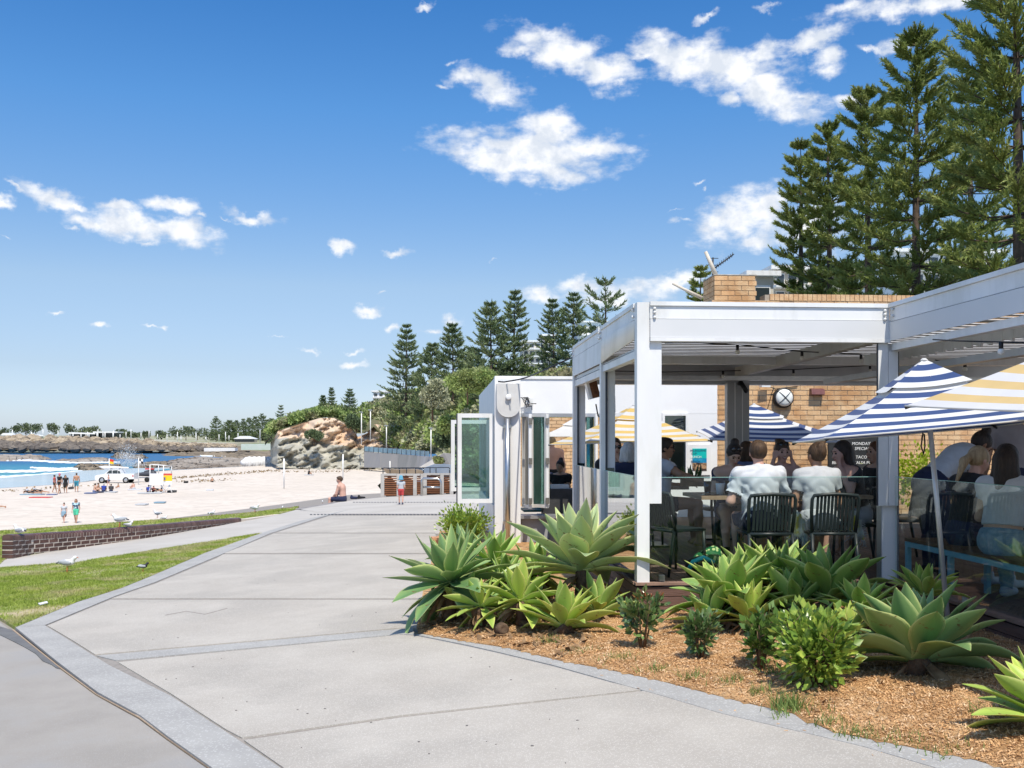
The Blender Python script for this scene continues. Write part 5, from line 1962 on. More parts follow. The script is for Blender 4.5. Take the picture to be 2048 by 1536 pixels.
class SDF:
    """collects rounded cones and ellipsoids; smooth union"""
    def __init__(s):
        s.p = []

    def cone(s, a, b, ra, rb, k=.02, flat=None, fk=1.0):
        s.p.append(('c', np.array(a, float), np.array(b, float), ra, rb, k, None if flat is None else np.array(flat, float), fk))
        return s

    def ell(s, c, r, k=.02, rot=None):
        s.p.append(('e', np.array(c, float), np.array(r, float), None if rot is None else np.array(rot, float), 0, k, None, 1))
        return s

    def cut(s, c, r, k=.005):
        s.p.append(('x', np.array(c, float), np.array(r, float), None, 0, k, None, 1))
        return s

    def inflate(s, d):
        o = SDF()
        for q in s.p:
            if q[0] == 'c':
                o.p.append((q[0], q[1], q[2], q[3] + d, q[4] + d) + q[5:])
            elif q[0] == 'e':
                o.p.append((q[0], q[1], q[2] + d) + q[3:])
        return o

    def bounds(s):
        lo, hi = np.full(3, 1e9), np.full(3, -1e9)
        for q in s.p:
            if q[0] == 'x':
                continue
            if q[0] == 'c':
                r = max(q[3], q[4])
                lo = np.minimum(lo, np.minimum(q[1], q[2]) - r)
                hi = np.maximum(hi, np.maximum(q[1], q[2]) + r)
            else:
                r = q[2].max()
                lo = np.minimum(lo, q[1] - r)
                hi = np.maximum(hi, q[1] + r)
        return lo, hi

    def mesh(s, vox, clip=(), wrinkle=0.0, seed=0):
        """clip: list of (point, normal): keeps the side the normal points away from"""
        lo, hi = s.bounds()
        lo, hi = lo - 2.5 * vox, hi + 2.5 * vox
        n = np.ceil((hi - lo) / vox).astype(int) + 1
        D = np.full(n, 9.0)
        ax = [lo[i] + np.arange(n[i]) * vox for i in range(3)]
        for q in s.p:
            if q[0] == 'c':
                r = max(q[3], q[4])
                l0, h0 = np.minimum(q[1], q[2]) - r - q[5] * 2 - 2 * vox, np.maximum(q[1], q[2]) + r + q[5] * 2 + 2 * vox
            else:
                r = q[2].max()
                l0, h0 = q[1] - r - q[5] * 2 - 2 * vox, q[1] + r + q[5] * 2 + 2 * vox
            i0 = np.maximum(0, np.floor((l0 - lo) / vox).astype(int))
            i1 = np.minimum(n, np.ceil((h0 - lo) / vox).astype(int) + 1)
            if (i1 <= i0).any():
                continue
            X, Y, Z = np.meshgrid(*[ax[i][i0[i]:i1[i]] for i in range(3)], indexing='ij', sparse=True)
            sl = tuple(slice(i0[i], i1[i]) for i in range(3))
            if q[0] == 'c':
                a, b = q[1], q[2]
                ba = b - a
                L2 = max(ba @ ba, 1e-9)
                px, py, pz = X - a[0], Y - a[1], Z - a[2]
                t = np.clip((px * ba[0] + py * ba[1] + pz * ba[2]) / L2, 0, 1)
                dx, dy, dz = px - t * ba[0], py - t * ba[1], pz - t * ba[2]
                if q[6] is not None:
                    f = q[6]
                    e = (dx * f[0] + dy * f[1] + dz * f[2]) * (q[7] - 1)
                    dx, dy, dz = dx + e * f[0], dy + e * f[1], dz + e * f[2]
                d = np.sqrt(dx * dx + dy * dy + dz * dz) - (q[3] + (q[4] - q[3]) * t)
            else:
                px, py, pz = X - q[1][0], Y - q[1][1], Z - q[1][2]
                if q[3] is not None:
                    M = q[3]
                    px, py, pz = (M[0, 0] * px + M[1, 0] * py + M[2, 0] * pz, M[0, 1] * px + M[1, 1] * py + M[2, 1] * pz,
                                  M[0, 2] * px + M[1, 2] * py + M[2, 2] * pz)
                rr = q[2]
                k0 = np.sqrt((px / rr[0]) ** 2 + (py / rr[1]) ** 2 + (pz / rr[2]) ** 2)
                d = (k0 - 1) * rr.min() if False else (k0 - 1) * (rr[0] * rr[1] * rr[2]) ** (1 / 3)
            cur = D[sl]
            k = q[5]
            if q[0] == 'x':
                D[sl] = np.maximum(cur, -d)
                continue
            h = np.clip(.5 + .5 * (cur - d) / k, 0, 1)
            D[sl] = np.where(cur > 5, d, cur * (1 - h) + d * h - k * h * (1 - h))
        X, Y, Z = np.meshgrid(*ax, indexing='ij', sparse=True)
        if wrinkle:
            r = np.random.default_rng(seed)
            w = 0
            for _ in range(5):
                v = r.normal(0, 1, 3)
                v /= np.linalg.norm(v)
                fq = r.uniform(22, 60)
                w = w + np.sin((X * v[0] + Y * v[1] + Z * v[2]) * fq + r.uniform(0, 6) + 1.4 * np.sin((X * v[1] + Z * v[0] - Y * v[2]) * fq * .45))
            D = D - wrinkle * np.abs(w) / 3
        for (p, nn) in clip:
            D = np.maximum(D, (X - p[0]) * nn[0] + (Y - p[1]) * nn[1] + (Z - p[2]) * nn[2])
        return surface_nets(D, lo, vox)


def np_part(name, sdf, vox, mat, root, clip=(), wrinkle=0.0, seed=0):
    V, Q = sdf.mesh(vox, clip, wrinkle, seed)
    if len(V) == 0:
        return None
    return mesh_np(name, V, Q, mat, root, world=False, smooth=True)


def skin(name, c):
    return pm('skin_' + name, c, tuple(v * .86 for v in c), scale=5, rough=.5, spec=.35, coords='Object')


SK_LIGHT = skin('light', (0.62, 0.38, 0.27))
SK_TAN = skin('tan', (0.47, 0.26, 0.165))
SK_BROWN = skin('brown', (0.34, 0.18, 0.11))
SK_PINK = skin('pink', (0.66, 0.39, 0.30))


def hairm(name, c1, c2):
    return pm('hair_' + name, c1, c2, scale=40, rough=.5, spec=.4, coords='Object', stretch=(1, 1, .18), bump=.6, bscale=90)


H_DARK = hairm('dark', (0.018, 0.012, 0.009), (0.045, 0.028, 0.02))
H_BROWN = hairm('brown', (0.04, 0.022, 0.011), (0.10, 0.055, 0.028))
H_RED = hairm('auburn', (0.10, 0.04, 0.02), (0.17, 0.07, 0.03))
H_BLONDE = hairm('blonde', (0.32, 0.21, 0.11), (0.50, 0.36, 0.20))
H_GREY = hairm('grey', (0.42, 0.41, 0.39), (0.62, 0.61, 0.59))


def cloth(name, c1, c2=None, rough=.85, scale=12, **kw):
    return pm('cloth_' + name, c1, c2 or tuple(v * .9 for v in c1), scale=scale, rough=rough, coords='Object', sheen=.1, bump=.15, bscale=120, **kw)


C_WHITE = cloth('white', (0.60, 0.62, 0.66))
C_GREYW = cloth('pale_grey', (0.50, 0.52, 0.55))
C_NAVY = cloth('navy', (0.02, 0.028, 0.07))
C_BLACK = cloth('black', (0.014, 0.014, 0.016))
C_DKGREY = cloth('charcoal', (0.05, 0.05, 0.055))
C_DENIM = cloth('denim', (0.16, 0.27, 0.36), (0.30, 0.42, 0.50), scale=25, lo=.4, hi=.7)
C_BLUE = cloth('slate_blue', (0.14, 0.18, 0.32))
C_PURPLE = cloth('mauve_grey', (0.36, 0.33, 0.35))
C_RED = cloth('red', (0.55, 0.06, 0.06))
C_TEAL = cloth('teal', (0.02, 0.30, 0.33), (0.05, .20, .35), scale=6)
C_GREEN = cloth('mint_green', (0.08, 0.55, 0.33))
C_ROYAL = cloth('royal_blue', (0.03, 0.06, 0.32))
C_PINK = cloth('hot_pink', (0.65, 0.05, 0.22))
M_LENS = pm('dark_lens', (0.008, 0.008, 0.01), rough=.08, spec=.8)
M_EYE = pm('eye_dark', (0.02, 0.012, 0.008), rough=.2)
M_LIP = pm('lips', (0.42, 0.13, 0.11), rough=.4)
M_TEETH = pm('teeth', (0.75, 0.72, 0.66), rough=.3)

V3 = lambda *a: np.array(a, float)


def Rz(a):
    c, s_ = math.cos(a), math.sin(a)
    return np.array([[c, -s_, 0], [s_, c, 0], [0, 0, 1.0]])


def Rx(a):
    c, s_ = math.cos(a), math.sin(a)
    return np.array([[1, 0, 0], [0, c, -s_], [0, s_, c]])


def Ry(a):
    c, s_ = math.cos(a), math.sin(a)
    return np.array([[c, 0, s_], [0, 1, 0], [-s_, 0, c]])


def hand(s, wrist, direction, palm_n, curl, side, sc, vox):
    """palm plus five separate fingers; direction: unit wrist->fingers, palm_n: unit palm normal"""
    d = direction / np.linalg.norm(direction)
    n = palm_n - d * (palm_n @ d)
    n /= np.linalg.norm(n)
    x = np.cross(d, n) * side
    kn = wrist + d * .085 * sc
    s.cone(wrist, kn, .026 * sc, .036 * sc, .012, flat=n, fk=2.0)
    for i, (o, ln) in enumerate(((-.032, .066), (-.011, .078), (.011, .072), (.031, .056))):
        b0 = wrist + d * .078 * sc + x * o * sc
        a1 = curl * .5
        d1 = d * math.cos(a1) + n * math.sin(a1) + x * o * 3.5
        d1 /= np.linalg.norm(d1)
        p1 = b0 + d1 * ln * .5 * sc
        a2 = curl * 1.5
        d2 = d * math.cos(a2) + n * math.sin(a2) + x * o * 3
        d2 /= np.linalg.norm(d2)
        p2 = p1 + d2 * ln * .5 * sc
        r = max(.0088 * sc, vox * .8)
        s.cone(b0, p1, r, r * .95, .004)
        s.cone(p1, p2, r * .95, r * .8, .004)
    t0 = wrist + d * .028 * sc - x * .024 * sc
    td = d * .72 - x * .6 + n * .3
    td /= np.linalg.norm(td)
    t1 = t0 + td * .04 * sc
    t2 = t1 + (td * .6 + d * .5) / np.linalg.norm(td * .6 + d * .5) * .03 * sc
    s.cone(t0, t1, .013 * sc, .0105 * sc, .008)
    s.cone(t1, t2, .0105 * sc, .009 * sc, .004)


def figure(label, loc, face, P, sk, sc=1.0, top=None, bottom=None, hair=None, hairstyle='short', vox=.011, woman=False, sunglasses=None,
           bare_arms=False, sleeve=.5, crop=None, legcut=.42, shoes=None, smile=False, face_detail=True, group=None, name='person', skirt=False, topwr=.0022,
           neckline=0.0, root_rot=None):
    """P: dict of joints (numpy, metres at scale 1, x right, y forward, z up from the reference point): pel, chest, neck, head, shl/shr, ell/elr, wrl/wrr,
    hipl/hipr, knl/knr, anl/anr; hdir: head rotation matrix"""
    q = {k: (v * sc if isinstance(v, np.ndarray) and v.ndim == 1 else v) for k, v in P.items()}
    root = thing(name, label, 'person', loc, face, group)
    up = q['chest'] - q['pel']
    up = up / np.linalg.norm(up)
    rt = q['shr'] - q['shl']
    rt = rt / np.linalg.norm(rt)
    fw = np.cross(up, rt)
    fw /= np.linalg.norm(fw)
    HR = q.get('hdir', np.eye(3))
    torso = SDF()
    wz = .92 if woman else 1.0
    waist = q['pel'] * .5 + q['chest'] * .5
    torso.cone(q['pel'], waist, .165 * sc, .145 * sc * wz, .06 * sc, flat=fw, fk=1.35)
    torso.cone(waist, q['chest'] + up * .06 * sc, .14 * sc * wz, .172 * sc * wz, .06 * sc, flat=fw, fk=1.45)
    torso.cone(q['shl'] * .72 + q['shr'] * .28, q['shr'] * .72 + q['shl'] * .28, .082 * sc, .082 * sc, .05 * sc, flat=fw, fk=1.05)
    torso.cone(q['shl'], q['chest'], .062 * sc, .09 * sc, .05 * sc)
    torso.cone(q['shr'], q['chest'], .062 * sc, .09 * sc, .05 * sc)
    torso.cone(q['neck'] - up * .03 * sc, q['shl'], .05 * sc, .05 * sc, .04 * sc)
    torso.cone(q['neck'] - up * .03 * sc, q['shr'], .05 * sc, .05 * sc, .04 * sc)
    if woman:
        for s_ in (-1, 1):
            torso.ell(q['chest'] + fw * .085 * sc + rt * .075 * sc * s_ + up * .03 * sc, V3(.062, .06, .06) * sc, .04 * sc)
    arms_u = SDF()
    arms_l = SDF()
    for a, b, c in (('shl', 'ell', 'wrl'), ('shr', 'elr', 'wrr')):
        k = (.9 if woman else 1.05) * sc
        arms_u.cone(q[a], q[b], .056 * k, .040 * k, .035 * sc)
        arms_l.cone(q[b], q[c] * .35 + q[b] * .65, .041 * k, .040 * k, .02 * sc)
        arms_l.cone(q[c] * .35 + q[b] * .65, q[c], .040 * k, .025 * k, .02 * sc)
    legs_u = SDF()
    legs_l = SDF()
    for a, b, c in (('hipl', 'knl', 'anl'), ('hipr', 'knr', 'anr')):
        if a not in q:
            continue
        legs_u.cone(q[a], q[b], .092 * sc, .056 * sc, .05 * sc)
        m = q[b] * .62 + q[c] * .38
        legs_l.cone(q[b], m, .055 * sc, .055 * sc, .02 * sc)
        legs_l.cone(m, q[c], .055 * sc, .034 * sc, .02 * sc)
    body = SDF()
    body.p = list(torso.p) + list(arms_u.p) + list(arms_l.p) + list(legs_u.p) + list(legs_l.p)
    # head
    hc = q['head']
    hv = lambda x, y, z: hc + HR @ (V3(x, y, z) * sc)
    body.cone(q['neck'] - up * .03 * sc, hv(0, -.015, -.06), .052 * sc * wz, .050 * sc * wz, .02 * sc)
    body.ell(hv(0, -.012, .022), V3(.076, .097, .098) * sc, .01 * sc, HR)
    body.cone(hv(0, .03, -.02), hv(0, .052, -.082), .062 * sc, .030 * sc * (1 if woman else 1.15), .03 * sc)
    if face_detail:
        body.cone(hv(0, .088, .012), hv(0, .108, -.026), .009 * sc, .014 * sc, .01 * sc)
        body.cone(hv(-.03, .082, .035), hv(.03, .082, .035), .012 * sc, .012 * sc, .012 * sc)
        body.cone(hv(-.018, .083, -.055), hv(.018, .083, -.055), .011 * sc, .011 * sc, .01 * sc)
        for s_ in (-1, 1):
            body.ell(hv(s_ * .034, .064, -.018), V3(.022, .02, .022) * sc, .015 * sc)
            body.ell(hv(s_ * .078, -.012, .0), V3(.010, .020, .032) * sc, .008 * sc, HR)
            body.cut(hv(s_ * .031, .097, .014), V3(.017, .012, .012) * sc)
    # hands
    for w_, e_, sd in (('wrl', 'ell', -1), ('wrr', 'elr', 1)):
        if w_ not in q:
            continue
        d = q[w_] - q[e_]
        d = q.get('hd' + w_[-1], d / np.linalg.norm(d))
        pn = q.get('pn' + w_[-1], V3(0, 0, -1) if abs(d[2]) < .7 else -rt * sd)
        hand(body, q[w_], d, pn, q.get('curl' + w_[-1], .6), sd, sc, vox)
    # feet
    if 'anl' in q:
        for a, kn in (('anl', 'knl'), ('anr', 'knr')):
            f = q.get('fdir', V3(0, 1, 0))
            f = f / np.linalg.norm(f)
            heel = q[a] - f * .035 * sc + V3(0, 0, -.045) * sc
            toe = q[a] + f * .15 * sc + V3(0, 0, -.055) * sc
            body.cone(heel, toe, .036 * sc, .028 * sc, .03 * sc, flat=V3(0, 0, 1), fk=1.2)
    np_part('body', body, vox, sk, root)
    # face details
    if face_detail and vox < .02:
        eb_ = MB()
        for s_ in (-1, 1):
            if not (sunglasses == 'on'):
                eb_.ball(hv(s_ * .031, .083, .012), .0115 * sc, 8, 6)
        if eb_.v:
            eb_.build('eyes', M_EYE, root, world=False)
        bw = MB()
        for s_ in (-1, 1):
            bw.tube([hv(s_ * .016, .099, .034), hv(s_ * .032, .098, .040), hv(s_ * .048, .086, .033)], .0035 * sc, 5)
        bw.build('eyebrows', hair or H_BROWN, root, world=False)
        mo = MB()
        if smile:
            mo.tube([hv(-.030, .086, -.046), hv(-.015, .100, -.055), hv(0, .104, -.058), hv(.015, .100, -.055), hv(.030, .086, -.046)], [.003 * sc, .008 * sc, .010 * sc, .008 * sc, .003 * sc], 6)
            mo.build('lips', M_LIP, root, world=False)
            MB().tube([hv(-.022, .096, -.048), hv(0, .109, -.054), hv(.022, .096, -.048)], [.003 * sc, .0062 * sc, .003 * sc], 6).build('teeth', M_TEETH, root, world=False)
        else:
            mo.tube([hv(-.023, .088, -.053), hv(0, .098, -.054), hv(.023, .088, -.053)], [.003 * sc, .0068 * sc, .003 * sc], 6)
            mo.build('lips', M_LIP, root, world=False)
    if sunglasses:
        z0, y0 = (.014, .0) if sunglasses == 'on' else (.105, -.045)
        sgm = MB()
        for s_ in (-1, 1):
            c_ = hv(s_ * .032, .096 + y0, z0)
            sgm.lathe(c_, [(.004 * sc, 0), (.026 * sc, .001), (.027 * sc, .006), (.022 * sc, .009)], 12, axis=tuple(HR @ V3(s_ * .12, 1, -.05 if sunglasses == 'on' else .5)))
        g_ = sgm.build('sunglasses', M_LENS, root, world=False)
        sa = MB()
        for s_ in (-1, 1):
            sa.tube([hv(s_ * .058, .09 + y0, z0), hv(s_ * .082, .06 + y0, z0), hv(s_ * .083, -.02 + y0 * .4, z0 - (.0 if sunglasses == 'on' else .03))], .003 * sc, 5)
        sa.tube([hv(-.012, .10 + y0, z0), hv(.012, .10 + y0, z0)], .003 * sc, 5)
        sa.build('glasses_frame', M_LENS, root, world=False)
    # hair
    if hair is not None:
        h = SDF()
        front = HR @ V3(0, 1, -.25)
        front = front / np.linalg.norm(front)
        h.ell(hv(0, -.022, .034), V3(.086, .104, .104) * sc, .01 * sc, HR)
        clip = [(hv(0, .066, .030), HR @ (V3(0, .86, -.52)))]
        if hairstyle == 'short':
            h.ell(hv(0, .02, .085), V3(.07, .075, .045) * sc, .02 * sc, HR)
            clip = [(hv(0, .072, .05), HR @ V3(0, .80, -.6)), (hv(0, -.03, -.05), HR @ V3(0, .25, -.97))]
        if hairstyle in ('bun', 'messybun'):
            bz = (.03, -.08, .12) if hairstyle == 'bun' else (.0, -.05, .11)
            h.ell(hv(0, -.055, .145), V3(.05, .045, .042) * sc, .02 * sc)
            clip.append((hv(0, -.05, -.055), HR @ V3(0, .1, -1)))
        if hairstyle == 'updo':
            h.ell(hv(0, -.10, .05), V3(.05, .045, .085) * sc, .02 * sc, HR)
            h.cone(hv(-.03, -.11, .10), hv(.045, -.09, .15), .018 * sc, .010 * sc, .01 * sc)
            h.ell(hv(.015, -.06, .13), V3(.05, .04, .03) * sc, .03 * sc, HR)
            clip.append((hv(0, -.05, -.06), HR @ V3(0, .1, -1)))
        if hairstyle == 'pony':
            h.cone(hv(0, -.11, .02), hv(0, -.17, -.06), .03 * sc, .038 * sc, .02 * sc)
            h.cone(hv(0, -.17, -.06), hv(.01, -.20, -.26), .038 * sc, .014 * sc, .02 * sc)
            clip = [(hv(0, .066, .030), HR @ (V3(0, .80, -.6)))]
        if hairstyle == 'long':
            for s_ in (-1, 1):
                h.cone(hv(s_ * .055, -.045, .0), hv(s_ * .075, -.03, -.16), .045 * sc, .045 * sc, .04 * sc)
                h.cone(hv(s_ * .075, -.03, -.16), hv(s_ * .07, -.045, -.33), .045 * sc, .028 * sc, .04 * sc)
            h.cone(hv(0, -.075, -.02), hv(0, -.095, -.34), .065 * sc, .05 * sc, .04 * sc)
            clip = [(hv(0, .060, .045), HR @ V3(0, .93, -.36))]
        if hairstyle == 'bob':
            for s_ in (-1, 1):
                h.cone(hv(s_ * .06, -.03, .02), hv(s_ * .068, -.025, -.085), .045 * sc, .05 * sc, .03 * sc)
            h.cone(hv(0, -.06, 0), hv(0, -.06, -.09), .07 * sc, .065 * sc, .04 * sc)
            clip = [(hv(0, .056, .04), HR @ V3(0, .93, -.36)), (hv(0, 0, -.125), HR @ V3(0, 0, -1))]
        np_part('hair', h, vox, hair, root, clip, .004 * sc if vox < .02 else 0, 3)
    # clothes
    th = .013 * sc if vox < .02 else vox * .7
    if top is not None:
        t = SDF()
        t.p = list(torso.p) + list(arms_u.p) + (list(arms_l.p) if sleeve > 1 else [])
        t = t.inflate(th)
        clip = [(q['neck'] + up * (.012 - neckline) * sc, up + fw * (.35 + neckline * 6)),
                ((q['pel'] if crop is None else q['pel'] + up * crop * sc) - up * .02 * sc, -up)]
        V, Q = t.mesh(vox, clip, topwr, 5)
        # sleeves end part of the way down the upper arm
        if sleeve <= 1:
            keep = np.ones(len(V), bool)
            for a, b in (('shl', 'ell'), ('shr', 'elr')):
                ba = q[b] - q[a]
                tt = ((V - q[a]) @ ba) / (ba @ ba)
                dist = np.linalg.norm(V - (q[a] + np.clip(tt, 0, 1)[:, None] * ba), axis=1)
                keep &= ~((tt > sleeve) & (dist < .085 * sc))
            Q = Q[keep[Q].all(1)]
        used = np.unique(Q)
        rm = -np.ones(len(V), int)
        rm[used] = np.arange(len(used))
        mesh_np('top', V[used], rm[Q], top, root, world=False, smooth=True)
    if bottom is not None and 'hipl' in q:
        t = SDF()
        t.cone(q['pel'], q['pel'] + up * .04 * sc, .165 * sc, .155 * sc, .05 * sc, flat=fw, fk=1.3)
        t.p += list(legs_u.p) + (list(legs_l.p) if legcut > 1 else [])
        if skirt:
            t.cone(q['pel'], (q['knl'] + q['knr']) / 2 * .6 + q['pel'] * .4, .17 * sc, .19 * sc, .06 * sc)
        t = t.inflate(th * 1.1)
        V, Q = t.mesh(vox, [(q['pel'] + up * .085 * sc, up)], topwr, 6)
        if legcut <= 1:
            keep = np.ones(len(V), bool)
            for a, b in (('hipl', 'knl'), ('hipr', 'knr')):
                ba = q[b] - q[a]
                tt = ((V - q[a]) @ ba) / (ba @ ba)
                dist = np.linalg.norm(V - (q[a] + np.clip(tt, 0, 1.2)[:, None] * ba), axis=1)
                keep &= ~((tt > legcut) & (dist < .14 * sc))
            Q = Q[keep[Q].all(1)]
        used = np.unique(Q)
        rm = -np.ones(len(V), int)
        rm[used] = np.arange(len(used))
        mesh_np('shorts' if legcut <= 1 else 'trousers', V[used], rm[Q], bottom, root, world=False, smooth=True)
    if shoes is not None:
        for a in ('anl', 'anr'):
            f = q.get('fdir', V3(0, 1, 0))
            f = f / np.linalg.norm(f)
            t = SDF()
            t.cone(q[a] - f * .035 * sc + V3(0, 0, -.045) * sc, q[a] + f * .16 * sc + V3(0, 0, -.055) * sc, .046 * sc, .038 * sc, .03 * sc, flat=V3(0, 0, 1), fk=1.1)
            t.cone(q[a] + V3(0, 0, -.02) * sc, q[a] + V3(0, 0, .02) * sc, .045 * sc, .043 * sc, .03 * sc)
            np_part('shoe', t, vox, shoes, root)
    if root_rot is not None:
        root.rotation_euler = root_rot
    return root


def pose_stand(stride=.0, lean=0.0, armL=None, armR=None, headturn=0.0, nod=0.0, arms_down=.12, woman=False):
    sw = .17 if woman else .19
    P = dict(pel=V3(0, 0, .95), chest=V3(0, lean * .5, 1.27), neck=V3(0, lean - .01, 1.47), head=V3(0, lean + .01, 1.60),
             shl=V3(-sw, lean, 1.40), shr=V3(sw, lean, 1.40), hipl=V3(-.09, 0, .90), hipr=V3(.09, 0, .90),
             knl=V3(-.10, stride * .5 + .02, .49), knr=V3(.10, -stride * .35 + .02, .49), anl=V3(-.10, stride, .085), anr=V3(.10, -stride, .085 + abs(stride) * .1))
    P['ell'] = V3(-sw - arms_down * .5, lean - .03, 1.12)
    P['elr'] = V3(sw + arms_down * .5, lean - .03, 1.12)
    P['wrl'] = V3(-sw - arms_down * .6, lean + .06, .88)
    P['wrr'] = V3(sw + arms_down * .6, lean + .06, .88)
    if armL is not None:
        P['ell'], P['wrl'] = V3(*armL[0]), V3(*armL[1])
    if armR is not None:
        P['elr'], P['wrr'] = V3(*armR[0]), V3(*armR[1])
    P['hdir'] = Rz(headturn) @ Rx(-nod)
    return P


def pose_sit(lean=.03, armL=None, armR=None, headturn=0.0, nod=0.0, tilt=0.0, woman=False, knees=.44, headf=0.0, floor=False):
    """reference point: the seat surface under the pelvis; +y is where the knees go"""
    sw = .165 if woman else .19
    P = dict(pel=V3(0, 0, .10), chest=V3(0, lean * .55, .40), neck=V3(0, lean, .60), head=V3(tilt * .5, lean + .025 + headf, .745 - abs(headf) * .15),
             shl=V3(-sw, lean, .535), shr=V3(sw, lean, .535), hipl=V3(-.09, .03, .085), hipr=V3(.09, .03, .085),
             knl=V3(-.13, knees, .09), knr=V3(.13, knees, .09), anl=V3(-.12, knees + .02, -.34), anr=V3(.12, knees + .02, -.34))
    if floor:
        P.update(knl=V3(-.12, .36, .34), knr=V3(.12, .36, .34), anl=V3(-.10, .58, .06), anr=V3(.10, .58, .06))
    P['ell'], P['wrl'] = V3(-sw - .06, lean + .10, .28), V3(-sw + .02, lean + .33, .30)
    P['elr'], P['wrr'] = V3(sw + .06, lean + .10, .28), V3(sw - .02, lean + .33, .30)
    if armL is not None:
        P['ell'], P['wrl'] = V3(*armL[0]), V3(*armL[1])
    if armR is not None:
        P['elr'], P['wrr'] = V3(*armR[0]), V3(*armR[1])
    P['hdir'] = Rz(headturn) @ Rx(-nod) @ Ry(tilt)
    return P
# ================================================================== terrace furniture, umbrellas, people
def stripe_mat(name, ca, cb, nb, trans=.22, start=0, stain=False):
    m = bpy.data.materials.new(name)
    m.use_nodes = True
    t = m.node_tree
    b = t.nodes['Principled BSDF']
    b.inputs['Roughness'].default_value = .85
    b.inputs['Sheen Weight'].default_value = .15
    tcn = N(t, 'ShaderNodeTexCoord')
    sp = N(t, 'ShaderNodeSeparateXYZ')
    L(t, tcn.outputs['UV'], sp.inputs[0])
    x = M2(t, 'MULTIPLY', sp.outputs[1], nb)
    odd = M2(t, 'MODULO', M2(t, 'FLOOR', M2(t, 'ADD', x, start)), 2)
    mx = N(t, 'ShaderNodeMix', data_type='RGBA')
    L(t, odd, mx.inputs['Factor'])
    mx.inputs[6].default_value = (*ca, 1)
    mx.inputs[7].default_value = (*cb, 1)
    n = N(t, 'ShaderNodeTexNoise', i_Scale=5.0, i_Detail=6.0)
    L(t, tcn.outputs['Object'], n.inputs['Vector'])
    mr = N(t, 'ShaderNodeMapRange')
    L(t, n.outputs['Fac'], mr.inputs[0])
    mr.inputs[3].default_value = .86
    mr.inputs[4].default_value = 1.06
    h = N(t, 'ShaderNodeHueSaturation')
    L(t, mx.outputs[2], h.inputs['Color'])
    L(t, mr.outputs[0], h.inputs['Value'])
    col = h.outputs[0]
    if stain:
        v = N(t, 'ShaderNodeTexVoronoi', i_Scale=7.0)
        L(t, tcn.outputs['Object'], v.inputs['Vector'])
        n2 = N(t, 'ShaderNodeTexNoise', i_Scale=2.2, i_Detail=2.0)
        L(t, tcn.outputs['Object'], n2.inputs['Vector'])
        f = M2(t, 'MULTIPLY', M2(t, 'LESS_THAN', v.outputs['Distance'], .30), M2(t, 'GREATER_THAN', n2.outputs['Fac'], .60))
        near = M2(t, 'LESS_THAN', sp.outputs[1], .5)
        f = M2(t, 'MULTIPLY', f, near)
        m3 = N(t, 'ShaderNodeMix', data_type='RGBA')
        L(t, M2(t, 'MULTIPLY', f, .75), m3.inputs['Factor'])
        L(t, col, m3.inputs[6])
        m3.inputs[7].default_value = (.42, .36, .28, 1)
        col = m3.outputs[2]
    L(t, col, b.inputs['Base Color'])
    tl = N(t, 'ShaderNodeBsdfTranslucent')
    L(t, col, tl.inputs['Color'])
    ms = N(t, 'ShaderNodeMixShader')
    ms.inputs[0].default_value = trans
    L(t, b.outputs[0], ms.inputs[1])
    L(t, tl.outputs[0], ms.inputs[2])
    L(t, ms.outputs[0], t.nodes['Material Output'].inputs['Surface'])
    return m


m_nav = stripe_mat('navy_stripe', (.78, .79, .80), (.035, .075, .22), 14, .20, 0, True)
m_nav2 = stripe_mat('navy_stripe_plain', (.78, .79, .80), (.035, .075, .22), 13, .25, 0)
m_yel = stripe_mat('yellow_stripe', (.76, .76, .78), (.76, .55, .24), 14, .25, 1)
m_yel2 = stripe_mat('yellow_stripe_bright', (.80, .80, .80), (.82, .58, .19), 12, .35, 0)
m_wht = stripe_mat('white_canvas', (.80, .80, .79), (.80, .80, .79), 2, .35)
m_pole = pm('silver_pole', (0.55, 0.56, 0.58), (0.48, 0.49, 0.51), scale=10, rough=.3, metal=.5)
m_wood = pm('light_wood', (0.40, 0.28, 0.18), (0.30, 0.20, 0.12), scale=4, rough=.6, stretch=(6, .6, 1), bump=.15)
m_wooddark = pm('dark_wood', (0.13, 0.07, 0.04), (0.19, 0.11, 0.06), scale=4, rough=.6, stretch=(6, .6, 1))


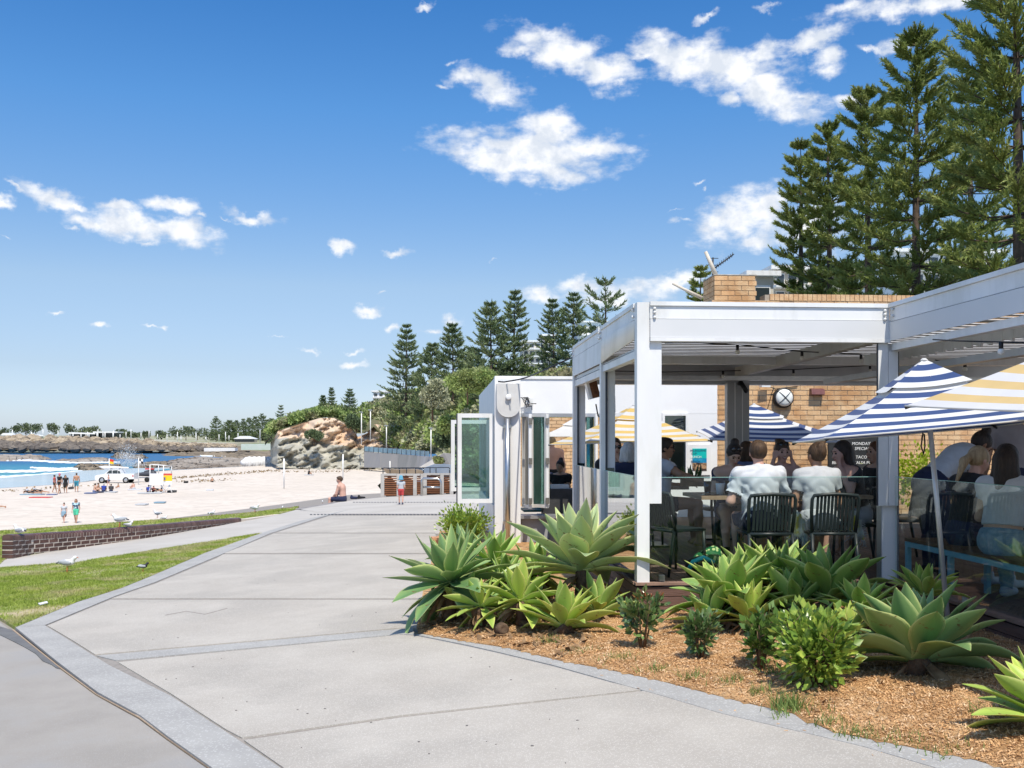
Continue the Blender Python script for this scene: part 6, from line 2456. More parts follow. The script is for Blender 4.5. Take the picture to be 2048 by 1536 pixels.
def umbrella(label, apex, corners, foot, mat, vent=.33, sag=.05, polemat=m_pole, pr=.019, group=None, hubz=None):
    """corners in order; apex & corners world points; panels sag between the ribs"""
    apex = Vector(apex)
    corners = [Vector(c) for c in corners]
    foot = Vector(foot)
    root = thing('umbrella', label, 'umbrella', foot, 0, group)
    def surf(k, s_, t_):
        A, B = corners[k], corners[(k + 1) % 4]
        e = A.lerp(B, s_)
        # edge pulled in between the corners
        cen = (corners[0] + corners[1] + corners[2] + corners[3]) / 4
        e = e.lerp(cen, .045 * 4 * s_ * (1 - s_))
        p = apex.lerp(e, t_)
        p.z -= sag * 4 * s_ * (1 - s_) * t_ * (1 - t_ * .93) * 1.6 + .10 * math.sin(PI * t_) * .35
        return p
    def panel(k, t0, t1, nt, lift, nm):
        V, UV, Fc = [], [], []
        ns = 12
        for i in range(nt + 1):
            for j in range(ns + 1):
                t_, s_ = lerp(t0, t1, i / nt), j / ns
                p = surf(k, s_, max(t_, .001)) + Vector((0, 0, lift))
                V.append(p - root.location)
                UV.append((s_, t_))
        for i in range(nt):
            for j in range(ns):
                a = i * (ns + 1) + j
                Fc.append((a, a + 1, a + ns + 2, a + ns + 1))
        return V, UV, Fc
    V, UV, Fc = [], [], []
    for k in range(4):
        for t0, t1, nt, lift in ((vent - .04, 1.0, 14, 0.0),):
            v, u, f = panel(k, t0, t1, nt, lift, '')
            o_ = len(V)
            V += v
            UV += u
            Fc += [[i + o_ for i in ff] for ff in f]
    me = bpy.data.meshes.new('canopy')
    me.from_pydata([tuple(v) for v in V], [], Fc)
    uvl = me.uv_layers.new(name='UVMap')
    for lp_ in me.loops:
        uvl.data[lp_.index].uv = UV[lp_.vertex_index]
    me.polygons.foreach_set('use_smooth', [True] * len(Fc))
    me.materials.append(mat)
    can = bpy.data.objects.new('canopy', me)
    COL.objects.link(can)
    can.parent = root
    V, UV, Fc = [], [], []
    for k in range(4):
        v, u, f = panel(k, 0.02, vent + .02, 5, .035, '')
        o_ = len(V)
        V += v
        UV += u
        Fc += [[i + o_ for i in ff] for ff in f]
    me = bpy.data.meshes.new('vent_cap')
    me.from_pydata([tuple(v) for v in V], [], Fc)
    uvl = me.uv_layers.new(name='UVMap')
    for lp_ in me.loops:
        uvl.data[lp_.index].uv = UV[lp_.vertex_index]
    me.polygons.foreach_set('use_smooth', [True] * len(Fc))
    me.materials.append(mat)
    vc = bpy.data.objects.new('vent_cap', me)
    COL.objects.link(vc)
    vc.parent = root
    # hems, ribs, pole
    hem = MB()
    for k in range(4):
        hem.tube([surf(k, j / 12, 1.0) for j in range(13)], .007, 5)
    hem.build('hem', m_wht, root)
    hub = apex + (foot - apex).normalized() * .42
    for k in range(4):
        MB().tube([apex + Vector((0, 0, -.03)), surf(k, 0, .5) + Vector((0, 0, -.02)), corners[k] + Vector((0, 0, -.015))], .010, 5).build('rib', m_black, root)
        m_ = surf(k, 0, .5) + Vector((0, 0, -.02))
        MB().tube([hub, m_], .008, 5).build('strut', m_black, root)
    MB().tube([foot, apex + Vector((0, 0, .02))], pr, 12).build('pole', polemat, root)
    MB().tube([hub + (foot - apex).normalized() * -.03, hub + (foot - apex).normalized() * .05], pr * 2.1, 10).build('runner', m_black, root)
    MB().lathe(apex + Vector((0, 0, .03)), [(.03, -.01), (.025, .0), (.012, .01)], 10).build('finial', m_wht, root)
    return root


apex1 = at(1848, 727, 7.54)
cA, cB = at(1652, 876, 6.9), at(2150, 830, 6.6)
cD = at(1585, 885, 8.3)
cC = cD + (cB - cA) + Vector((0, 0, -.02))
top_ = at(1855, 868, 7.5)
low_ = at(1889, 1190, 7.45)
t_ = 1.0
dirp = (low_ - top_).normalized()
foot1 = low_
while foot1.z > gz(foot1.x, foot1.y) - .05:
    foot1 = foot1 + dirp * .05
u1 = umbrella('big navy and white striped umbrella with bird droppings, leaning over the right glass panel', apex1, [cA, cB, cC, cD], foot1, m_nav, sag=.05)
MB().tube([top_ + Vector((-.05, -.03, .01)), top_ + Vector((-.07, -.04, -.09)), top_ + Vector((-.05, -.04, -.15)), top_ + Vector((-.035, -.03, -.09)), top_ + Vector((-.04, -.03, .0))], .006, 5).build('crank_cord', m_black, u1)
y1 = umbrella('large yellow and white striped umbrella at the right edge, nearest to the viewer', (4.35, 5.55, 2.52),
              [(2.99, 6.25, 1.86), (3.30, 4.42, 1.76), (5.6, 4.6, 1.80), (5.5, 6.7, 1.88)], (4.42, 5.6, DZ), m_yel, sag=.07)
u2 = umbrella('navy and white striped umbrella in the sunny courtyard behind the grey post', atY(1508, 812, 14.9),
              [at(1421, 880, 14.0), at(1690, 886, 13.9), at(1672, 868, 16.3), at(1393, 862, 16.3)], (atY(1508, 812, 14.9).x, 14.9, DZ), m_nav2, sag=.05)
y2 = umbrella('yellow and white striped umbrella in front of the white kiosk wall', at(1268, 814, 15.3),
              [at(1166, 887, 14.3), at(1425, 882, 14.6), at(1400, 872, 16.2), at(1097, 889, 15.8)], (at(1268, 814, 15.3).x, at(1268, 814, 15.3).y, DZ), m_yel2, sag=.05)
w_ = umbrella('plain white umbrella seen through the kiosk serving opening', at(1150, 838, 20.5),
              [at(1075, 873, 19.6), at(1230, 872, 19.6), at(1240, 868, 21.6), at(1100, 868, 21.6)], (at(1150, 838, 20.5).x, at(1150, 838, 20.5).y, -.02), m_wht, sag=.05)
o_ = umbrella('bright yellow striped umbrella low behind the blonde person at the right edge', at(2110, 840, 13.5),
              [at(2030, 885, 12.9), at(2200, 885, 12.9), at(2200, 880, 14.4), at(2040, 882, 14.4)], (at(2110, 840, 13.5).x, at(2110, 840, 13.5).y, DZ), m_yel2, sag=.05)

# ---- slatted chairs
m_chair = pm('chair_resin', (0.016, 0.024, 0.025), (0.022, 0.032, 0.033), scale=4, rough=.42, coords='Object')


def make_chair(label):
    root = thing('chair', label, 'chair', (0, 0, 0), 0, 'slatted outdoor chairs on the terrace')
    SH = .44
    # chair faces +y, back at y = -.21
    def bk(x, z):       # curved back
        tz = (z - SH) / .36
        return Vector((x, -.19 - .07 * tz + .30 * x * x, z))
    fr = MB()
    fr.tube([bk(-.20, SH - .02), bk(-.215, SH + .2), bk(-.215, SH + .31), bk(-.20, SH + .345), bk(-.1, SH + .355), bk(.0, SH + .36), bk(.1, SH + .355), bk(.20, SH + .345), bk(.215, SH + .31), bk(.215, SH + .2), bk(.20, SH - .02)], .017, 7)
    fr.build('back_frame', m_chair, root, world=False)
    for i in range(11):
        x = -.165 + .033 * i
        MB().beam(bk(x, SH + .02), bk(x, SH + .35), .023, .010, up=(0, 1, 0)).build('back_slat', m_chair, root, world=False)
    for i in range(10):
        x = -.18 + .04 * i
        MB().beam((x, -.18, SH), (x, .20, SH), .027, .014).build('seat_slat', m_chair, root, world=False)
    MB().tube([(-.20, -.19, SH - .012), (-.21, .19, SH - .012), (.21, .19, SH - .012), (.20, -.19, SH - .012), (-.20, -.19, SH - .012)], .016, 6).build('seat_frame', m_chair, root, world=False)
    for sx, sy in ((-1, -1), (1, -1), (-1, 1), (1, 1)):
        MB().tube([(sx * .20, sy * .185, SH - .01), (sx * .215, sy * .20 + (sy < 0) * -.07, 0)], [.018, .013], 7).build('leg', m_chair, root, world=False)
    return root


CH = make_chair('dark slatted chair the man in the white t-shirt sits on')


def place(px, py, w, lab, rz):
    p = at(px, py, w)
    return copy_tree(CH, (p.x, p.y, DZ), rz, lab)


pman = at(1530, 900, 9.42)
CH.location = (pman.x, pman.y, DZ)
CH.rotation_euler.z = R(-2)
place(1655, 900, 9.45, 'dark slatted chair the woman with pinned up hair sits on', R(-4))
place(1350, 900, 9.75, 'empty dark slatted chair beside the left corner post, seen from the side', R(-62))
place(1722, 900, 10.35, 'dark slatted chair of the dark haired woman in profile', R(95))
place(1475, 900, 11.1, 'dark slatted chair of the woman with sunglasses on her bun', R(175))
place(1562, 900, 11.2, 'dark slatted chair of the laughing woman', R(180))
place(1308, 900, 11.9, 'dark slatted chair of the man in sunglasses behind the corner post', R(-80))
place(1226, 900, 12.6, 'dark slatted chair of the woman covering her mouth', R(180))
place(1262, 900, 11.9, 'dark slatted chair of the grey haired person', R(0))
place(1795, 900, 10.9, 'dark slatted chair of the auburn haired person behind the right post', R(80))
for i_, (px_, w__) in enumerate(((1440, 12.6), (1600, 12.9))):
    place(px_, 900, w__, ['empty dark slatted chair further back, left of the grey post', 'empty dark slatted chair further back under the navy umbrella'][i_], R(10 + 150 * i_))

# ---- tables
def table(label, x, y, sx, sy, top=1.083, mat=m_wood, rz=0, thick=.035):
    root = thing('table', label, 'table', (x, y, DZ), rz)
    MB().box((0, 0, top - DZ - thick / 2), (sx, sy, thick)).build('table_top', mat, root, world=False)
    MB().tube([(0, 0, .02), (0, 0, top - DZ - thick)], .035, 10).build('pedestal', m_chair, root, world=False)
    MB().box((0, 0, .012), (.5, .5, .022)).build('base', m_chair, root, world=False)
    return root


tcx = at(1550, 900, 10.35)
table('long wooden table between the man in white and the laughing woman', tcx.x, tcx.y, 1.75, .78)
tl = at(1290, 900, 12.3)
table('wooden table at the left beyond the corner post', tl.x, tl.y, .9, .8)
table('wooden table on the right where the bench sitters eat', 5.15, 7.2, .75, 2.6)
tb = at(1438, 900, 13.2)
table('small wooden table in the courtyard behind', tb.x, tb.y, .8, .8)

# ---- things on the table
m_cup = pm('paper_white', (.74, .78, .82), rough=.5)
m_tumbler = glass_mat('tumbler_glass', (.85, .92, .95), 2)
TT = 1.083
def on_table(px, w):
    p = at(px, 900, w)
    return Vector((p.x, p.y, TT + .001))


c_ = on_table(1440, 10.15)
tag(MB().lathe(c_, [(.034, 0), (.045, .11), (.046, .115), (.040, .112), (.030, .01)], 14).build('cup', m_cup), 'white paper cup on the table, left of the man in white', 'cup')
c_ = on_table(1455, 10.2)
tag(MB().lathe(c_, [(.030, 0), (.038, .14), (.036, .14), (.028, .008)], 14).build('glass_tumbler', m_tumbler), 'clear tumbler standing right of the white paper cup', 'glass')
c_ = on_table(1415, 10.5)
tag(MB().lathe(c_, [(.032, 0), (.042, .12), (.040, .12), (.030, .008)], 14).build('glass_tumbler', glass_mat('blue_glass', (.55, .78, .9), 2)), 'blue tinted tumbler left of the white paper cup', 'glass')
c_ = on_table(1420, 10.05)
tag(MB().box(c_ + Vector((0, 0, .006)), (.16, .09, .010), rz=.4).build('phone', M_LENS), 'dark phone lying flat at the left end of the table', 'phone')
for i_, (px_, wd) in enumerate(((1500, 10.25), (1608, 10.3), (1640, 10.45))):
    c_ = on_table(px_, wd)
    tag(MB().lathe(c_, [(.05, 0), (.115, .015), (.118, .018), (.05, .006)], 18).build('plate', m_cup), ['white plate in front of the man in white', 'white plate between the man and the woman in white', 'white plate in front of the woman with pinned up hair'][i_], 'plate')
# leafy centrepiece caddy
c_ = on_table(1384, 12.0)
cd = thing('napkin_caddy', 'beige box of dark leaves on the table behind the empty chair', 'caddy', c_)
MB().box(c_ + Vector((0, 0, .06)), (.26, .12, .12)).build('box', m_wood, cd)
r0 = random.Random(4)
mb = MB()
for i in range(8):
    x = -.11 + .03 * i
    b0 = c_ + Vector((x, 0, .10))
    tpx = b0 + Vector((r0.uniform(-.06, .06), r0.uniform(-.05, .05), r0.uniform(.12, .2)))
    s_ = Vector((.022, .01, 0))
    mb.add([b0 - s_ * .4, b0.lerp(tpx, .4) - s_, tpx, b0.lerp(tpx, .4) + s_, b0 + s_ * .4], [(0, 1, 2, 3, 4)])
mb.build('leaves', m_shrub_d, cd)

# ---- blue bench
m_benchblue = pm('pale_blue_paint', (0.22, 0.46, 0.55), (0.26, 0.50, 0.59), scale=3, rough=.4)
bn = thing('bench', 'pale blue metal bench with a brown wooden seat behind the right glass panel', 'bench', (4.45, 7.0, DZ))
for xx in (4.30, 4.62):
    MB().box2((xx - .018, 4.6, .66), (xx + .018, 8.95, .705)).build('rail', m_benchblue, bn)
for k in range(3):
    MB().box2((4.29 + k * .12, 4.6, .708), (4.40 + k * .12, 8.97, .735)).build('seat_board', m_wooddark, bn)
for yy in (8.92, 8.15, 6.3, 4.7):
    for xx in (4.30, 4.62):
        MB().box2((xx - .02, yy - .022, DZ), (xx + .02, yy + .022, .658)).build('leg', m_benchblue, bn)

# ---- bags and towels
def towel(label, c, w, h, seed, matt, rz=0):
    root = thing('towel', label, 'towel', c, rz)
    r = np.random.default_rng(seed)
    nx_, nz_ = 16, 14
    vs, fs = [], []
    for i in range(nx_ + 1):
        for j in range(nz_ + 1):
            u, v = i / nx_, j / nz_
            x = (u - .5) * w * (.55 + .45 * v)
            y = .035 * math.sin(u * 15 + seed) * (1 - .3 * v) + .01 * math.sin(v * 9 + u * 5)
            vs.append((x, y, -v * h + .05 * math.sin(u * 5)))
    for i in range(nx_):
        for j in range(nz_):
            a = i * (nz_ + 1) + j
            fs.append((a, a + 1, a + nz_ + 2, a + nz_ + 1))
    MB().add(vs, fs, 0, True).build('cloth', matt, root, world=False)
    mb = MB()
    for i in range(26):
        u = i / 25
        x = (u - .5) * w
        y = .035 * math.sin(u * 15 + seed) * .7
        z = -h + .05 * math.sin(u * 5)
        mb.tube([(x, y, z), (x + r.normal(0, .008), y, z - .03), (x + r.normal(0, .015), y + r.normal(0, .01), z - .065)], .0035, 4)
    for j in range(18):
        v = j / 17
        for s_ in (-1, 1):
            x = s_ * .5 * w * (.55 + .45 * v)
            mb.tube([(x, .0, -v * h), (x + s_ * .035, .0, -v * h - .02 + r.normal(0, .01))], .003, 4)
    stuff(mb.build('fringe', C_WHITE, root, world=False))
    return root


m_towel = pm('towel_print', (.62, .68, .72), (.66, .72, .76), scale=3, rough=.95, coords='Object', c3=(.55, .50, .12), scale3=9)
m_towel2 = pm('towel_yellow_print', (.75, .75, .72), (.70, .70, .66), scale=3, rough=.95, coords='Object', c3=(.80, .70, .05), scale3=12)
p = at(1597, 1028, 9.45)
towel('pale blue fringed towel hanging between the two front chairs', p, .19, .25, 1, m_towel)
p = at(1712, 1030, 9.9)
towel('white and yellow fringed towel hanging beside the right of the two front chairs', p, .16, .20, 3, m_towel2)
# beach bags under the table
gp_ = Vector(at(1402, 1135, 9.35))
bg_ = thing('bag', 'black and turquoise beach bag on the deck behind the glass', 'bag', (gp_.x, gp_.y, DZ))
s1 = SDF().ell(V3(0, 0, .10), V3(.15, .10, .11), .03).ell(V3(.06, 0, .06), V3(.12, .09, .07), .03)
np_part('bag_body', s1, .012, C_BLACK, bg_, wrinkle=.004)
mtq = cloth('turquoise', (0.03, 0.50, 0.60))
MB().tube([(-.14, -.06, .08), (-.10, -.09, .17), (0, -.09, .21), (.10, -.08, .16)], .022, 8).build('trim', mtq, bg_, world=False)
MB().tube([(-.02, -.10, .04), (.06, -.11, .05), (.14, -.08, .03)], .02, 8).build('trim', mtq, bg_, world=False)
gp_ = Vector(at(1418, 1110, 9.75))
bg_ = thing('bag', 'green spotted fabric bag behind the black and turquoise one', 'bag', (gp_.x, gp_.y, DZ))
s1 = SDF().ell(V3(0, 0, .11), V3(.15, .10, .12), .03).ell(V3(-.07, 0, .07), V3(.12, .10, .08), .03).ell(V3(.05, 0, .20), V3(.05, .05, .06), .05)
np_part('bag_body', s1, .012, pm('green_spots', (.01, .12, .04), (.02, .17, .06), scale=5, coords='Object', speck=(26, .55, (.55, .65, .30), .9), rough=.9), bg_, wrinkle=.008)
gp_ = at(2075, 1130, 7.3)
bg_ = thing('bag', 'turquoise and pink bag on the bench at the right edge', 'bag', (4.42, 6.15, .737))
np_part('bag_body', SDF().ell(V3(0, 0, .09), V3(.12, .14, .09), .03), .012, pm('tropic_print', (.02, .40, .45), (.45, .25, .50), scale=12, coords='Object', rough=.9), bg_, wrinkle=.005)

# ---- people on the terrace
SEAT = DZ + .45
def base(px, w, z=SEAT):
    p = at(px, 900, w)
    return (p.x, p.y, z)


# man in the white t-shirt, back to us
P = pose_sit(lean=.10, armL=((-.295, .06, .27), (-.13, .28, .27)), armR=((.30, .16, .27), (.20, .38, .27)), headturn=-.12, nod=.1)
figure('man with short brown hair in a white t-shirt, back to the glass', base(1523, 9.50), R(-2), P, SK_PINK, .96, top=C_WHITE, bottom=C_NAVY, hair=H_BROWN, hairstyle='short', sleeve=.72, topwr=.020, legcut=.8, shoes=C_DKGREY)
# woman pinned up hair
P = pose_sit(lean=.12, armL=((-.25, .10, .22), (-.10, .28, .25)), armR=((.24, .14, .25), (.06, .34, .27)), headturn=.35, nod=.05, woman=True)
figure('woman with pinned up brown hair in a pale grey t-shirt, back to the glass', base(1640, 9.62), R(-5), P, SK_TAN, .93, top=C_GREYW, bottom=C_WHITE, hair=H_BROWN, hairstyle='updo', woman=True, sleeve=.5, topwr=.013, shoes=C_DKGREY)
# bun woman facing us, looking down
P = pose_sit(lean=.16, armL=((-.24, .20, .30), (-.10, .42, .30)), armR=((.24, .20, .30), (.10, .42, .30)), headturn=.15, nod=.55, woman=True, headf=.05)
figure('woman in a navy top with sunglasses on her dark bun, looking down', base(1462, 10.95), R(172), P, SK_LIGHT, .93, top=C_NAVY, bottom=C_NAVY, hair=H_DARK, hairstyle='bun', woman=True, sunglasses='up', neckline=.05, shoes=C_BLACK)
# brown haired one behind
P = pose_sit(lean=.05, headturn=-.5, woman=True)
figure('person with loose brown hair in a slate blue top, behind the woman with the bun', base(1494, 11.9), R(-20), P, SK_LIGHT, .95, top=C_BLUE, bottom=C_NAVY, hair=H_BROWN, hairstyle='bob', woman=True)
# laughing woman, hands at her cheeks
P = pose_sit(lean=.12, armL=((-.23, .25, .36), (-.105, .16, .66)), armR=((.23, .25, .36), (.105, .16, .66)), headturn=0, nod=.05, woman=True)
P.update(hdl=V3(.15, 0, .95), hdr=V3(-.15, 0, .95), pnl=V3(.8, -.3, 0), pnr=V3(-.8, -.3, 0), curll=.7, curlr=.7)
figure('laughing woman with both hands at her cheeks and sunglasses on her head', base(1557, 11.0), R(178), P, SK_PINK, .95, top=C_PURPLE, bottom=C_NAVY, hair=H_BROWN, hairstyle='updo', woman=True, sunglasses='up', smile=True, neckline=.05, shoes=C_BLACK)
# dark haired woman in profile
P = pose_sit(lean=.14, armL=((-.22, .22, .34), (-.05, .24, .60)), armR=((.22, .16, .26), (.10, .40, .29)), headturn=0, nod=.18, woman=True, headf=.03)
P.update(hdl=V3(.2, .1, .9), pnl=V3(.2, -.9, 0), curll=.9)
figure('dark haired woman in black seen in profile, hand at her mouth', base(1716, 10.35), R(98), P, SK_PINK, .96, top=C_DKGREY, bottom=C_WHITE, hair=H_DARK, hairstyle='long', woman=True, sleeve=.6, neckline=.04, legcut=.5, shoes=C_BLACK)
# auburn person behind the right post
P = pose_sit(lean=.08, headturn=.1, woman=True)
figure('person with auburn hair in black, mostly hidden behind the right corner post', base(1768, 10.9), R(95), P, SK_LIGHT, .95, top=C_BLACK, bottom=C_BLACK, hair=H_RED, hairstyle='long', woman=True, sleeve=1.5)
# man with sunglasses on the left, arm out
P = pose_sit(lean=.05, armR=((.30, .18, .44), (.32, .42, .36)), armL=((-.22, .12, .28), (-.12, .36, .30)), headturn=-.1)
figure('man in sunglasses and white t-shirt reaching out his arm, half hidden by the post', base(1318, 12.0), R(-88), P, SK_TAN, 1.0, top=C_WHITE, bottom=C_DKGREY, hair=H_DARK, hairstyle='short', sunglasses='on', topwr=.005)
# woman covering her mouth
P = pose_sit(lean=.06, armL=((-.22, .22, .36), (-.015, .17, .65)), armR=((.22, .15, .27), (.1, .38, .30)), headturn=.1, nod=-.03, woman=True)
P.update(hdl=V3(.45, .05, .85), pnl=V3(.3, -1, 0), curll=.3)
figure('woman in sunglasses covering her mouth with her hand', base(1227, 12.55), R(180), P, SK_LIGHT, 1.0, top=C_BLACK, bottom=C_BLACK, hair=H_BROWN, hairstyle='long', woman=True, sunglasses='on', sleeve=1.5)
P = pose_sit(lean=.06, headturn=-.4, woman=True)
figure('grey haired person in navy with their back turned, left of the corner post', base(1263, 11.75), R(15), P, SK_LIGHT, .94, top=C_NAVY, bottom=C_NAVY, hair=H_GREY, hairstyle='bob', woman=True, sleeve=1.5)
# bench sitters
P = pose_sit(lean=.10, armL=((-.22, .20, .28), (-.10, .40, .33)), armR=((.22, .20, .28), (.10, .40, .33)), headturn=0, nod=.35, woman=True, headf=.06, knees=.42)
figure('woman with a blonde ponytail in a black top, bent over the table', (4.52, 8.35, .755), R(-72), P, SK_PINK, .95, top=C_BLACK, bottom=C_NAVY, hair=H_BLONDE, hairstyle='pony', woman=True, sleeve=.6, shoes=C_GREYW)
P = pose_sit(lean=.10, armL=((-.24, .16, .26), (-.12, .36, .30)), armR=((.24, .16, .26), (.12, .36, .30)), headturn=-.1, nod=.1, woman=True, knees=.42)
figure('long dark haired woman in a white crop top and jeans on the bench', (4.44, 7.62, .755), R(-50), P, SK_LIGHT, .97, top=C_WHITE, bottom=C_DENIM, hair=H_DARK, hairstyle='long', woman=True, crop=.13, sleeve=.4, legcut=1.5, topwr=.006, shoes=C_GREYW)
# waitress bending forward to the right
P = pose_stand(woman=True)
P.update(pel=V3(0, -.05, .92), chest=V3(0, .20, 1.12), neck=V3(0, .40, 1.23), head=V3(0, .51, 1.27), shl=V3(-.165, .33, 1.17), shr=V3(.165, .33, 1.17),
         ell=V3(-.2, .36, .92), wrl=V3(-.14, .52, .80), elr=V3(.2, .36, .92), wrr=V3(.14, .52, .80))
P['hdir'] = Rx(-.75)
b_ = at(1868, 900, 9.6)
figure('dark haired waitress with a bun and white t-shirt leaning over to the right', (b_.x, b_.y, DZ), R(-84), P, SK_BROWN, .98, top=C_WHITE, bottom=C_NAVY, hair=H_DARK, hairstyle='bun', woman=True, sleeve=.5, legcut=1.5, topwr=.006, shoes=C_BLACK)
b_ = at(2022, 900, 10.1)
P = pose_stand(lean=.05, woman=True)
figure('blonde person standing with their back turned in a mauve grey t-shirt', (b_.x, b_.y, DZ), R(-10), P, SK_LIGHT, .98, top=C_PURPLE, bottom=C_NAVY, hair=H_BLONDE, hairstyle='bob', woman=True, sleeve=.6, legcut=1.5, topwr=.005, shoes=C_BLACK)
# shirtless man and a couple of guests inside the kiosk courtyard
b_ = at(1104, 900, 21.5)
figure('shirtless man seen from behind through the serving opening', (b_.x, b_.y, -.02 + .0), R(0), pose_stand(), SK_PINK, 1.0, bottom=C_BLACK, hair=H_BLONDE, hairstyle='short', vox=.02, face_detail=False)
b_ = at(1122, 900, 18.9)
figure('dark haired guest sitting behind the serving counter', (b_.x, b_.y, .43), R(150), pose_sit(woman=True), SK_LIGHT, .95, top=C_BLACK, bottom=C_BLACK, hair=H_DARK, hairstyle='bun', woman=True, vox=.02, face_detail=False)
b_ = at(1085, 900, 19.3)
figure('second dark haired guest further left behind the serving counter', (b_.x, b_.y, .43), R(200), pose_sit(woman=True), SK_LIGHT, .95, top=C_BLUE, bottom=C_BLACK, hair=H_DARK, hairstyle='bun', woman=True, vox=.02, face_detail=False)
kt = at(1115, 900, 18.4)
table('teal topped table behind the serving counter', kt.x, kt.y, 1.3, .7, .74, pm('teal_top', (.02, .22, .24), (.03, .27, .28), scale=3, rough=.4)).location.z = -.02
pbx = at(1120, 988, KY + 1.0)
tag(MB().box((pbx.x, KY + 1.0, zk(983) + .04), (.32, .2, .07)).build('counter_tray', m_cup), 'white tray on the dark kiosk counter', 'tray')
# ================================================================== brick wall, birds, people and screens on the promenade
m_bb = pm('brown_glazed_brick', (0.075, 0.04, 0.035), (0.115, 0.062, 0.05), scale=4, rough=.45, bump=.2, bscale=60, rnd=.3, coords='World')
m_cap = pm('brown_cap_brick', (0.105, 0.06, 0.055), (0.15, 0.09, 0.08), scale=6, rough=.35, rnd=.25, coords='World')
m_pmort = pm('cream_mortar', (0.66, 0.58, 0.50), (0.58, 0.51, 0.43), scale=20, rough=1, coords='World')
bwl = [(25, 1070, 1117), (68, 1068.5, 1108), (137, 1064.5, 1098), (205, 1059.5, 1088.5), (280, 1053, 1078), (390, 1043.5, 1059), (500, 1035, 1040), (562, 1026.5, 1028)]
PW = []
for px, yt, yb_ in bwl:
    b_ = gnd(px, yb_)
    w = (b_ - EYE).dot(Vector((SA, CA, 0)))
    PW.append((b_.x, b_.y, EYE.z + (HOR - yt) / F * w, b_.z))
cum = [0]
for a, b_ in zip(PW, PW[1:]):
    cum.append(cum[-1] + math.hypot(b_[0] - a[0], b_[1] - a[1]))


def wallat(s):
    for i in range(len(PW) - 1):
        if s <= cum[i + 1] or i == len(PW) - 2:
            t_ = (s - cum[i]) / (cum[i + 1] - cum[i])
            return [lerp(PW[i][k], PW[i + 1][k], t_) for k in range(4)], math.atan2(PW[i + 1][1] - PW[i][1], PW[i + 1][0] - PW[i][0])


bw_ = thing('brick_wall', 'low dark brown brick garden wall with rounded capping between path and far lawn', 'wall', (PW[0][0], PW[0][1], PW[0][3]))
core = MB()
for i in range(len(PW) - 1):
    a, b_ = PW[i], PW[i + 1]
    d = Vector((b_[0] - a[0], b_[1] - a[1], 0)).normalized()
    nrm = Vector((-d.y, d.x, 0))
    o1, o2 = nrm * .004, nrm * .20
    e0 = d * (.012 if i == 0 else 0)
    vs = [Vector((a[0], a[1], 0)) + o1 + e0, Vector((b_[0], b_[1], 0)) + o1, Vector((b_[0], b_[1], 0)) + o2, Vector((a[0], a[1], 0)) + o2 + e0]
    lo = [a[3] - .3, b_[3] - .3, b_[3] - .3, a[3] - .3]
    hi = [a[2] - .03, b_[2] - .03, b_[2] - .03, a[2] - .03]
    core.add([(v.x, v.y, z) for v, z in zip(vs, lo)] + [(v.x, v.y, z) for v, z in zip(vs, hi)], [(0, 1, 5, 4), (1, 2, 6, 5), (2, 3, 7, 6), (3, 0, 4, 7), (4, 5, 6, 7)])
core.build('core', m_pmort, bw_)
brk = MB().box((0, .105, 0), (.218, .21, .066)).build('brick', m_bb, bw_, world=False)
capm = MB()
pr_ = [(-.0, -.105), (-.0, -.03)] + [(.105 - .105 * math.cos(PI * k / 8), -.03 + .045 * math.sin(PI * k / 8)) for k in range(1, 8)] + [(.21, -.03), (.21, -.105)]
capm.ext([(-.031, y - .004, z) for y, z in pr_], (.062, 0, 0))
capo = capm.build('capping_brick', m_cap, bw_, world=False)
nb_ = 0


def putb(proto, s, z, first):
    (x, y, zt, zb), a = wallat(s)
    o = proto if first else proto.copy()
    if not first:
        COL.objects.link(o)
    o.location = Vector((x, y, z)) - bw_.location
    o.rotation_euler.z = a
    return o


s = .036
first = True
while s < cum[-1] and nb_ < 110:
    (x, y, zt, zb), a = wallat(s)
    o = putb(capo, s, zt, first)
    first = False
    if nb_ % 9 == 8:
        o.scale.z = 1.15
    s += .078
    nb_ += 1
first = True
nb_ = 0
for r_ in range(6):
    s = .114 + (r_ % 2) * -.12
    while s < cum[-1]:
        (x, y, zt, zb), a = wallat(max(s, .02))
        z = zt - .112 - (r_ + .5) * .086
        if z < zb - .06:
            break
        if s < 0.02:
            o = putb(brk, .06, z, first)
            o.scale.x = .5
        else:
            o = putb(brk, s, z, first)
        first = False
        s += .24
        nb_ += 1

# ---- birds
m_gull = pm('gull_white', (.78, .78, .78), (.70, .70, .71), scale=8, rough=.8)
m_gwing = pm('gull_grey', (.36, .38, .41), (.44, .46, .48), scale=12, rough=.8)
m_beak = pm('orange_red', (.55, .13, .04), rough=.5)


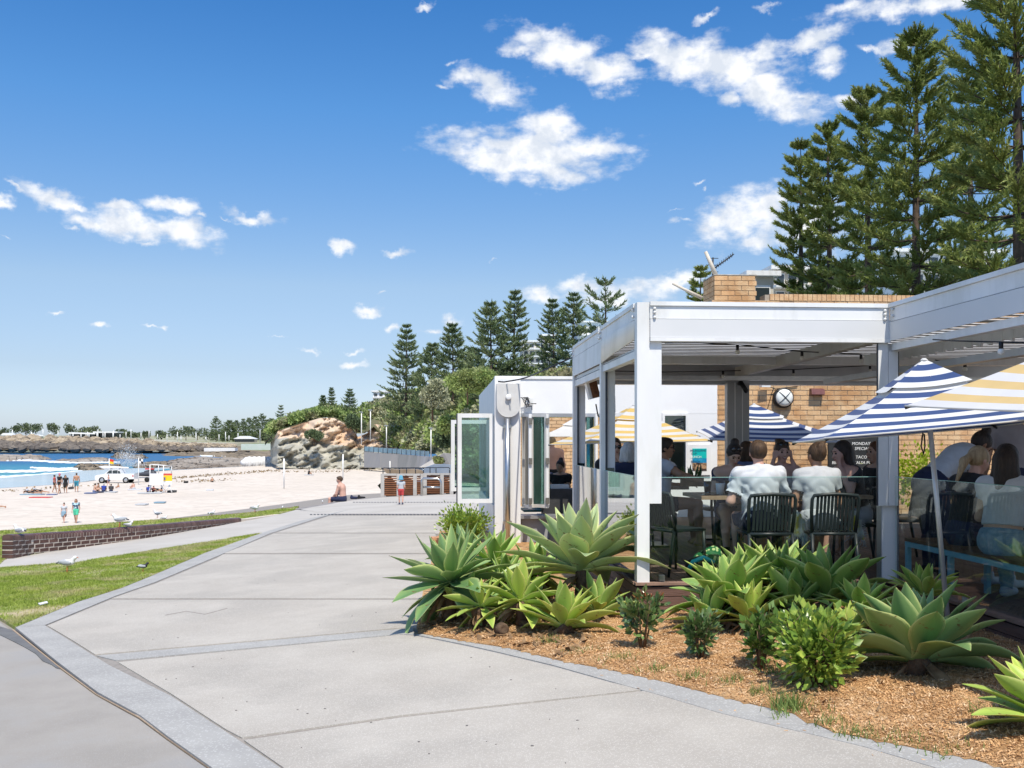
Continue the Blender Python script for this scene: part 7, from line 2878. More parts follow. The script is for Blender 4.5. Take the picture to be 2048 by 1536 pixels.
def make_bird(label, loc, rz, mb_=m_gull, mw=m_gwing, tailm=None, sc=1.0, rest=False, cat='gull'):
    root = thing('bird', label, cat, loc, rz)
    root.scale = (sc,) * 3
    h = .0 if rest else .10
    s_ = SDF().ell(V3(0, 0, h + .07), V3(.12, .058, .055), .02).cone(V3(.06, 0, h + .09), V3(.125, 0, h + .15), .042, .030, .03).ell(V3(.135, 0, h + .165), V3(.034, .028, .028), .015)
    s_.cone(V3(-.08, 0, h + .07), V3(-.17, 0, h + .06), .035, .015, .03, flat=V3(0, 0, 1), fk=1.6)
    np_part('body', s_, .012, mb_, root)
    for y in (-1, 1):
        MB().ball((-.03, y * .048, h + .082), (.12, .020, .040), 10, 6, rot=Matrix.Rotation(R(6), 3, 'Y')).build('wing', mw, root, world=False)
        if not rest:
            MB().tube([(.0, y * .02, h + .03), (.0, y * .022, .01), (.035, y * .03, .004)], .006, 5).build('leg', m_beak, root, world=False)
    MB().tube([(-.13, 0, h + .07), (-.20, 0, h + .063)], [.02, .010], 6).build('tail', tailm or M_LENS, root, world=False)
    MB().tube([(.162, 0, h + .165), (.195, 0, h + .155)], [.009, .003], 6).build('beak', m_beak, root, world=False)
    return root


def bird_at(px, py, wpx, rz, lab, up=0.0, **kw):
    p = gnd(px, py)
    w = (p - EYE).dot(Vector((SA, CA, 0)))
    make_bird(lab, (p.x, p.y, p.z + up), rz, sc=wpx * w / F / .40, **kw)


bird_at(135, 1145, 46, R(-5), 'silver gull standing on the near lawn, facing right')
bird_at(286, 1144, 27, R(10), 'black and white pigeon on the near lawn by the paving border', mb_=pm('pigeon_black', (.03, .03, .035), rough=.5), mw=m_gwing, cat='pigeon')
ms_top = lambda s: wallat(s)[0][2]
for (sx_, lab, rest, rz, sc_) in ((.22, 'white gull crouched on the left end of the brick wall', True, R(150), .95), (3.1, 'gull standing on the brick wall, facing left', False, R(175), 1.05), (3.35, 'small white gull hunched on the brick wall beside the standing one', True, R(0), .65)):
    (x, y, zt, zb), a = wallat(sx_)
    make_bird(lab, (x - .02, y + .10, zt + .012), rz, sc=sc_, rest=rest)
bird_at(262, 1046, 14, R(20), 'small gull on the far lawn behind the wall, left of the pair', rest=True)
bird_at(315, 1036, 22, R(160), 'left gull of the pair on the far lawn edge')
bird_at(328, 1039, 16, R(30), 'right gull of the pair on the far lawn edge', rest=True)
bird_at(423, 1036, 22, R(60), 'gull preening on the far lawn near the middle of the brick wall')
bird_at(510, 1026, 24, R(-20), 'gull with raised wings where the brick wall sinks into the path')
bird_at(565, 1019, 10, R(90), 'distant dark gull at the tip of the far lawn', mw=m_gwing)
bird_at(645, 1007, 9, R(100), 'gull seen from behind on the sea wall, left of the seated man')
tag(sheet('paper_scrap', [(76, 1211), (94, 1207), (96, 1210), (80, 1214)], m_gull, up=.03, thick=.004), 'scrap of white paper lying on the near lawn', 'litter')

# ---- shirtless man on the sea wall, toddler, shoes
def gfig(px, py, hpx, H, **kw):
    p = gnd(px, py)
    w = (p - EYE).dot(Vector((SA, CA, 0)))
    return p, hpx * w / F / H


p, sc = gfig(686, 1003, 49, .86)
P = pose_sit(lean=.10, armL=((-.20, .20, .26), (-.06, .36, .14)), armR=((.20, .20, .26), (.06, .36, .14)), headturn=.1, nod=.12)
P['chest'] = V3(0, .02, .40)
figure('shirtless man with short hair sitting on the edge of the sea wall', (p.x, p.y, p.z + .01), R(80), P, SK_PINK, sc, bottom=C_NAVY, hair=H_BROWN, hairstyle='short', vox=.016, legcut=.9)
p, sc = gfig(802, 1009, 53, 1.70)
P = pose_stand(stride=.12, armL=((-.24, .0, 1.12), (-.22, .14, .98)), armR=((.24, .0, 1.12), (.22, .14, .98)))
P['head'] = V3(0, .02, 1.62)
fg = figure('toddler in a blue sun hat, pale printed shirt and red shorts walking away', (p.x, p.y, p.z), R(5), P, SK_PINK, sc, top=C_GREYW, bottom=C_RED, hair=H_BLONDE, hairstyle='short', vox=.010, shoes=C_NAVY, legcut=.75)
hz = 1.62 * sc
MB().lathe((0, 0, hz + .02), [(.105 * sc * 1.9, -.04), (.10 * sc * 1.3, .0), (.105 * sc * 1.25, .05), (.09 * sc * 1.1, .09), (.03, .11)], 16).build('sun_hat', cloth('hat_blue', (.12, .36, .50)), fg, world=False)
p = gnd(703, 998.5)
sh = thing('shoe_pair', 'black and white trainers left on the sea wall beside the man', 'shoes', p)
for dx, a in ((0, .2), (.28, -.3)):
    t_ = SDF().cone(V3(dx, 0, .06), V3(dx + .2, .05, .05), .06, .05, .03).cone(V3(dx, 0, .1), V3(dx, 0, .13), .045, .04, .03)
    np_part('shoe', t_, .02, C_NAVY if dx == 0 else C_BLACK, sh)

# ---- slatted timber screens at the end of the promenade
m_scr = pm('screen_slat', (0.17, 0.065, 0.03), (0.26, 0.11, 0.05), scale=3, rough=.6, coords='World', rnd=.2)
m_post = pm('concrete_post', (0.42, 0.40, 0.37), (0.50, 0.47, 0.44), scale=4, rough=.8, coords='World')
base_l = [(764, 994.5), (845, 990.5), (902, 988)]


def gs(px):
    return gnd(px, pl(base_l, px) - .6)


for (lab, posts, ytop) in (('left timber slat screen with two panels in a concrete frame', (765, 797, 830, 845), 950), ('right timber slat screen in a concrete frame behind the steel handrail', (850, 884, 903), 949)):
    A = gs(posts[0])
    sc_ = thing('slat_screen', lab, 'screen', A)
    W_ = (A - EYE).dot(Vector((SA, CA, 0)))
    for i, px in enumerate(posts):
        g = gs(px)
        zt = at(px, ytop, W_).z
        MB().box2((g.x - .07, g.y - .06, g.z - .3), (g.x + .07, g.y + .06, zt + .05)).build('post', m_post, sc_)
        if i:
            z0, z1 = max(g.z, g0.z) + .05, zt - .05
            n = 10
            for k in range(n):
                z = lerp(z0, z1, k / (n - 1))
                MB().beam((g0.x + .07, g0.y, z), (g.x - .07, g.y, z), .03, (z1 - z0) / n * .74).build('slat', m_scr, sc_)
            MB().beam((g0.x + .07, g0.y, zt + .02), (g.x - .07, g.y, zt + .02), .12, .07).build('top_rail', m_post, sc_)
            MB().beam((g0.x + .07, g0.y + .3, z0), (g.x - .07, g.y + .3, z0 + .4), .03, .9).build('backing', M_LENS, sc_)
        g0 = g
W_ = (gs(850) - EYE).dot(Vector((SA, CA, 0)))
hr = thing('handrail', 'bent stainless steel handrail in front of the right timber screen', 'handrail', gs(860))
Wq = W_ * .985
MB().tube([at(882, 989, Wq), at(882, 965, Wq), at(880, 960, Wq), at(875, 957.5, Wq), at(847, 957, Wq), at(844, 960, Wq), at(844, 989, Wq)], .045, 8).build('top_bar', m_steel, hr)
MB().tube([at(881, 975, Wq), at(846, 974, Wq)], .04, 8).build('mid_bar', m_steel, hr)
bl_ = thing('balustrade', 'thin dark wire balustrade on top of the timber screens', 'railing', gs(800))
for px in (766, 780, 799, 813, 831, 847, 860, 872, 899):
    MB().tube([at(px, 950, W_ + .5), at(px, 936, W_ + .5)], .02, 5).build('baluster', M_LENS, bl_)
MB().tube([at(766, 936, W_ + .5), at(899, 935, W_ + .5)], .015, 5).build('rail', M_LENS, bl_)
cn = MB()
cn.ext([at(775, 948, W_ + 6), at(850, 949, W_ + 6), at(843, 941, W_ + 6), at(830, 938.5, W_ + 6), at(775, 939, W_ + 6), at(765, 937, W_ + 6), at(770, 944, W_ + 6)], (0, .8, 0))
tag(cn.build('stair_roof', pm('bronze_roof', (.22, .15, .09), (.34, .26, .18), scale=2, rough=.5, coords='World')), 'curved bronze roof of the beach stairs behind the screens', 'roof')
cn = MB().ext([at(838, 948, W_ + 9), at(905, 948, W_ + 9), at(905, 930, W_ + 9), at(868, 929, W_ + 9), at(845, 937, W_ + 9)], (0, .8, 0))
tag(cn.build('shade_roof', pm('blue_grey_roof', (.24, .29, .36), (.32, .36, .42), scale=2, rough=.5, coords='World')), 'blue grey sloping roof behind the right timber screen', 'roof')
# ================================================================== beach life, cliff, trees, breakwater, far shore
SP = sandpt


def fw_(p):
    return (Vector(p) - EYE).dot(Vector((SA, CA, 0)))


def bfig(px, py, hpx, lab, kind='stand', rz=0.0, **kw):
    p = SP(px, py)
    w = fw_(p)
    H = 1.72 if kind == 'stand' else (.86 if kind == 'sit' else 1.6)
    sc = hpx * w / F / H
    a = dict(vox=.032, face_detail=False, hair=H_DARK, topwr=0)
    a.update(kw)
    if kind == 'stand':
        P = pose_stand(stride=.18, headturn=.2)
    else:
        P = pose_sit(floor=True, lean=.12 if kind == 'sit' else -.1)
    sk = a.pop('sk', SK_TAN)
    if kind == 'lie':
        P = pose_stand()
        return figure(lab, (p.x, p.y, p.z + .16), rz, P, sk, 1.0, root_rot=(R(-84), 0, rz), **a)
    figure(lab, p, rz, P, sk, sc, **a)


m_print = pm('tropical_print', (.02, .03, .09), (.42, .62, .68), scale=9, rough=.9, coords='Object', lo=.45, hi=.55)
bfig(128, 1046, 40, 'woman in a pale top and grey skirt walking up the beach, carrying shoes', 'stand', R(170), top=C_GREYW, bottom=C_DENIM, woman=True, skirt=True, hairstyle='bun', sk=SK_PINK)
bfig(152, 1046, 48, 'woman in a tropical print top and mint shorts walking up the beach', 'stand', R(180), top=m_print, bottom=C_GREEN, woman=True, hair=H_RED, hairstyle='long', legcut=.8)
bfig(109, 985, 35, 'beach goer in a red shirt leaning over, leftmost of the standing group', 'stand', R(-70), top=C_RED, bottom=C_BLACK, hairstyle='short')
bfig(119, 987, 40, 'woman in black with a hot pink cap in the standing group', 'stand', R(150), top=C_BLACK, bottom=C_BLACK, woman=True, hair=C_PINK, hairstyle='short', crop=.2)
bfig(131, 986, 36, 'woman in a black top and skirt, right of the pink cap', 'stand', R(200), top=C_BLACK, bottom=C_BLACK, woman=True, skirt=True, hairstyle='long')
bfig(153, 984, 38, 'shirtless man in teal shorts standing apart from the group', 'stand', R(20), bottom=C_TEAL, hairstyle='short', legcut=.95, hair=H_BROWN)
bfig(217, 973, 24, 'shirtless man in purple shorts standing by the white pickup', 'stand', R(90), bottom=C_BLUE, hairstyle='short', sk=SK_PINK)
for a in ((188, 984, 17, 'sunbather sitting on a blue towel, leftmost of the seated row', 'sit', R(-60), dict(sk=SK_LIGHT, bottom=C_BLUE)),
          (194, 982, 16, 'tanned beach goer sitting just behind the leftmost sunbather', 'sit', R(-90), dict(bottom=C_BLACK)),
          (207, 983, 16, 'person in a royal blue shirt sitting with their back turned', 'sit', R(0), dict(top=C_ROYAL, bottom=C_NAVY, hair=H_GREY)),
          (222, 983, 15, 'person in a charcoal shirt sitting next to the royal blue one', 'sit', R(10), dict(top=C_DKGREY, bottom=C_NAVY)),
          (238, 977, 10, 'beach goer leaning back on the sand below the pickup door', 'sit', R(80), dict(bottom=C_WHITE)),
          (268, 978, 14, 'sunburnt beach goer sitting alone below the trailer', 'sit', R(60), dict(sk=SK_PINK, bottom=C_GREYW)),
          (298, 985, 15, 'person in a royal blue shirt sitting left of the lifeguard tower', 'sit', R(30), dict(top=C_ROYAL, bottom=C_BLACK)),
          (306, 984, 12, 'person in maroon sitting under the lifeguard tower', 'sit', R(-30), dict(top=C_RED, bottom=C_BLACK)),
          (322, 983, 11, 'person in black sitting under the lifeguard tower, to the right', 'sit', R(-80), dict(top=C_BLACK, bottom=C_BLACK)),
          (56, 987, 13, 'sunbather in white sitting at the far left', 'sit', R(90), dict(top=C_WHITE, bottom=C_WHITE, hair=H_BLONDE)),
          (71, 986, 14, 'sunbather in a pale blue shirt next to the one in white', 'sit', R(80), dict(top=C_GREYW, bottom=C_DENIM, hair=H_BLONDE)),
          (425, 964, 10, 'lone sunbather sitting on the open sand', 'sit', R(40), dict(bottom=C_BLACK)),
          (617, 949, 10, 'person sitting far out on the sand below the cliff', 'sit', R(-50), dict(top=C_BLACK, bottom=C_BLACK))):
    bfig(a[0], a[1], a[2], a[3], a[4], a[5], **a[6])
for px, py, lab, rz in ((84, 989, 'sunbather in black lying on the sand, left of the standing group', R(95)), (98, 987, 'sunbather lying beside the legs of the standing group', R(80)), (12, 1017, 'sunbather lying near the left edge of the photo', R(95)), (332, 984, 'sunbather lying in the shade of the lifeguard tower', R(85))):
    bfig(px, py, 10, lab, 'lie', rz, bottom=C_BLACK, top=C_BLACK if px != 12 else None)
for i, (px, py, ww, mt) in enumerate(((182, 987, 22, C_BLUE), (205, 985, 26, C_NAVY), (222, 985, 22, C_GREYW), (65, 990, 44, C_DENIM), (82, 996, 40, C_RED), (104, 990, 16, C_BLUE), (300, 987, 46, C_GREYW), (284, 1010, 20, C_GREYW), (320, 1006, 20, C_DENIM), (420, 981, 14, C_WHITE), (270, 980, 26, C_WHITE), (618, 950.5, 18, C_GREYW), (372, 966, 7, C_BLACK), (142, 978, 6, C_DKGREY), (344, 985, 14, C_DKGREY))):
    p = SP(px, py)
    s_ = ww * fw_(p) / F
    lab = ['blue beach towel of the leftmost seated sunbather', 'navy towel under the royal blue shirt', 'pale towel under the charcoal shirt', 'faded blue towel at the far left', 'thin red towel lying alone at the left', 'small blue towel below the standing group',
           'pale towel left of the lifeguard tower', 'pale towel lying alone on the open sand, left one', 'faded blue towel lying alone on the open sand, right one', 'white towel on the open sand right of the tower', 'white towel below the trailer', 'pale towel below the cliff',
           'black bag on the open sand', 'dark bag beside the man in teal shorts', 'dark clothes heap right of the tower'][i]
    n = 'towel' if i < 12 else 'bag'
    tag(MB().box((p.x, p.y, p.z + .06), (s_, .9, .10 if i < 12 else .35), rz=rng.uniform(-.2, .2)).build(n, mt), lab, n)

# ---- pickup, trailer with jet ski, tower, flags, poles
m_car = pm('white_car_paint', (.74, .75, .76), rough=.25, spec=.6)
m_tyre = pm('tyre', (.02, .02, .02), rough=.9)
m_win = pm('car_window', (.03, .04, .045), rough=.1, spec=.7)
p = SP(233, 966)
ut = thing('pickup_truck', 'white four door pickup parked side on, with a board on the roof', 'pickup', p, YAW * -1)
def ul(poly, y0, y1, nm, mt):
    MB().ext([(x, y0, z) for x, z in poly], (0, y1 - y0, 0)).build(nm, mt, ut, world=False)


ul([(-2.45, .45), (-2.45, .95), (-2.2, 1.08), (-1.35, 1.18), (-.85, 1.22), (2.6, 1.22), (2.6, .55), (-2.2, .40)], -.9, .9, 'body', m_car)
ul([(-1.3, 1.21), (-.6, 1.74), (.1, 1.80), (.75, 1.76), (.95, 1.21)], -.78, .78, 'cab', m_car)
for a_, b_ in ((-1.0, -.28), (-.2, .45)):
    ul([(a_, 1.26), (a_ + .38 if a_ < -.5 else a_, 1.66), (b_, 1.70), (b_, 1.26)], -.80, -.781, 'side_window', m_win)
ul([(.5, 1.26), (.5, 1.62), (.72, 1.60), (.85, 1.26)], -.80, -.781, 'side_window', m_win)
ul([(2.40, .85), (2.40, 1.05), (2.55, 1.05), (2.55, .85)], -.92, -.901, 'tail_light', C_RED)
for x in (-1.55, 1.55):
    wh = MB().lathe((x, -.92, .40), [(.0, 0), (.40, 0), (.40, .22), (.0, .22)], 18, axis=(0, 1, 0)).build('wheel', m_tyre, ut, world=False)
    MB().lathe((x, -.925, .40), [(.25, 0), (.22, .02)], 14, axis=(0, -1, 0)).build('rim', m_alu, wh, world=False)
    MB().lathe((x, .70, .40), [(.0, 0), (.40, 0), (.40, .22), (.0, .22)], 14, axis=(0, 1, 0)).build('wheel', m_tyre, ut, world=False)
MB().tube([(-2.3, 0, 2.12), (-1.5, 0, 2.0), (1.6, 0, 1.98)], [.04, .25, .10], 8).build('roof_board', m_gull, ut, world=False)
for x in (-.5, .6):
    MB().tube([(x, -.6, 1.74), (x, -.6, 1.94), (x, .6, 1.94), (x, .6, 1.74)], .03, 5).build('roof_rack', m_dark, ut, world=False)
p = SP(292, 964)
js = thing('jet_ski', 'red, white and black jet ski on a small trailer behind the tower', 'jet ski', p, 0)
np_part('hull', SDF().cone(V3(-1.1, 0, 1.0), V3(1.0, 0, 1.1), .2, .38, .1).cone(V3(-.1, 0, 1.35), V3(.9, 0, 1.5), .16, .2, .1), .06, m_dark, js)
MB().box((.5, 0, 1.75), (1.1, .5, .18)).build('seat', C_RED, js, world=False)
MB().box((-.2, 0, .6), (2.6, 1.2, .1)).build('trailer_frame', m_alu, js, world=False)
MB().lathe((.3, -.7, .35), [(.0, 0), (.32, 0), (.32, .2), (0, .2)], 12, axis=(0, 1, 0)).build('wheel', m_tyre, js, world=False)
A = SP(314, 986)
wA = fw_(A)
tw = thing('lifeguard_tower', 'white lifeguard tower with blank boards and a red and yellow sign', 'lifeguard tower', A)
def q_(px, py, dw=0):
    return at(px, py, wA + dw)


for px, y0, y1, dw in ((300, 929, 972, 0), (317, 929, 950, 2), (327, 931, 972, 0), (343, 932, 948, 2)):
    MB().tube([q_(px, y0, dw), q_(px, y1, dw)], .05, 6).build('pole', m_white, tw)
MB().tube([q_(300, 929), q_(327, 931), q_(343, 932, 2), q_(317, 929, 2), q_(300, 929)], .04, 6).build('top_rail', m_white, tw)
for a_, b_ in (((322, 970), (330, 986)), ((338, 970), (344, 985)), ((302, 970), (298, 984)), ((327, 985), (340, 970))):
    MB().tube([q_(*a_), q_(*b_)], .06, 6).build('leg', m_white, tw)
MB().ext([q_(299, 947, -.3), q_(326.5, 947, -.3), q_(326.5, 970, -.3), q_(299, 970, -.3)], (0, .06, 0)).build('board', m_gull, tw)
for y0, y1, mt in ((947, 950.8, pm('sign_red', (.6, .08, .05), rough=.5)), (951, 962, pm('sign_yellow', (.80, .58, .02), rough=.5)), (962.2, 969, m_gull)):
    MB().ext([q_(327, y0, -.2), q_(344, y0, -.2), q_(344, y1, -.2), q_(327, y1, -.2)], (0, .06, 0)).build('sign_panel', mt, tw)
MB().ext([q_(328, 954.5, -.35), q_(330.5, 954.5, -.35), q_(330.5, 960, -.35), q_(328, 960, -.35)], (0, .04, 0)).build('sign_symbol', C_ROYAL, tw)
m_fy, m_fr = pm('flag_yellow', (.85, .55, .03), rough=.8), pm('flag_red', (.70, .04, .03), rough=.8)
for px, y0, y1, lab, c in ((218, 917, 966, 'red and yellow patrol flag on a white pole behind the pickup', (m_fr, m_fy, m_fr, m_fy)), (277, 916, 970, 'black and white quartered flag on a white pole right of the pickup', (m_black, m_gull, m_gull, m_black))):
    b_ = SP(px, y1 if px > 250 else 962)
    w = fw_(b_)
    f_ = thing('flag', lab, 'flag', b_)
    MB().tube([b_, at(px + .5, y0, w)], .06, 6).build('pole', m_white, f_)
    for k, (u, v) in enumerate(((0, 0), (0, 1), (1, 0), (1, 1))):
        x0, y_ = px + 1 + u * 4, y0 + 1 + v * 4.6 + u * .8
        mt = c[k] if px > 250 else c[v]
        MB().ext([at(x0, y_, w), at(x0 + 4, y_ + .8, w), at(x0 + 4, y_ + 5.3, w), at(x0, y_ + 4.5, w)], (0, .05, 0)).build('flag_cloth', mt, f_)
for px, y0, y1, lab in ((568, 917, 978, 'tall white volleyball pole, leftmost on the sand'), (686, 908, 960, 'tall white volleyball pole behind the shirtless man'), (780, 922, 950, 'short white pole at the foot of the concrete ramp wall'), (840, 917, 938, 'short white pole beside the ramp stairs')):
    b_ = SP(px, y1)
    tag(MB().tube([b_, at(px, y0, fw_(b_))], .09, 8).build('pole', m_white), lab, 'pole')

# ---- rock shelves
def rockm(name, c1, c2, c3):
    return pm(name, c1, c2, scale=.25, rough=.95, bump=1.0, bscale=1.2, coords='World', c3=c3, scale3=.12, detail=8)


m_rk = rockm('shelf_rock', (0.26, .215, .17), (0.42, .37, .31), (.17, .13, .095))
m_rk2 = rockm('wet_rock', (0.20, .15, .10), (0.32, .26, .18), (.10, .08, .055))


def shelf(px0, px1, top, bot, z, h, seed, mat, name='rock_shelf', nx_=70, ny_=16):
    r = np.random.default_rng(seed)
    V = []
    for i in range(nx_ + 1):
        px = lerp(px0, px1, i / nx_)
        e = min(1, 5 * min(i / nx_, 1 - i / nx_))
        for j in range(ny_ + 1):
            t_ = j / ny_
            ya, yb2 = pl(bot, px), pl(top, px)
            mid = (ya + yb2) / 2
            py = lerp(lerp(mid, ya, e), lerp(mid, yb2, e), t_)
            p = atZ(px, py, z)
            n = vnoise(np.array([p.x]), np.array([p.y * .6]), 9, seed)[0] * .6 + vnoise(np.array([p.x]), np.array([p.y]), 3, seed + 1)[0] * .4
            ed = min(1, 6 * min(t_, 1 - t_)) * e
            V.append((p.x + r.normal(0, .3), p.y, z - .5 + (h * (n - .25) + .5) * ed))
    Q = [(i * (ny_ + 1) + j, (i + 1) * (ny_ + 1) + j, (i + 1) * (ny_ + 1) + j + 1, i * (ny_ + 1) + j + 1) for i in range(nx_) for j in range(ny_)]
    return struct(mesh_np(name, V, Q, mat))


Zs = SEA_Z + .15
shelf(290, 620, [(290, 930), (340, 916), (400, 912), (480, 915), (620, 915)], [(290, 940), (360, 943), (450, 938), (620, 931)], Zs, 1.3, 1, m_rk, nx_=140, ny_=26)
shelf(300, 620, [(300, 906), (380, 900), (450, 899), (620, 899)], [(300, 915), (400, 912), (500, 919), (620, 918)], Zs, 2.0, 2, m_rk2, nx_=110)
shelf(-60, 112, [(-60, 914), (60, 912.5), (112, 916)], [(-60, 922), (70, 922), (112, 920)], Zs, 2.4, 3, m_rk)
shelf(96, 240, [(96, 918), (180, 917.5), (240, 919)], [(96, 924), (200, 924), (240, 922)], Zs, 1.4, 4, m_rk)
shelf(138, 262, [(138, 932), (170, 930.5), (262, 934)], [(138, 937), (170, 944), (262, 945)], Zs, 2.0, 5, m_rk2)
shelf(218, 300, [(218, 909), (240, 907), (300, 912)], [(218, 916), (240, 918), (300, 918)], Zs, 2.6, 6, m_rk2)
shelf(258, 350, [(258, 928), (275, 924), (350, 926)], [(258, 938), (300, 936), (350, 934)], Zs, 2.0, 7, m_rk2)
# spray where a wave hits the rocks
p = atZ(256, 936, SEA_Z)
C = np.array(p) + rng.normal(0, 1, (3500, 3)) * .75 * np.array([2.2, 1.5, 1.0])
C[:, 2] = SEA_Z + .3 + np.abs(rng.normal(0, 1.0, 3500)) * 2.2 * np.exp(-((C[:, 0] - p.x) / 3.4) ** 2)
stuff(leaves_np(C, rng.normal(0, 1, (3500, 3)), .13, .5, pm('sea_spray', (.85, .87, .89), rough=.9, trans=.5), 'sea_spray', None, 3), 'white burst of sea spray over the rocks behind the pickup', 'spray')

ww_ = []
for (x0, y0, x1, y1, n) in ((345, 957, 560, 941, 420), (560, 944, 700, 943, 120), (350, 964, 470, 960, 90), (0, 984, 200, 972, 60), (640, 938, 760, 941, 60)):
    for k in range(n):
        t_ = rng.random()
        ww_.append(SP(lerp(x0, x1, t_), lerp(y0, y1, t_) + rng.normal(0, 1.1)) + Vector((0, 0, .06)))
stuff(leaves_np(np.array(ww_), rng.normal(0, 1, (len(ww_), 3)) * np.array([1, 1, .1]), .34, .3, pm('seaweed', (.20, .14, .08), (.34, .26, .16), scale=2, rough=1, coords='World'), 'seaweed', None, 8, up=0), 'broken line of brown seaweed along the upper beach', 'seaweed')
# ---- cliff and hill behind it
m_cliff = pm('cliff_rock', (0.31, 0.30, 0.25), (0.47, 0.45, 0.385), scale=.35, rough=.95, bump=.7, bscale=1.0, coords='World', detail=9)
m_cliff2 = pm('sandstone', (0.57, 0.42, 0.30), (0.68, 0.56, 0.44), scale=.3, rough=.95, bump=1.2, bscale=1.1, coords='World', detail=9, c3=(.56, .37, .23), scale3=.15)
ctop = [(543, 885), (556, 862), (600, 848), (640, 836), (668, 836), (700, 852), (716, 874), (735, 866), (748, 848), (765, 850), (780, 880), (800, 893)]
cbase = [(543, 926), (560, 935), (600, 938), (680, 940), (735, 940), (800, 940)]
split = [(543, 880), (600, 876), (630, 884), (660, 888), (700, 896), (735, 894), (800, 905)]
V, Q, MI = [], [], []
nc, nr_ = 120, 44
fbm = lambda x, z, sd: vnoise(np.array([x]), np.array([z]), 6.5, sd)[0] * .62 + vnoise(np.array([x]), np.array([z]), 2.6, sd + 1)[0] * .26 + vnoise(np.array([x]), np.array([z]), 1.1, sd + 2)[0] * .12
for i in range(nc + 1):
    px = lerp(541, 800, i / nc)
    w0 = 190 + 26 * max(0, (556 - px) / 15) ** 1.5
    for j in range(nr_ + 1):
        t_ = j / nr_
        py = lerp(pl(cbase, px), pl(ctop, px), t_) 
        z = (HOR - py)
        n = fbm(px * .38, py * .75 + px * .2, 31)
        w = w0 + 9 * t_ + (n - .5) * 7.5 - .8 * math.sin(t_ * 9 + px * .05)
        p = at(px, py, w)
        V.append(p)
for i in range(nc):
    for j in range(nr_):
        a = i * (nr_ + 1) + j
        Q.append((a, a + nr_ + 1, a + nr_ + 2, a + 1))
        px = lerp(541, 800, i / nc)
        py = lerp(pl(cbase, px), pl(ctop, px), j / nr_)
        MI.append(1 if py < pl(split, px) + 5 * (fbm(px * .4, py * .4, 77) - .5) * 2 else 0)
struct(mesh_np('cliff', V, Q, [m_cliff, m_cliff2], mi=MI))
ridge = [(530, 884), (556, 850), (580, 838), (620, 826), (660, 818), (700, 826), (730, 826), (770, 806), (820, 790), (880, 770), (940, 752), (1000, 745), (1400, 745)]
hbase = [(530, 886), (556, 864), (600, 850), (640, 838), (668, 838), (700, 854), (716, 874), (748, 850), (775, 880), (800, 896), (862, 905), (904, 905), (908, 945), (1000, 945), (1400, 945)]
wb = [(530, 196), (800, 190), (880, 150), (1000, 115), (1400, 100)]
V, Q = [], []
for i in range(101):
    px = lerp(530, 1400, i / 100)
    for j in range(13):
        t_ = j / 12
        w = pl(wb, px) + 4 + 38 * t_
        V.append(at(px, lerp(pl(hbase, px) - (3 if px < 730 else -3), pl(ridge, px) + 7, t_ ** .8), w + (6 if px < 730 else 0)))
    V[-1] = V[-1]
for i in range(100):
    for j in range(12):
        a = i * 13 + j
        Q.append((a, a + 13, a + 14, a + 1))
struct(mesh_np('hill', V, Q, pm('hill_earth', (.10, .12, .05), (.16, .14, .08), scale=.2, rough=1, coords='World'), smooth=True))
# scrub: countless small leaf clumps
m_sc = pm('scrub_leaf', (.20, .29, .08), (.36, .44, .15), scale=.28, rough=.7, coords='World', c3=(.30, .28, .16), scale3=.12, trans=.15, detail=6)
m_sc2 = pm('scrub_leaf_grey', (.28, .30, .17), (.48, .48, .32), scale=.5, rough=.8, coords='World', trans=.15, detail=6)


def blobs(n, pick, seed, rad, per, size):
    r = np.random.default_rng(seed)
    Cs, Ns = [], []
    for k in range(n):
        c, s_ = pick(r)
        rr = rad * s_ * r.uniform(.6, 1.5)
        d = r.normal(0, 1, (per, 3))
        d /= np.linalg.norm(d, axis=1)[:, None]
        d[:, 2] = np.abs(d[:, 2]) * 1.0 - .15
        Cs.append(np.array(c) + d * rr * (r.random((per, 1)) ** .35) * np.array([1, 1, .85]))
        Ns.append(d)
    return np.concatenate(Cs), np.concatenate(Ns)


def hillpick(x0, x1):
    def f(r):
        px = r.uniform(x0, x1)
        t_ = r.random()
        if 726 < px < 774:
            t_ = .55 + .45 * t_
        w = pl(wb, px) + 4 + 38 * t_
        return at(px, lerp(pl(hbase, px) - (7 if px < 730 else -1), pl(ridge, px) + 6, t_ ** .8), w + (8 if px < 730 else 0)), w / (250 if px < 730 else 180)
    return f


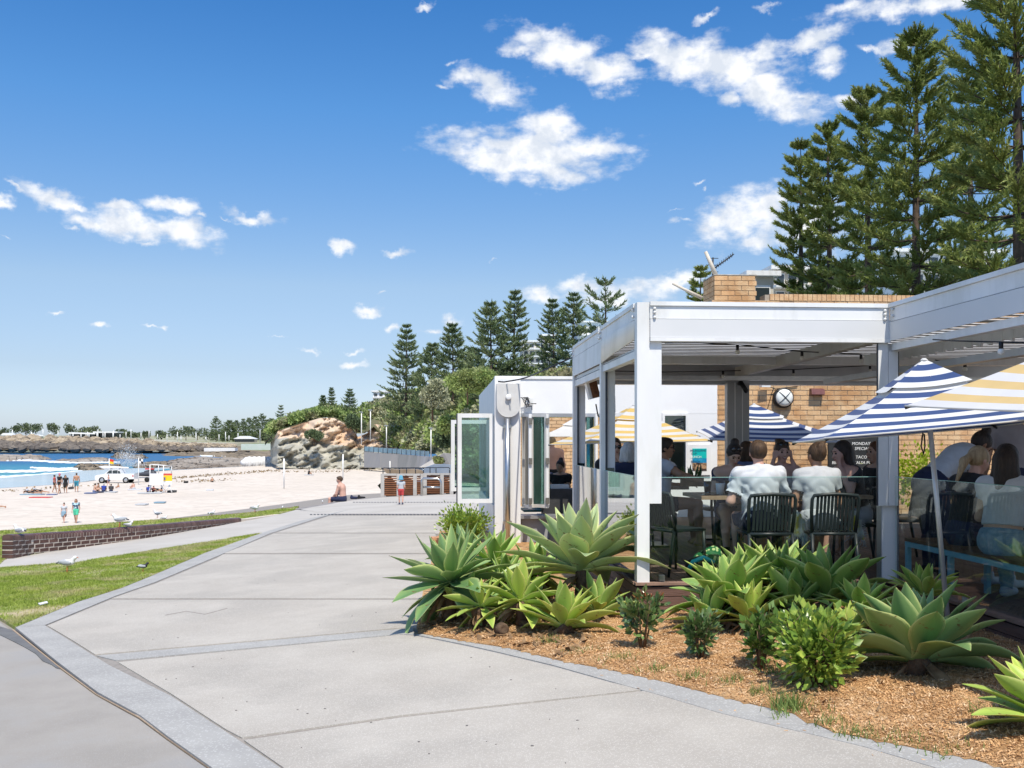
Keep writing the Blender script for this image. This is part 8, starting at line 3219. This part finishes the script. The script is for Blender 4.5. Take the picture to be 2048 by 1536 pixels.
for nm, x0, x1, n, seed, mt in (('scrub', 548, 800, 300, 51, m_sc), ('scrub', 780, 1240, 620, 52, m_sc), ('scrub', 700, 1005, 160, 53, m_sc2)):
    C, Nn = blobs(n, hillpick(x0, x1), seed, 2.0, 190, .5)
    stuff(leaves_np(C, Nn, .62, .35, mt, nm, None, seed), {51: 'low green scrub on top of the cliff', 52: 'dense coastal scrub covering the hillside', 53: 'paler grey green scrub mixed into the hillside'}[seed], 'scrub')
def bush(label, px, pyb, hpx, wpx, w, mat, seed, n=2600, tr_c=None, cat='bush', nm='bush'):
    g = at(px, pyb, w)
    H, Wd = hpx * w / F, wpx * w / F
    root = thing(nm, label, cat, g)
    r = np.random.default_rng(seed)
    k = 9
    cc = np.stack([r.uniform(-.36, .36, k) * Wd, r.uniform(-.3, .3, k) * Wd, r.uniform(.45, .82, k) * H], 1)
    C, Nn = [], []
    for c in cc:
        d = r.normal(0, 1, (n // k, 3))
        d /= np.linalg.norm(d, axis=1)[:, None]
        C.append(np.array(g) + c + d * np.array([Wd * .24, Wd * .24, H * .24]) * (r.random((n // k, 1)) ** .3))
        Nn.append(d)
    leaves_np(np.concatenate(C), np.concatenate(Nn), max(.016 * H + .25, w * .0016), .38, mat, 'crown', root, seed)
    MB().tube([g - Vector((0, 0, .5)), g + Vector((0, 0, H * .35)), g + Vector((Wd * .1, 0, H * .7))], [.03 * H, .025 * H, .01 * H], 7).build('trunk', m_twig, root)
    return root


m_dkg = pm('dark_bush_leaf', (.07, .11, .06), (.14, .19, .09), scale=.4, rough=.8, coords='World', trans=.1)
bush('large green bush above the kiosk window, nearest on the hillside', 935, 800, 60, 100, 112, m_sc, 61, 5000)
bush('pale grey green bush halfway up the hillside', 865, 835, 75, 60, 130, m_sc2, 62, 4000)
bush('dark green bush at the foot of the hill right of the lamp post', 903, 905, 50, 70, 128, m_dkg, 63, 4000)
bush('yellow green bush at the foot of the hill beside the kiosk', 905, 880, 50, 55, 115, m_sc, 64, 3500)
bush('dark feathery bush in the notch of the cliff', 712, 872, 42, 36, 196, m_dkg, 65, 2600)
bush('dark shrub growing on the cliff face', 628, 886, 26, 34, 189, m_dkg, 66, 1800)
bush('small bush beside the ramp at the end of the retaining wall', 880, 932, 18, 26, 128, m_sc, 67, 900)

# ---- pines
m_pine = pm('pine_needles', (.18, .235, .06), (.32, .375, .10), scale=.5, rough=.75, coords='World', c3=(.34, .37, .12), scale3=.9, trans=.25, detail=5)
m_pinef = pm('pine_needles_far', (.125, .18, .085), (.22, .28, .125), scale=.35, rough=.8, coords='World', c3=(.24, .28, .14), scale3=.5, trans=.1)
m_bark = pm('pine_bark', (.085, .06, .045), (.15, .11, .085), scale=3, rough=1, bump=.8, coords='World')


def pine(label, px, ytop, ybase, hwpx, w, seed, lod=1, mat=None, nwh=None, prof=None, cat='tree', group='norfolk pines', bare=0.0):
    g, tpz = at(px, ybase, w), at(px, ytop, w).z
    H = tpz - g.z
    Wd = hwpx * w / F
    root = thing('pine_tree', label, cat, g, 0, group)
    r = np.random.default_rng(seed)
    lean = r.normal(0, .012, 2) * H
    tp = lambda t: np.array([g.x + lean[0] * t * t, g.y + lean[1] * t * t, g.z + H * t])
    rt = H * .013 + .05
    MB().tube([tp(0) - np.array([0, 0, 9 if lod == 2 else 3]), tp(.3), tp(.6), tp(.85), tp(1.0)], [rt, rt * .85, rt * .55, rt * .3, .02], 8).build('trunk', m_bark, root)
    prof = prof or [(0, .85), (.2, 1.0), (.5, .82), (.75, .52), (.9, .26), (1, .05)]
    nwh = nwh or (22 if lod else 16)
    br = MB()
    C, D = [], []
    Ls = []
    for i in range(nwh):
        t = bare + (1 - bare) * (i + r.uniform(-.25, .25) + .5) / nwh
        if t > .995:
            continue
        Lb = Wd * pl(prof, t) * r.uniform(.8, 1.12)
        nb2 = int(r.integers(5, 8))
        a0 = r.random() * 6.28
        for k in range(nb2):
            a = a0 + k * 6.283 / nb2 + r.normal(0, .15)
            L1 = Lb * r.uniform(.72, 1.08)
            el_ = R(lerp(-8, 38, t) + r.normal(0, 5))
            h = np.array([math.cos(a), math.sin(a), 0])
            s_ = np.array([-math.sin(a), math.cos(a), 0])
            n = 7
            pts = [tp(t) + h * (L1 * u) * math.cos(el_) + np.array([0, 0, L1 * (math.sin(el_) * u - .13 * math.sin(PI * u * .8) + .13 * u * u)]) for u in np.linspace(0, 1, n)]
            if lod:
                br.tube([Vector(p) for p in pts[::2]], [rt * .22 * (1 - t * .6), rt * .16 * (1 - t * .6), rt * .1, .012][:len(pts[::2])], 4)
            m = (20 if lod == 2 else 11 if lod else 7)
            us = np.sort(r.uniform(.26 if lod else .1, 1.0, m))
            for q, u in enumerate(us):
                f = u * (n - 1)
                j = min(int(f), n - 2)
                p = pts[j] + (pts[j + 1] - pts[j]) * (f - j)
                sd = 1 if q % 2 else -1
                ln = (.22 * L1 * (1.15 - u) + .09 * Wd + .15) * r.uniform(.7, 1.2)
                dv = h * .75 + s_ * sd * .75 * (1.1 - u * .8) + np.array([0, 0, r.uniform(.15, .55)])
                dv /= np.linalg.norm(dv)
                C.append(p)
                D.append(dv)
                Ls.append(ln)
    if br.v:
        br.build('branches', m_bark, root)
    C, D, Ls = np.array(C), np.array(D), np.array(Ls)
    # each branchlet: a rope of needle blades
    K = 38 if lod == 2 else 12 if lod else 7
    n = len(C)
    u = (np.arange(K) + .5) / K
    P = C[:, None, :] + D[:, None, :] * Ls[:, None, None] * u[None, :, None]
    P[:, :, 2] += (Ls[:, None] * .22 * u[None] ** 2)
    P = P.reshape(-1, 3)
    Dd = np.repeat(D, K, 0)
    Lr = np.repeat(Ls, K)
    rn = r.normal(0, 1, P.shape)
    nd = Dd * .9 + rn * .5 + np.array([0, 0, .3])
    nd /= np.linalg.norm(nd, axis=1)[:, None]
    sd = np.cross(nd, r.normal(0, 1, P.shape))
    sd /= np.linalg.norm(sd, axis=1)[:, None] + 1e-9
    ln = ((.19 if lod == 2 else .3) * Lr + (.13 if lod == 2 else .2))[:, None] * (.7 + .6 * r.random((len(P), 1)))
    wd = ln * (.13 if lod == 2 else .17)
    V = np.stack([P - sd * wd, P + nd * ln, P + sd * wd], 1).reshape(-1, 3)
    mesh_np('crown', V, np.arange(len(P) * 3).reshape(-1, 3), mat or m_pine, root)
    return root


bigp = [(0, .9), (.35, 1.0), (.6, .85), (.8, .6), (.93, .34), (1, .12)]
pine('furthest left of the big pines behind the brick building', 1602, 290, 720, 74, 74, 71, 2, prof=bigp, nwh=16)
pine('second big pine from the left behind the brick building', 1660, 248, 720, 82, 70, 72, 2, prof=bigp, nwh=16)
pine('third big pine from the left, between the second and the tall one', 1738, 180, 720, 100, 64, 73, 2, prof=bigp, nwh=16)
pine('tall big pine with a clearly visible dark trunk', 1832, 68, 740, 128, 56, 74, 2, prof=bigp, nwh=17)
pine('largest pine, cut off by the top right corner', 2040, -170, 760, 175, 47, 75, 2, prof=[(0, 1.0), (.4, 1.0), (.7, .8), (1, .1)], nwh=21)
pine('pine filling the gap right of the tall one, behind the others', 1945, 150, 740, 110, 72, 76, 2, prof=bigp, nwh=16)
for a in ((812, 652, 850, 52, 190, 81, 'broad open pine at the left end of the row on the hill'), (862, 690, 850, 55, 178, 82, 'rounder darker pine second in the row on the hill'),
          (907, 652, 830, 56, 165, 83, 'dense pine third in the row, above the scrub'), (983, 608, 800, 62, 150, 84, 'tall pine left of the twin tops above the kiosk roof'),
          (1027, 584, 800, 50, 152, 85, 'tallest narrow pine of the row above the kiosk roof'), (1108, 603, 780, 46, 165, 86, 'slim pine left of the pair beside the pergola corner'),
          (1146, 588, 780, 50, 160, 87, 'pine just above the left end of the pergola'), (1212, 562, 780, 56, 150, 88, 'flat topped pine with wide tiers above the pergola fascia'),
          (945, 700, 810, 46, 175, 89, 'dark pine behind the row, between the third and the tall ones')):
    pine(a[6], a[0], a[1], a[2], a[3], a[4], a[5], 1, m_pinef, prof=None if a[5] != 88 else [(0, .6), (.5, .9), (.75, 1.0), (.9, .7), (1, .15)], nwh=17 if a[5] != 88 else 9)
pine('small pine top showing behind the chimney', 1400, 538, 640, 30, 90, 90, 1, nwh=7, prof=[(0, 1), (.6, .95), (1, .3)])
for a in ((646, 792, 830, 13, 225, 91, 'tiny pine left of the pair on the cliff top'), (664, 775, 828, 11, 222, 92, 'slim pine of the pair on the cliff top'), (699, 780, 838, 22, 218, 93, 'tiered pine right of the pair on the cliff top'),
          (561, 812, 885, 17, 260, 94, 'tall dark pine left of the cliff'), (543, 838, 885, 17, 270, 95, 'dark pine just left of the cliff, lower one')):
    pine(a[6], a[0], a[1], a[2], a[3], a[4], a[5], 0, m_pinef, nwh=13)

# ---- apartments
def block(label, px0, px1, y0, y1, w, cols, rows, mat, glassy=False):
    A, B = at(px0, y1, w), at(px1, y0, w)
    r_ = thing('apartment_building', label, 'building', A)
    MB().box2((A.x, A.y, A.z), (B.x, A.y + 9, B.z)).build('wall', mat, r_)
    MB().box2((A.x - .3, A.y + .2, -2), (B.x + .3, A.y + 9, A.z - .01)).build('podium', m_cream, r_)
    MB().box2((A.x - .4, A.y - .5, B.z + .01), (B.x + .4, A.y + 9.4, B.z + .35)).build('roof', m_white, r_)
    dx, dz = (B.x - A.x) / cols, (B.z - A.z) / rows
    for i in range(cols):
        for j in range(rows):
            x, z = A.x + dx * (i + .5), A.z + dz * (j + .5)
            f_ = MB().box2((x - dx * .36, A.y - .06, z - dz * .3), (x + dx * .36, A.y - .005, z + dz * .3)).build('window', m_white, r_)
            MB().box2((x - dx * .31, A.y - .09, z - dz * .24), (x + dx * .31, A.y - .062, z + dz * .24)).build('pane', m_win, f_)
    for j in range(1, rows):
        MB().box2((A.x - .2, A.y - 1.1, A.z + dz * j - .1), (B.x + .2, A.y - .1, A.z + dz * j + .1)).build('balcony', m_white, r_)


m_cream = pm('cream_render', (.55, .50, .42), (.62, .57, .49), scale=.3, rough=.9, coords='World')
block('white apartment block with balconies half hidden by scrub on the hill', 746, 778, 784, 830, 240, 3, 4, m_whitewall)
block('cream apartment block behind the tall pines above the kiosk roof', 1046, 1082, 684, 800, 210, 3, 8, m_cream)
block('dark sided apartment block right of the cream one', 1086, 1112, 672, 800, 214, 2, 8, m_dark)
block('low cream block with a white window beside the chimney', 1500, 1548, 553, 640, 70, 1, 1, m_cream)
block('large cream block behind the big pines', 1548, 1720, 540, 680, 84, 7, 4, m_cream)
block('white block glimpsed through the pines on the right', 1790, 2010, 505, 680, 96, 7, 5, m_whitewall)
block('white block glimpsed between the pines above the pergola', 1155, 1260, 645, 800, 215, 5, 6, m_whitewall)

# ---- retaining wall with blue fence, ramp, lamp posts, white barrier bags
wr = 168
rw = thing('retaining_wall', 'stained concrete retaining wall below the blue fence', 'wall', at(730, 934, 182))
RW = [(728, 903, 934, 184), (760, 906, 934.5, 178), (795, 908, 935, 170), (835, 911, 935.5, 160), (868, 914, 934, 150)]
for k, (a, b_) in enumerate(zip(RW, RW[1:])):
    MB().ext([at(a[0], a[1], a[3]), at(b_[0], b_[1], b_[3]), at(b_[0], b_[2] + 1, b_[3] - 2), at(a[0], a[2] + 1, a[3] - 2)], (0, 1.2, 0)).build('wall_panel', pm('retaining%d' % k, [(.25, .25, .26), (.33, .31, .29), (.23, .23, .22), (.38, .38, .39)][k], (.30, .29, .28), scale=.4, rough=.9, coords='World', stretch=(1, 1, .1)), rw)
fe = thing('blue_fence', 'blue glass and steel fence along the top of the retaining wall', 'fence', at(730, 905, 184))
m_fglass = pm('blue_fence_panel', (.16, .30, .40), (.30, .45, .52), scale=.5, rough=.25, coords='World')
for k in range(14):
    x0, x1 = 729 + k * 9.3, 729 + k * 9.3 + 8.6
    W1, W2 = pl([(r_[0], r_[3]) for r_ in RW], x0), pl([(r_[0], r_[3]) for r_ in RW], x1)
    yb2 = lambda x: pl([(r_[0], r_[1]) for r_ in RW], x)
    MB().ext([at(x0, yb2(x0) - 1, W1), at(x1, yb2(x1) - 1, W2), at(x1, yb2(x1) - 11, W2), at(x0, yb2(x0) - 10, W1)], (0, .1, 0)).build('panel', m_fglass, fe)
    MB().tube([at(x0 - .3, yb2(x0), W1), at(x0 - .3, yb2(x0) - 12.5, W1)], .06, 5).build('post', m_dark, fe)
tag(MB().ext([at(838, 935, 149), at(902, 935, 140), at(902, 908, 140), at(888, 906, 142), at(870, 916, 148)], (0, 3, 0)).build('ramp', m_path), 'pale concrete stair ramp right of the retaining wall', 'ramp')
for px, y0, y1, w, lab in ((723, 824, 890, 188, 'white street light in front of the cliff notch'), (741, 820, 882, 186, 'tall thin street light right of the cliff notch'), (773, 851, 896, 176, 'street light behind the blue fence'), (862, 856, 914, 150, 'tall white street light at the end of the blue fence'), (520, 858, 886, 330, 'street light above the pale green pool wall')):
    r_ = thing('street_light', lab, 'street light', at(px, y1, w))
    MB().tube([at(px, y1, w), at(px, y0, w)], .10, 6).build('pole', m_white, r_)
    MB().beam(at(px - 4.5, y0 - .3, w), at(px + 3.5, y0 + .4, w), .35, .14).build('lamp_head', m_alu, r_)
bb_ = MB()
for k in range(13):
    p = atZ(488 + k * 4.9, 930 - k * .05, SAND_Z)
    bb_.ball((p.x, p.y, p.z + .5), (.85, .6, .75 + .25 * (k % 3)), 8, 6)
    bb_.ball((p.x + .4, p.y + 1.5, p.z + 1.1), (.9, .6, .65 + .15 * (k % 2)), 8, 6)
tag(bb_.build('barrier_bags', m_gull), 'row of bulging white sandbags at the foot of the cliff', 'sandbags')['kind'] = 'stuff'

# ---- breakwater, far shore
WB = 560
SH_ = 1.0
m_bw = pm('breakwater_rock', (.28, .22, .15), (.45, .37, .27), scale=.22, rough=.95, coords='World', c3=(.12, .095, .075), scale3=.13, bump=1, bscale=.8)
r0 = random.Random(9)
bwm = MB()
zW = lambda py, w: EYE.z + (HOR - py) / F * w
for k in range(1000):
    px = r0.uniform(-120, 470)
    yt, yb2 = pl([(-120, 874), (140, 876), (300, 884), (400, 888), (470, 891)], px), pl([(-120, 897), (180, 899), (300, 900), (470, 901)], px)
    t_ = r0.random()
    w = lerp(470, 520, t_)
    py = lerp(yb2, yt, t_ ** .9)
    p = at(px, py, w)
    rr = r0.uniform(1.0, 2.5) * (1 if px < 300 else .6)
    n0 = len(bwm.v)
    bwm.ball(p, (rr * r0.uniform(.9, 1.5), rr, rr * r0.uniform(.6, .95)), 6, 4, mi=int(t_ < .42 + r0.uniform(-.1, .1)), rot=Matrix.Rotation(r0.uniform(0, 6), 3, 'Z') @ Matrix.Rotation(r0.uniform(-.6, .6), 3, 'X'))
    for q in range(n0, len(bwm.v)):
        v = bwm.v[q]
        bwm.v[q] = (v[0] + r0.uniform(-.2, .2), v[1], v[2] + r0.uniform(-.2, .2))
bwm.sm = [False] * len(bwm.f)
bo_ = stuff(bwm.build('breakwater', [m_bw, pm('tide_dark_rock', (.10, .085, .075), (.20, .17, .14), scale=.25, rough=.8, coords='World')]), 'long breakwater of tumbled brown boulders across the water', 'breakwater')
bed_ = MB()
bed_.add([at(-200, 876, 525), at(500, 893, 525), at(500, 902, 470), at(-200, 898, 470)], [(0, 1, 2, 3)])
struct(bed_.build('breakwater_core', m_rk2))
far = MB()
pts = [at(px, py, 540) for px, py in ((-400, 876), (150, 877), (330, 884), (420, 886), (560, 886), (700, 886))]
back = [at(px, 871, 1500) for px in (-400, 150, 330, 420, 560, 700)]
for i in range(5):
    o_ = len(far.v)
    a, b_, c, d = pts[i], pts[i + 1], back[i + 1], back[i]
    far.add([a - Vector((0, 0, 9)), b_ - Vector((0, 0, 9)), b_, a, c, d], [(0, 1, 2, 3), (3, 2, 4, 5)])
struct(far.build('far_shore', pm('far_ground', (.34, .31, .22), (.24, .28, .12), scale=.03, rough=1, coords='World', c3=(.48, .44, .38), scale3=.02)))
m_ft = pm('far_tree_leaf', (.09, .125, .07), (.18, .21, .11), scale=.15, rough=.9, coords='World', trans=.1)
trees = [(8, 860, 20, 26), (32, 852, 20, 22), (52, 850, 24, 26), (72, 850, 22, 24), (108, 850, 24, 20), (140, 853, 22, 20), (165, 858, 18, 26), (185, 855, 20, 28), (240, 862, 16, 20), (255, 865, 14, 22), (290, 866, 14, 24), (322, 865, 16, 24), (350, 859, 22, 32), (372, 858, 24, 32), (395, 860, 22, 34), (418, 864, 20, 36), (440, 862, 22, 36), (585, 866, 22, 30), (470, 864, 18, 30), (500, 866, 18, 30), (530, 862, 24, 34), (272, 868, 10, 16)]
FT = ['far tree %s' % s_ for s_ in ('at the left edge above the sail roofed shed', 'just right of the sail roofed shed', 'left of the three tallest crowns over the white shed', 'above the low white shed', 'standing alone between the shed and the pavilion', 'over the left end of the pavilion roof', 'behind the left half of the pavilion', 'behind the middle of the pavilion', 'just right of the pavilion', 'second right of the pavilion', 'above the patrol flag', 'above the chequered flag', 'first of the broad dark clump left of the distant pines', 'second of the broad dark clump left of the distant pines', 'third of the broad dark clump left of the distant pines', 'under the first distant pine', 'between the first and second distant pine', 'half hidden by the left foot of the cliff', 'behind the white hip roofed house', 'over the right end of the white hip roofed house', 'just left of the dark pines beside the cliff', 'tiny, between the pavilion and the flags')]
for i, (px, yt, hh, ww) in enumerate(trees):
    w = 640 + (i * 37) % 120
    bush(FT[i], px, yt + hh, hh * 1.15, ww, w, m_ft, 200 + i, 420, cat='tree', nm='tree')['group'] = 'trees on the far shore'
for i, (px, yt, yb2, hw) in enumerate(((432, 834, 880, 12), (459, 842, 882, 17), (474, 841, 880, 9), (487, 838, 880, 9), (498, 836, 880, 11), (512, 834, 880, 12), (524, 828, 880, 13), (535, 840, 880, 12))):
    pine('distant pine on the far shore, %s in its row from the left' % ('shortest, first', 'widest, second', 'slim, third', 'narrow, fourth', 'fifth', 'sixth', 'tallest, seventh', 'last')[i], px, yt, yb2, hw * 1.45, 600 + 10 * i, 120 + i, 1, m_pinef, nwh=15, group='pines on the far shore')
pav = thing('pavilion', 'long low harbour pavilion with a white wing roof and dark glass', 'building', at(138, 880, 600))
for (x0, x1, y0, y1, nm, mt, dw) in ((142, 190, 868, 879, 'glass_wall', m_win, 0), (185, 232, 866, 880, 'glass_wall', m_win, 4), (137, 190, 864.5, 867.5, 'roof', m_white, -3), (186, 235, 863, 865.5, 'roof', m_white, -2)):
    MB().ext([at(x0, y0, 600 + dw), at(x1, y0 + (1.5 if nm == 'roof' and x0 < 150 else 0), 600 + dw), at(x1, y1 + (1 if nm == 'roof' and x0 < 150 else 0), 600 + dw), at(x0, y1, 600 + dw)], (0, 12, 0)).build(nm, mt, pav)
for k in range(6):
    MB().tube([at(146 + k * 16, 880, 596), at(146 + k * 16, 865, 596)], .3, 4).build('column', m_white, pav)
for (x0, x1, y0, y1, lab) in ((466, 512, 872, 884, 'small white hip roofed house in front of the distant pines'), (50, 78, 869, 876, 'low white shed left of the pavilion'), (0, 20, 866, 876, 'white sail roofed shed at the far left')):
    h_ = thing('house', lab, 'house', at(x0, y1, 560))
    MB().ext([at(x0 + 3, (y0 + y1) / 2, 560), at(x1 - 3, (y0 + y1) / 2, 560), at(x1 - 3, y1, 560), at(x0 + 3, y1, 560)], (0, 8, 0)).build('wall', m_win if x0 == 466 else m_whitewall, h_)
    MB().ext([at(x0, (y0 + y1) / 2 - .2, 559), at(x0 + (x1 - x0) * .3, y0, 559), at(x0 + (x1 - x0) * .6, y0, 559), at(x1, (y0 + y1) / 2 - .2, 559)], (0, 9, 0)).build('roof', m_white, h_)
tag(MB().ext([at(482, 888, 420), at(546, 887, 420), at(546, 900, 420), at(482, 900, 420)], (0, 6, 0)).build('pool_wall', pm('pale_green_wall', (.48, .58, .50), (.56, .62, .58), scale=.3, rough=.9, coords='World')), 'pale green sea pool wall beside the cliff', 'wall')
tag(MB().ext([at(408, 896, 430), at(470, 896, 430), at(470, 902, 430), at(408, 903, 430)], (0, 6, 0)).build('pool_wall', m_whitewall), 'white sea pool wall left of the pale green one', 'wall')
pr = thing('lamp_post', 'thin white mast or lamp post on the far shore', 'pole', at(25, 878, 590), 0, 'white masts along the far shore')
pm_ = MB().tube([(0, 0, 0), (0, 0, 5.5)], .22, 5).build('pole', m_white, pr, world=False)
for k, px in enumerate((33, 63, 86, 100, 116, 172, 175, 196, 206, 227, 240, 252, 262, 282, 298, 315, 334, 355, 362, 392, 412, 438, 451, 458, 476)):
    p = at(px, 879 if px < 330 else 884, 570)
    o = copy_tree(pr, p, label='thin white mast on the far shore, %s from the left' % ('third fourth fifth sixth seventh eighth ninth tenth eleventh twelfth'.split() + ['%dth' % q for q in range(13, 40)])[k - 1] if k else 'second thin white mast from the left edge on the far shore')
    o.scale = (1, 1, .55 + .5 * ((k * 7) % 5) / 4)
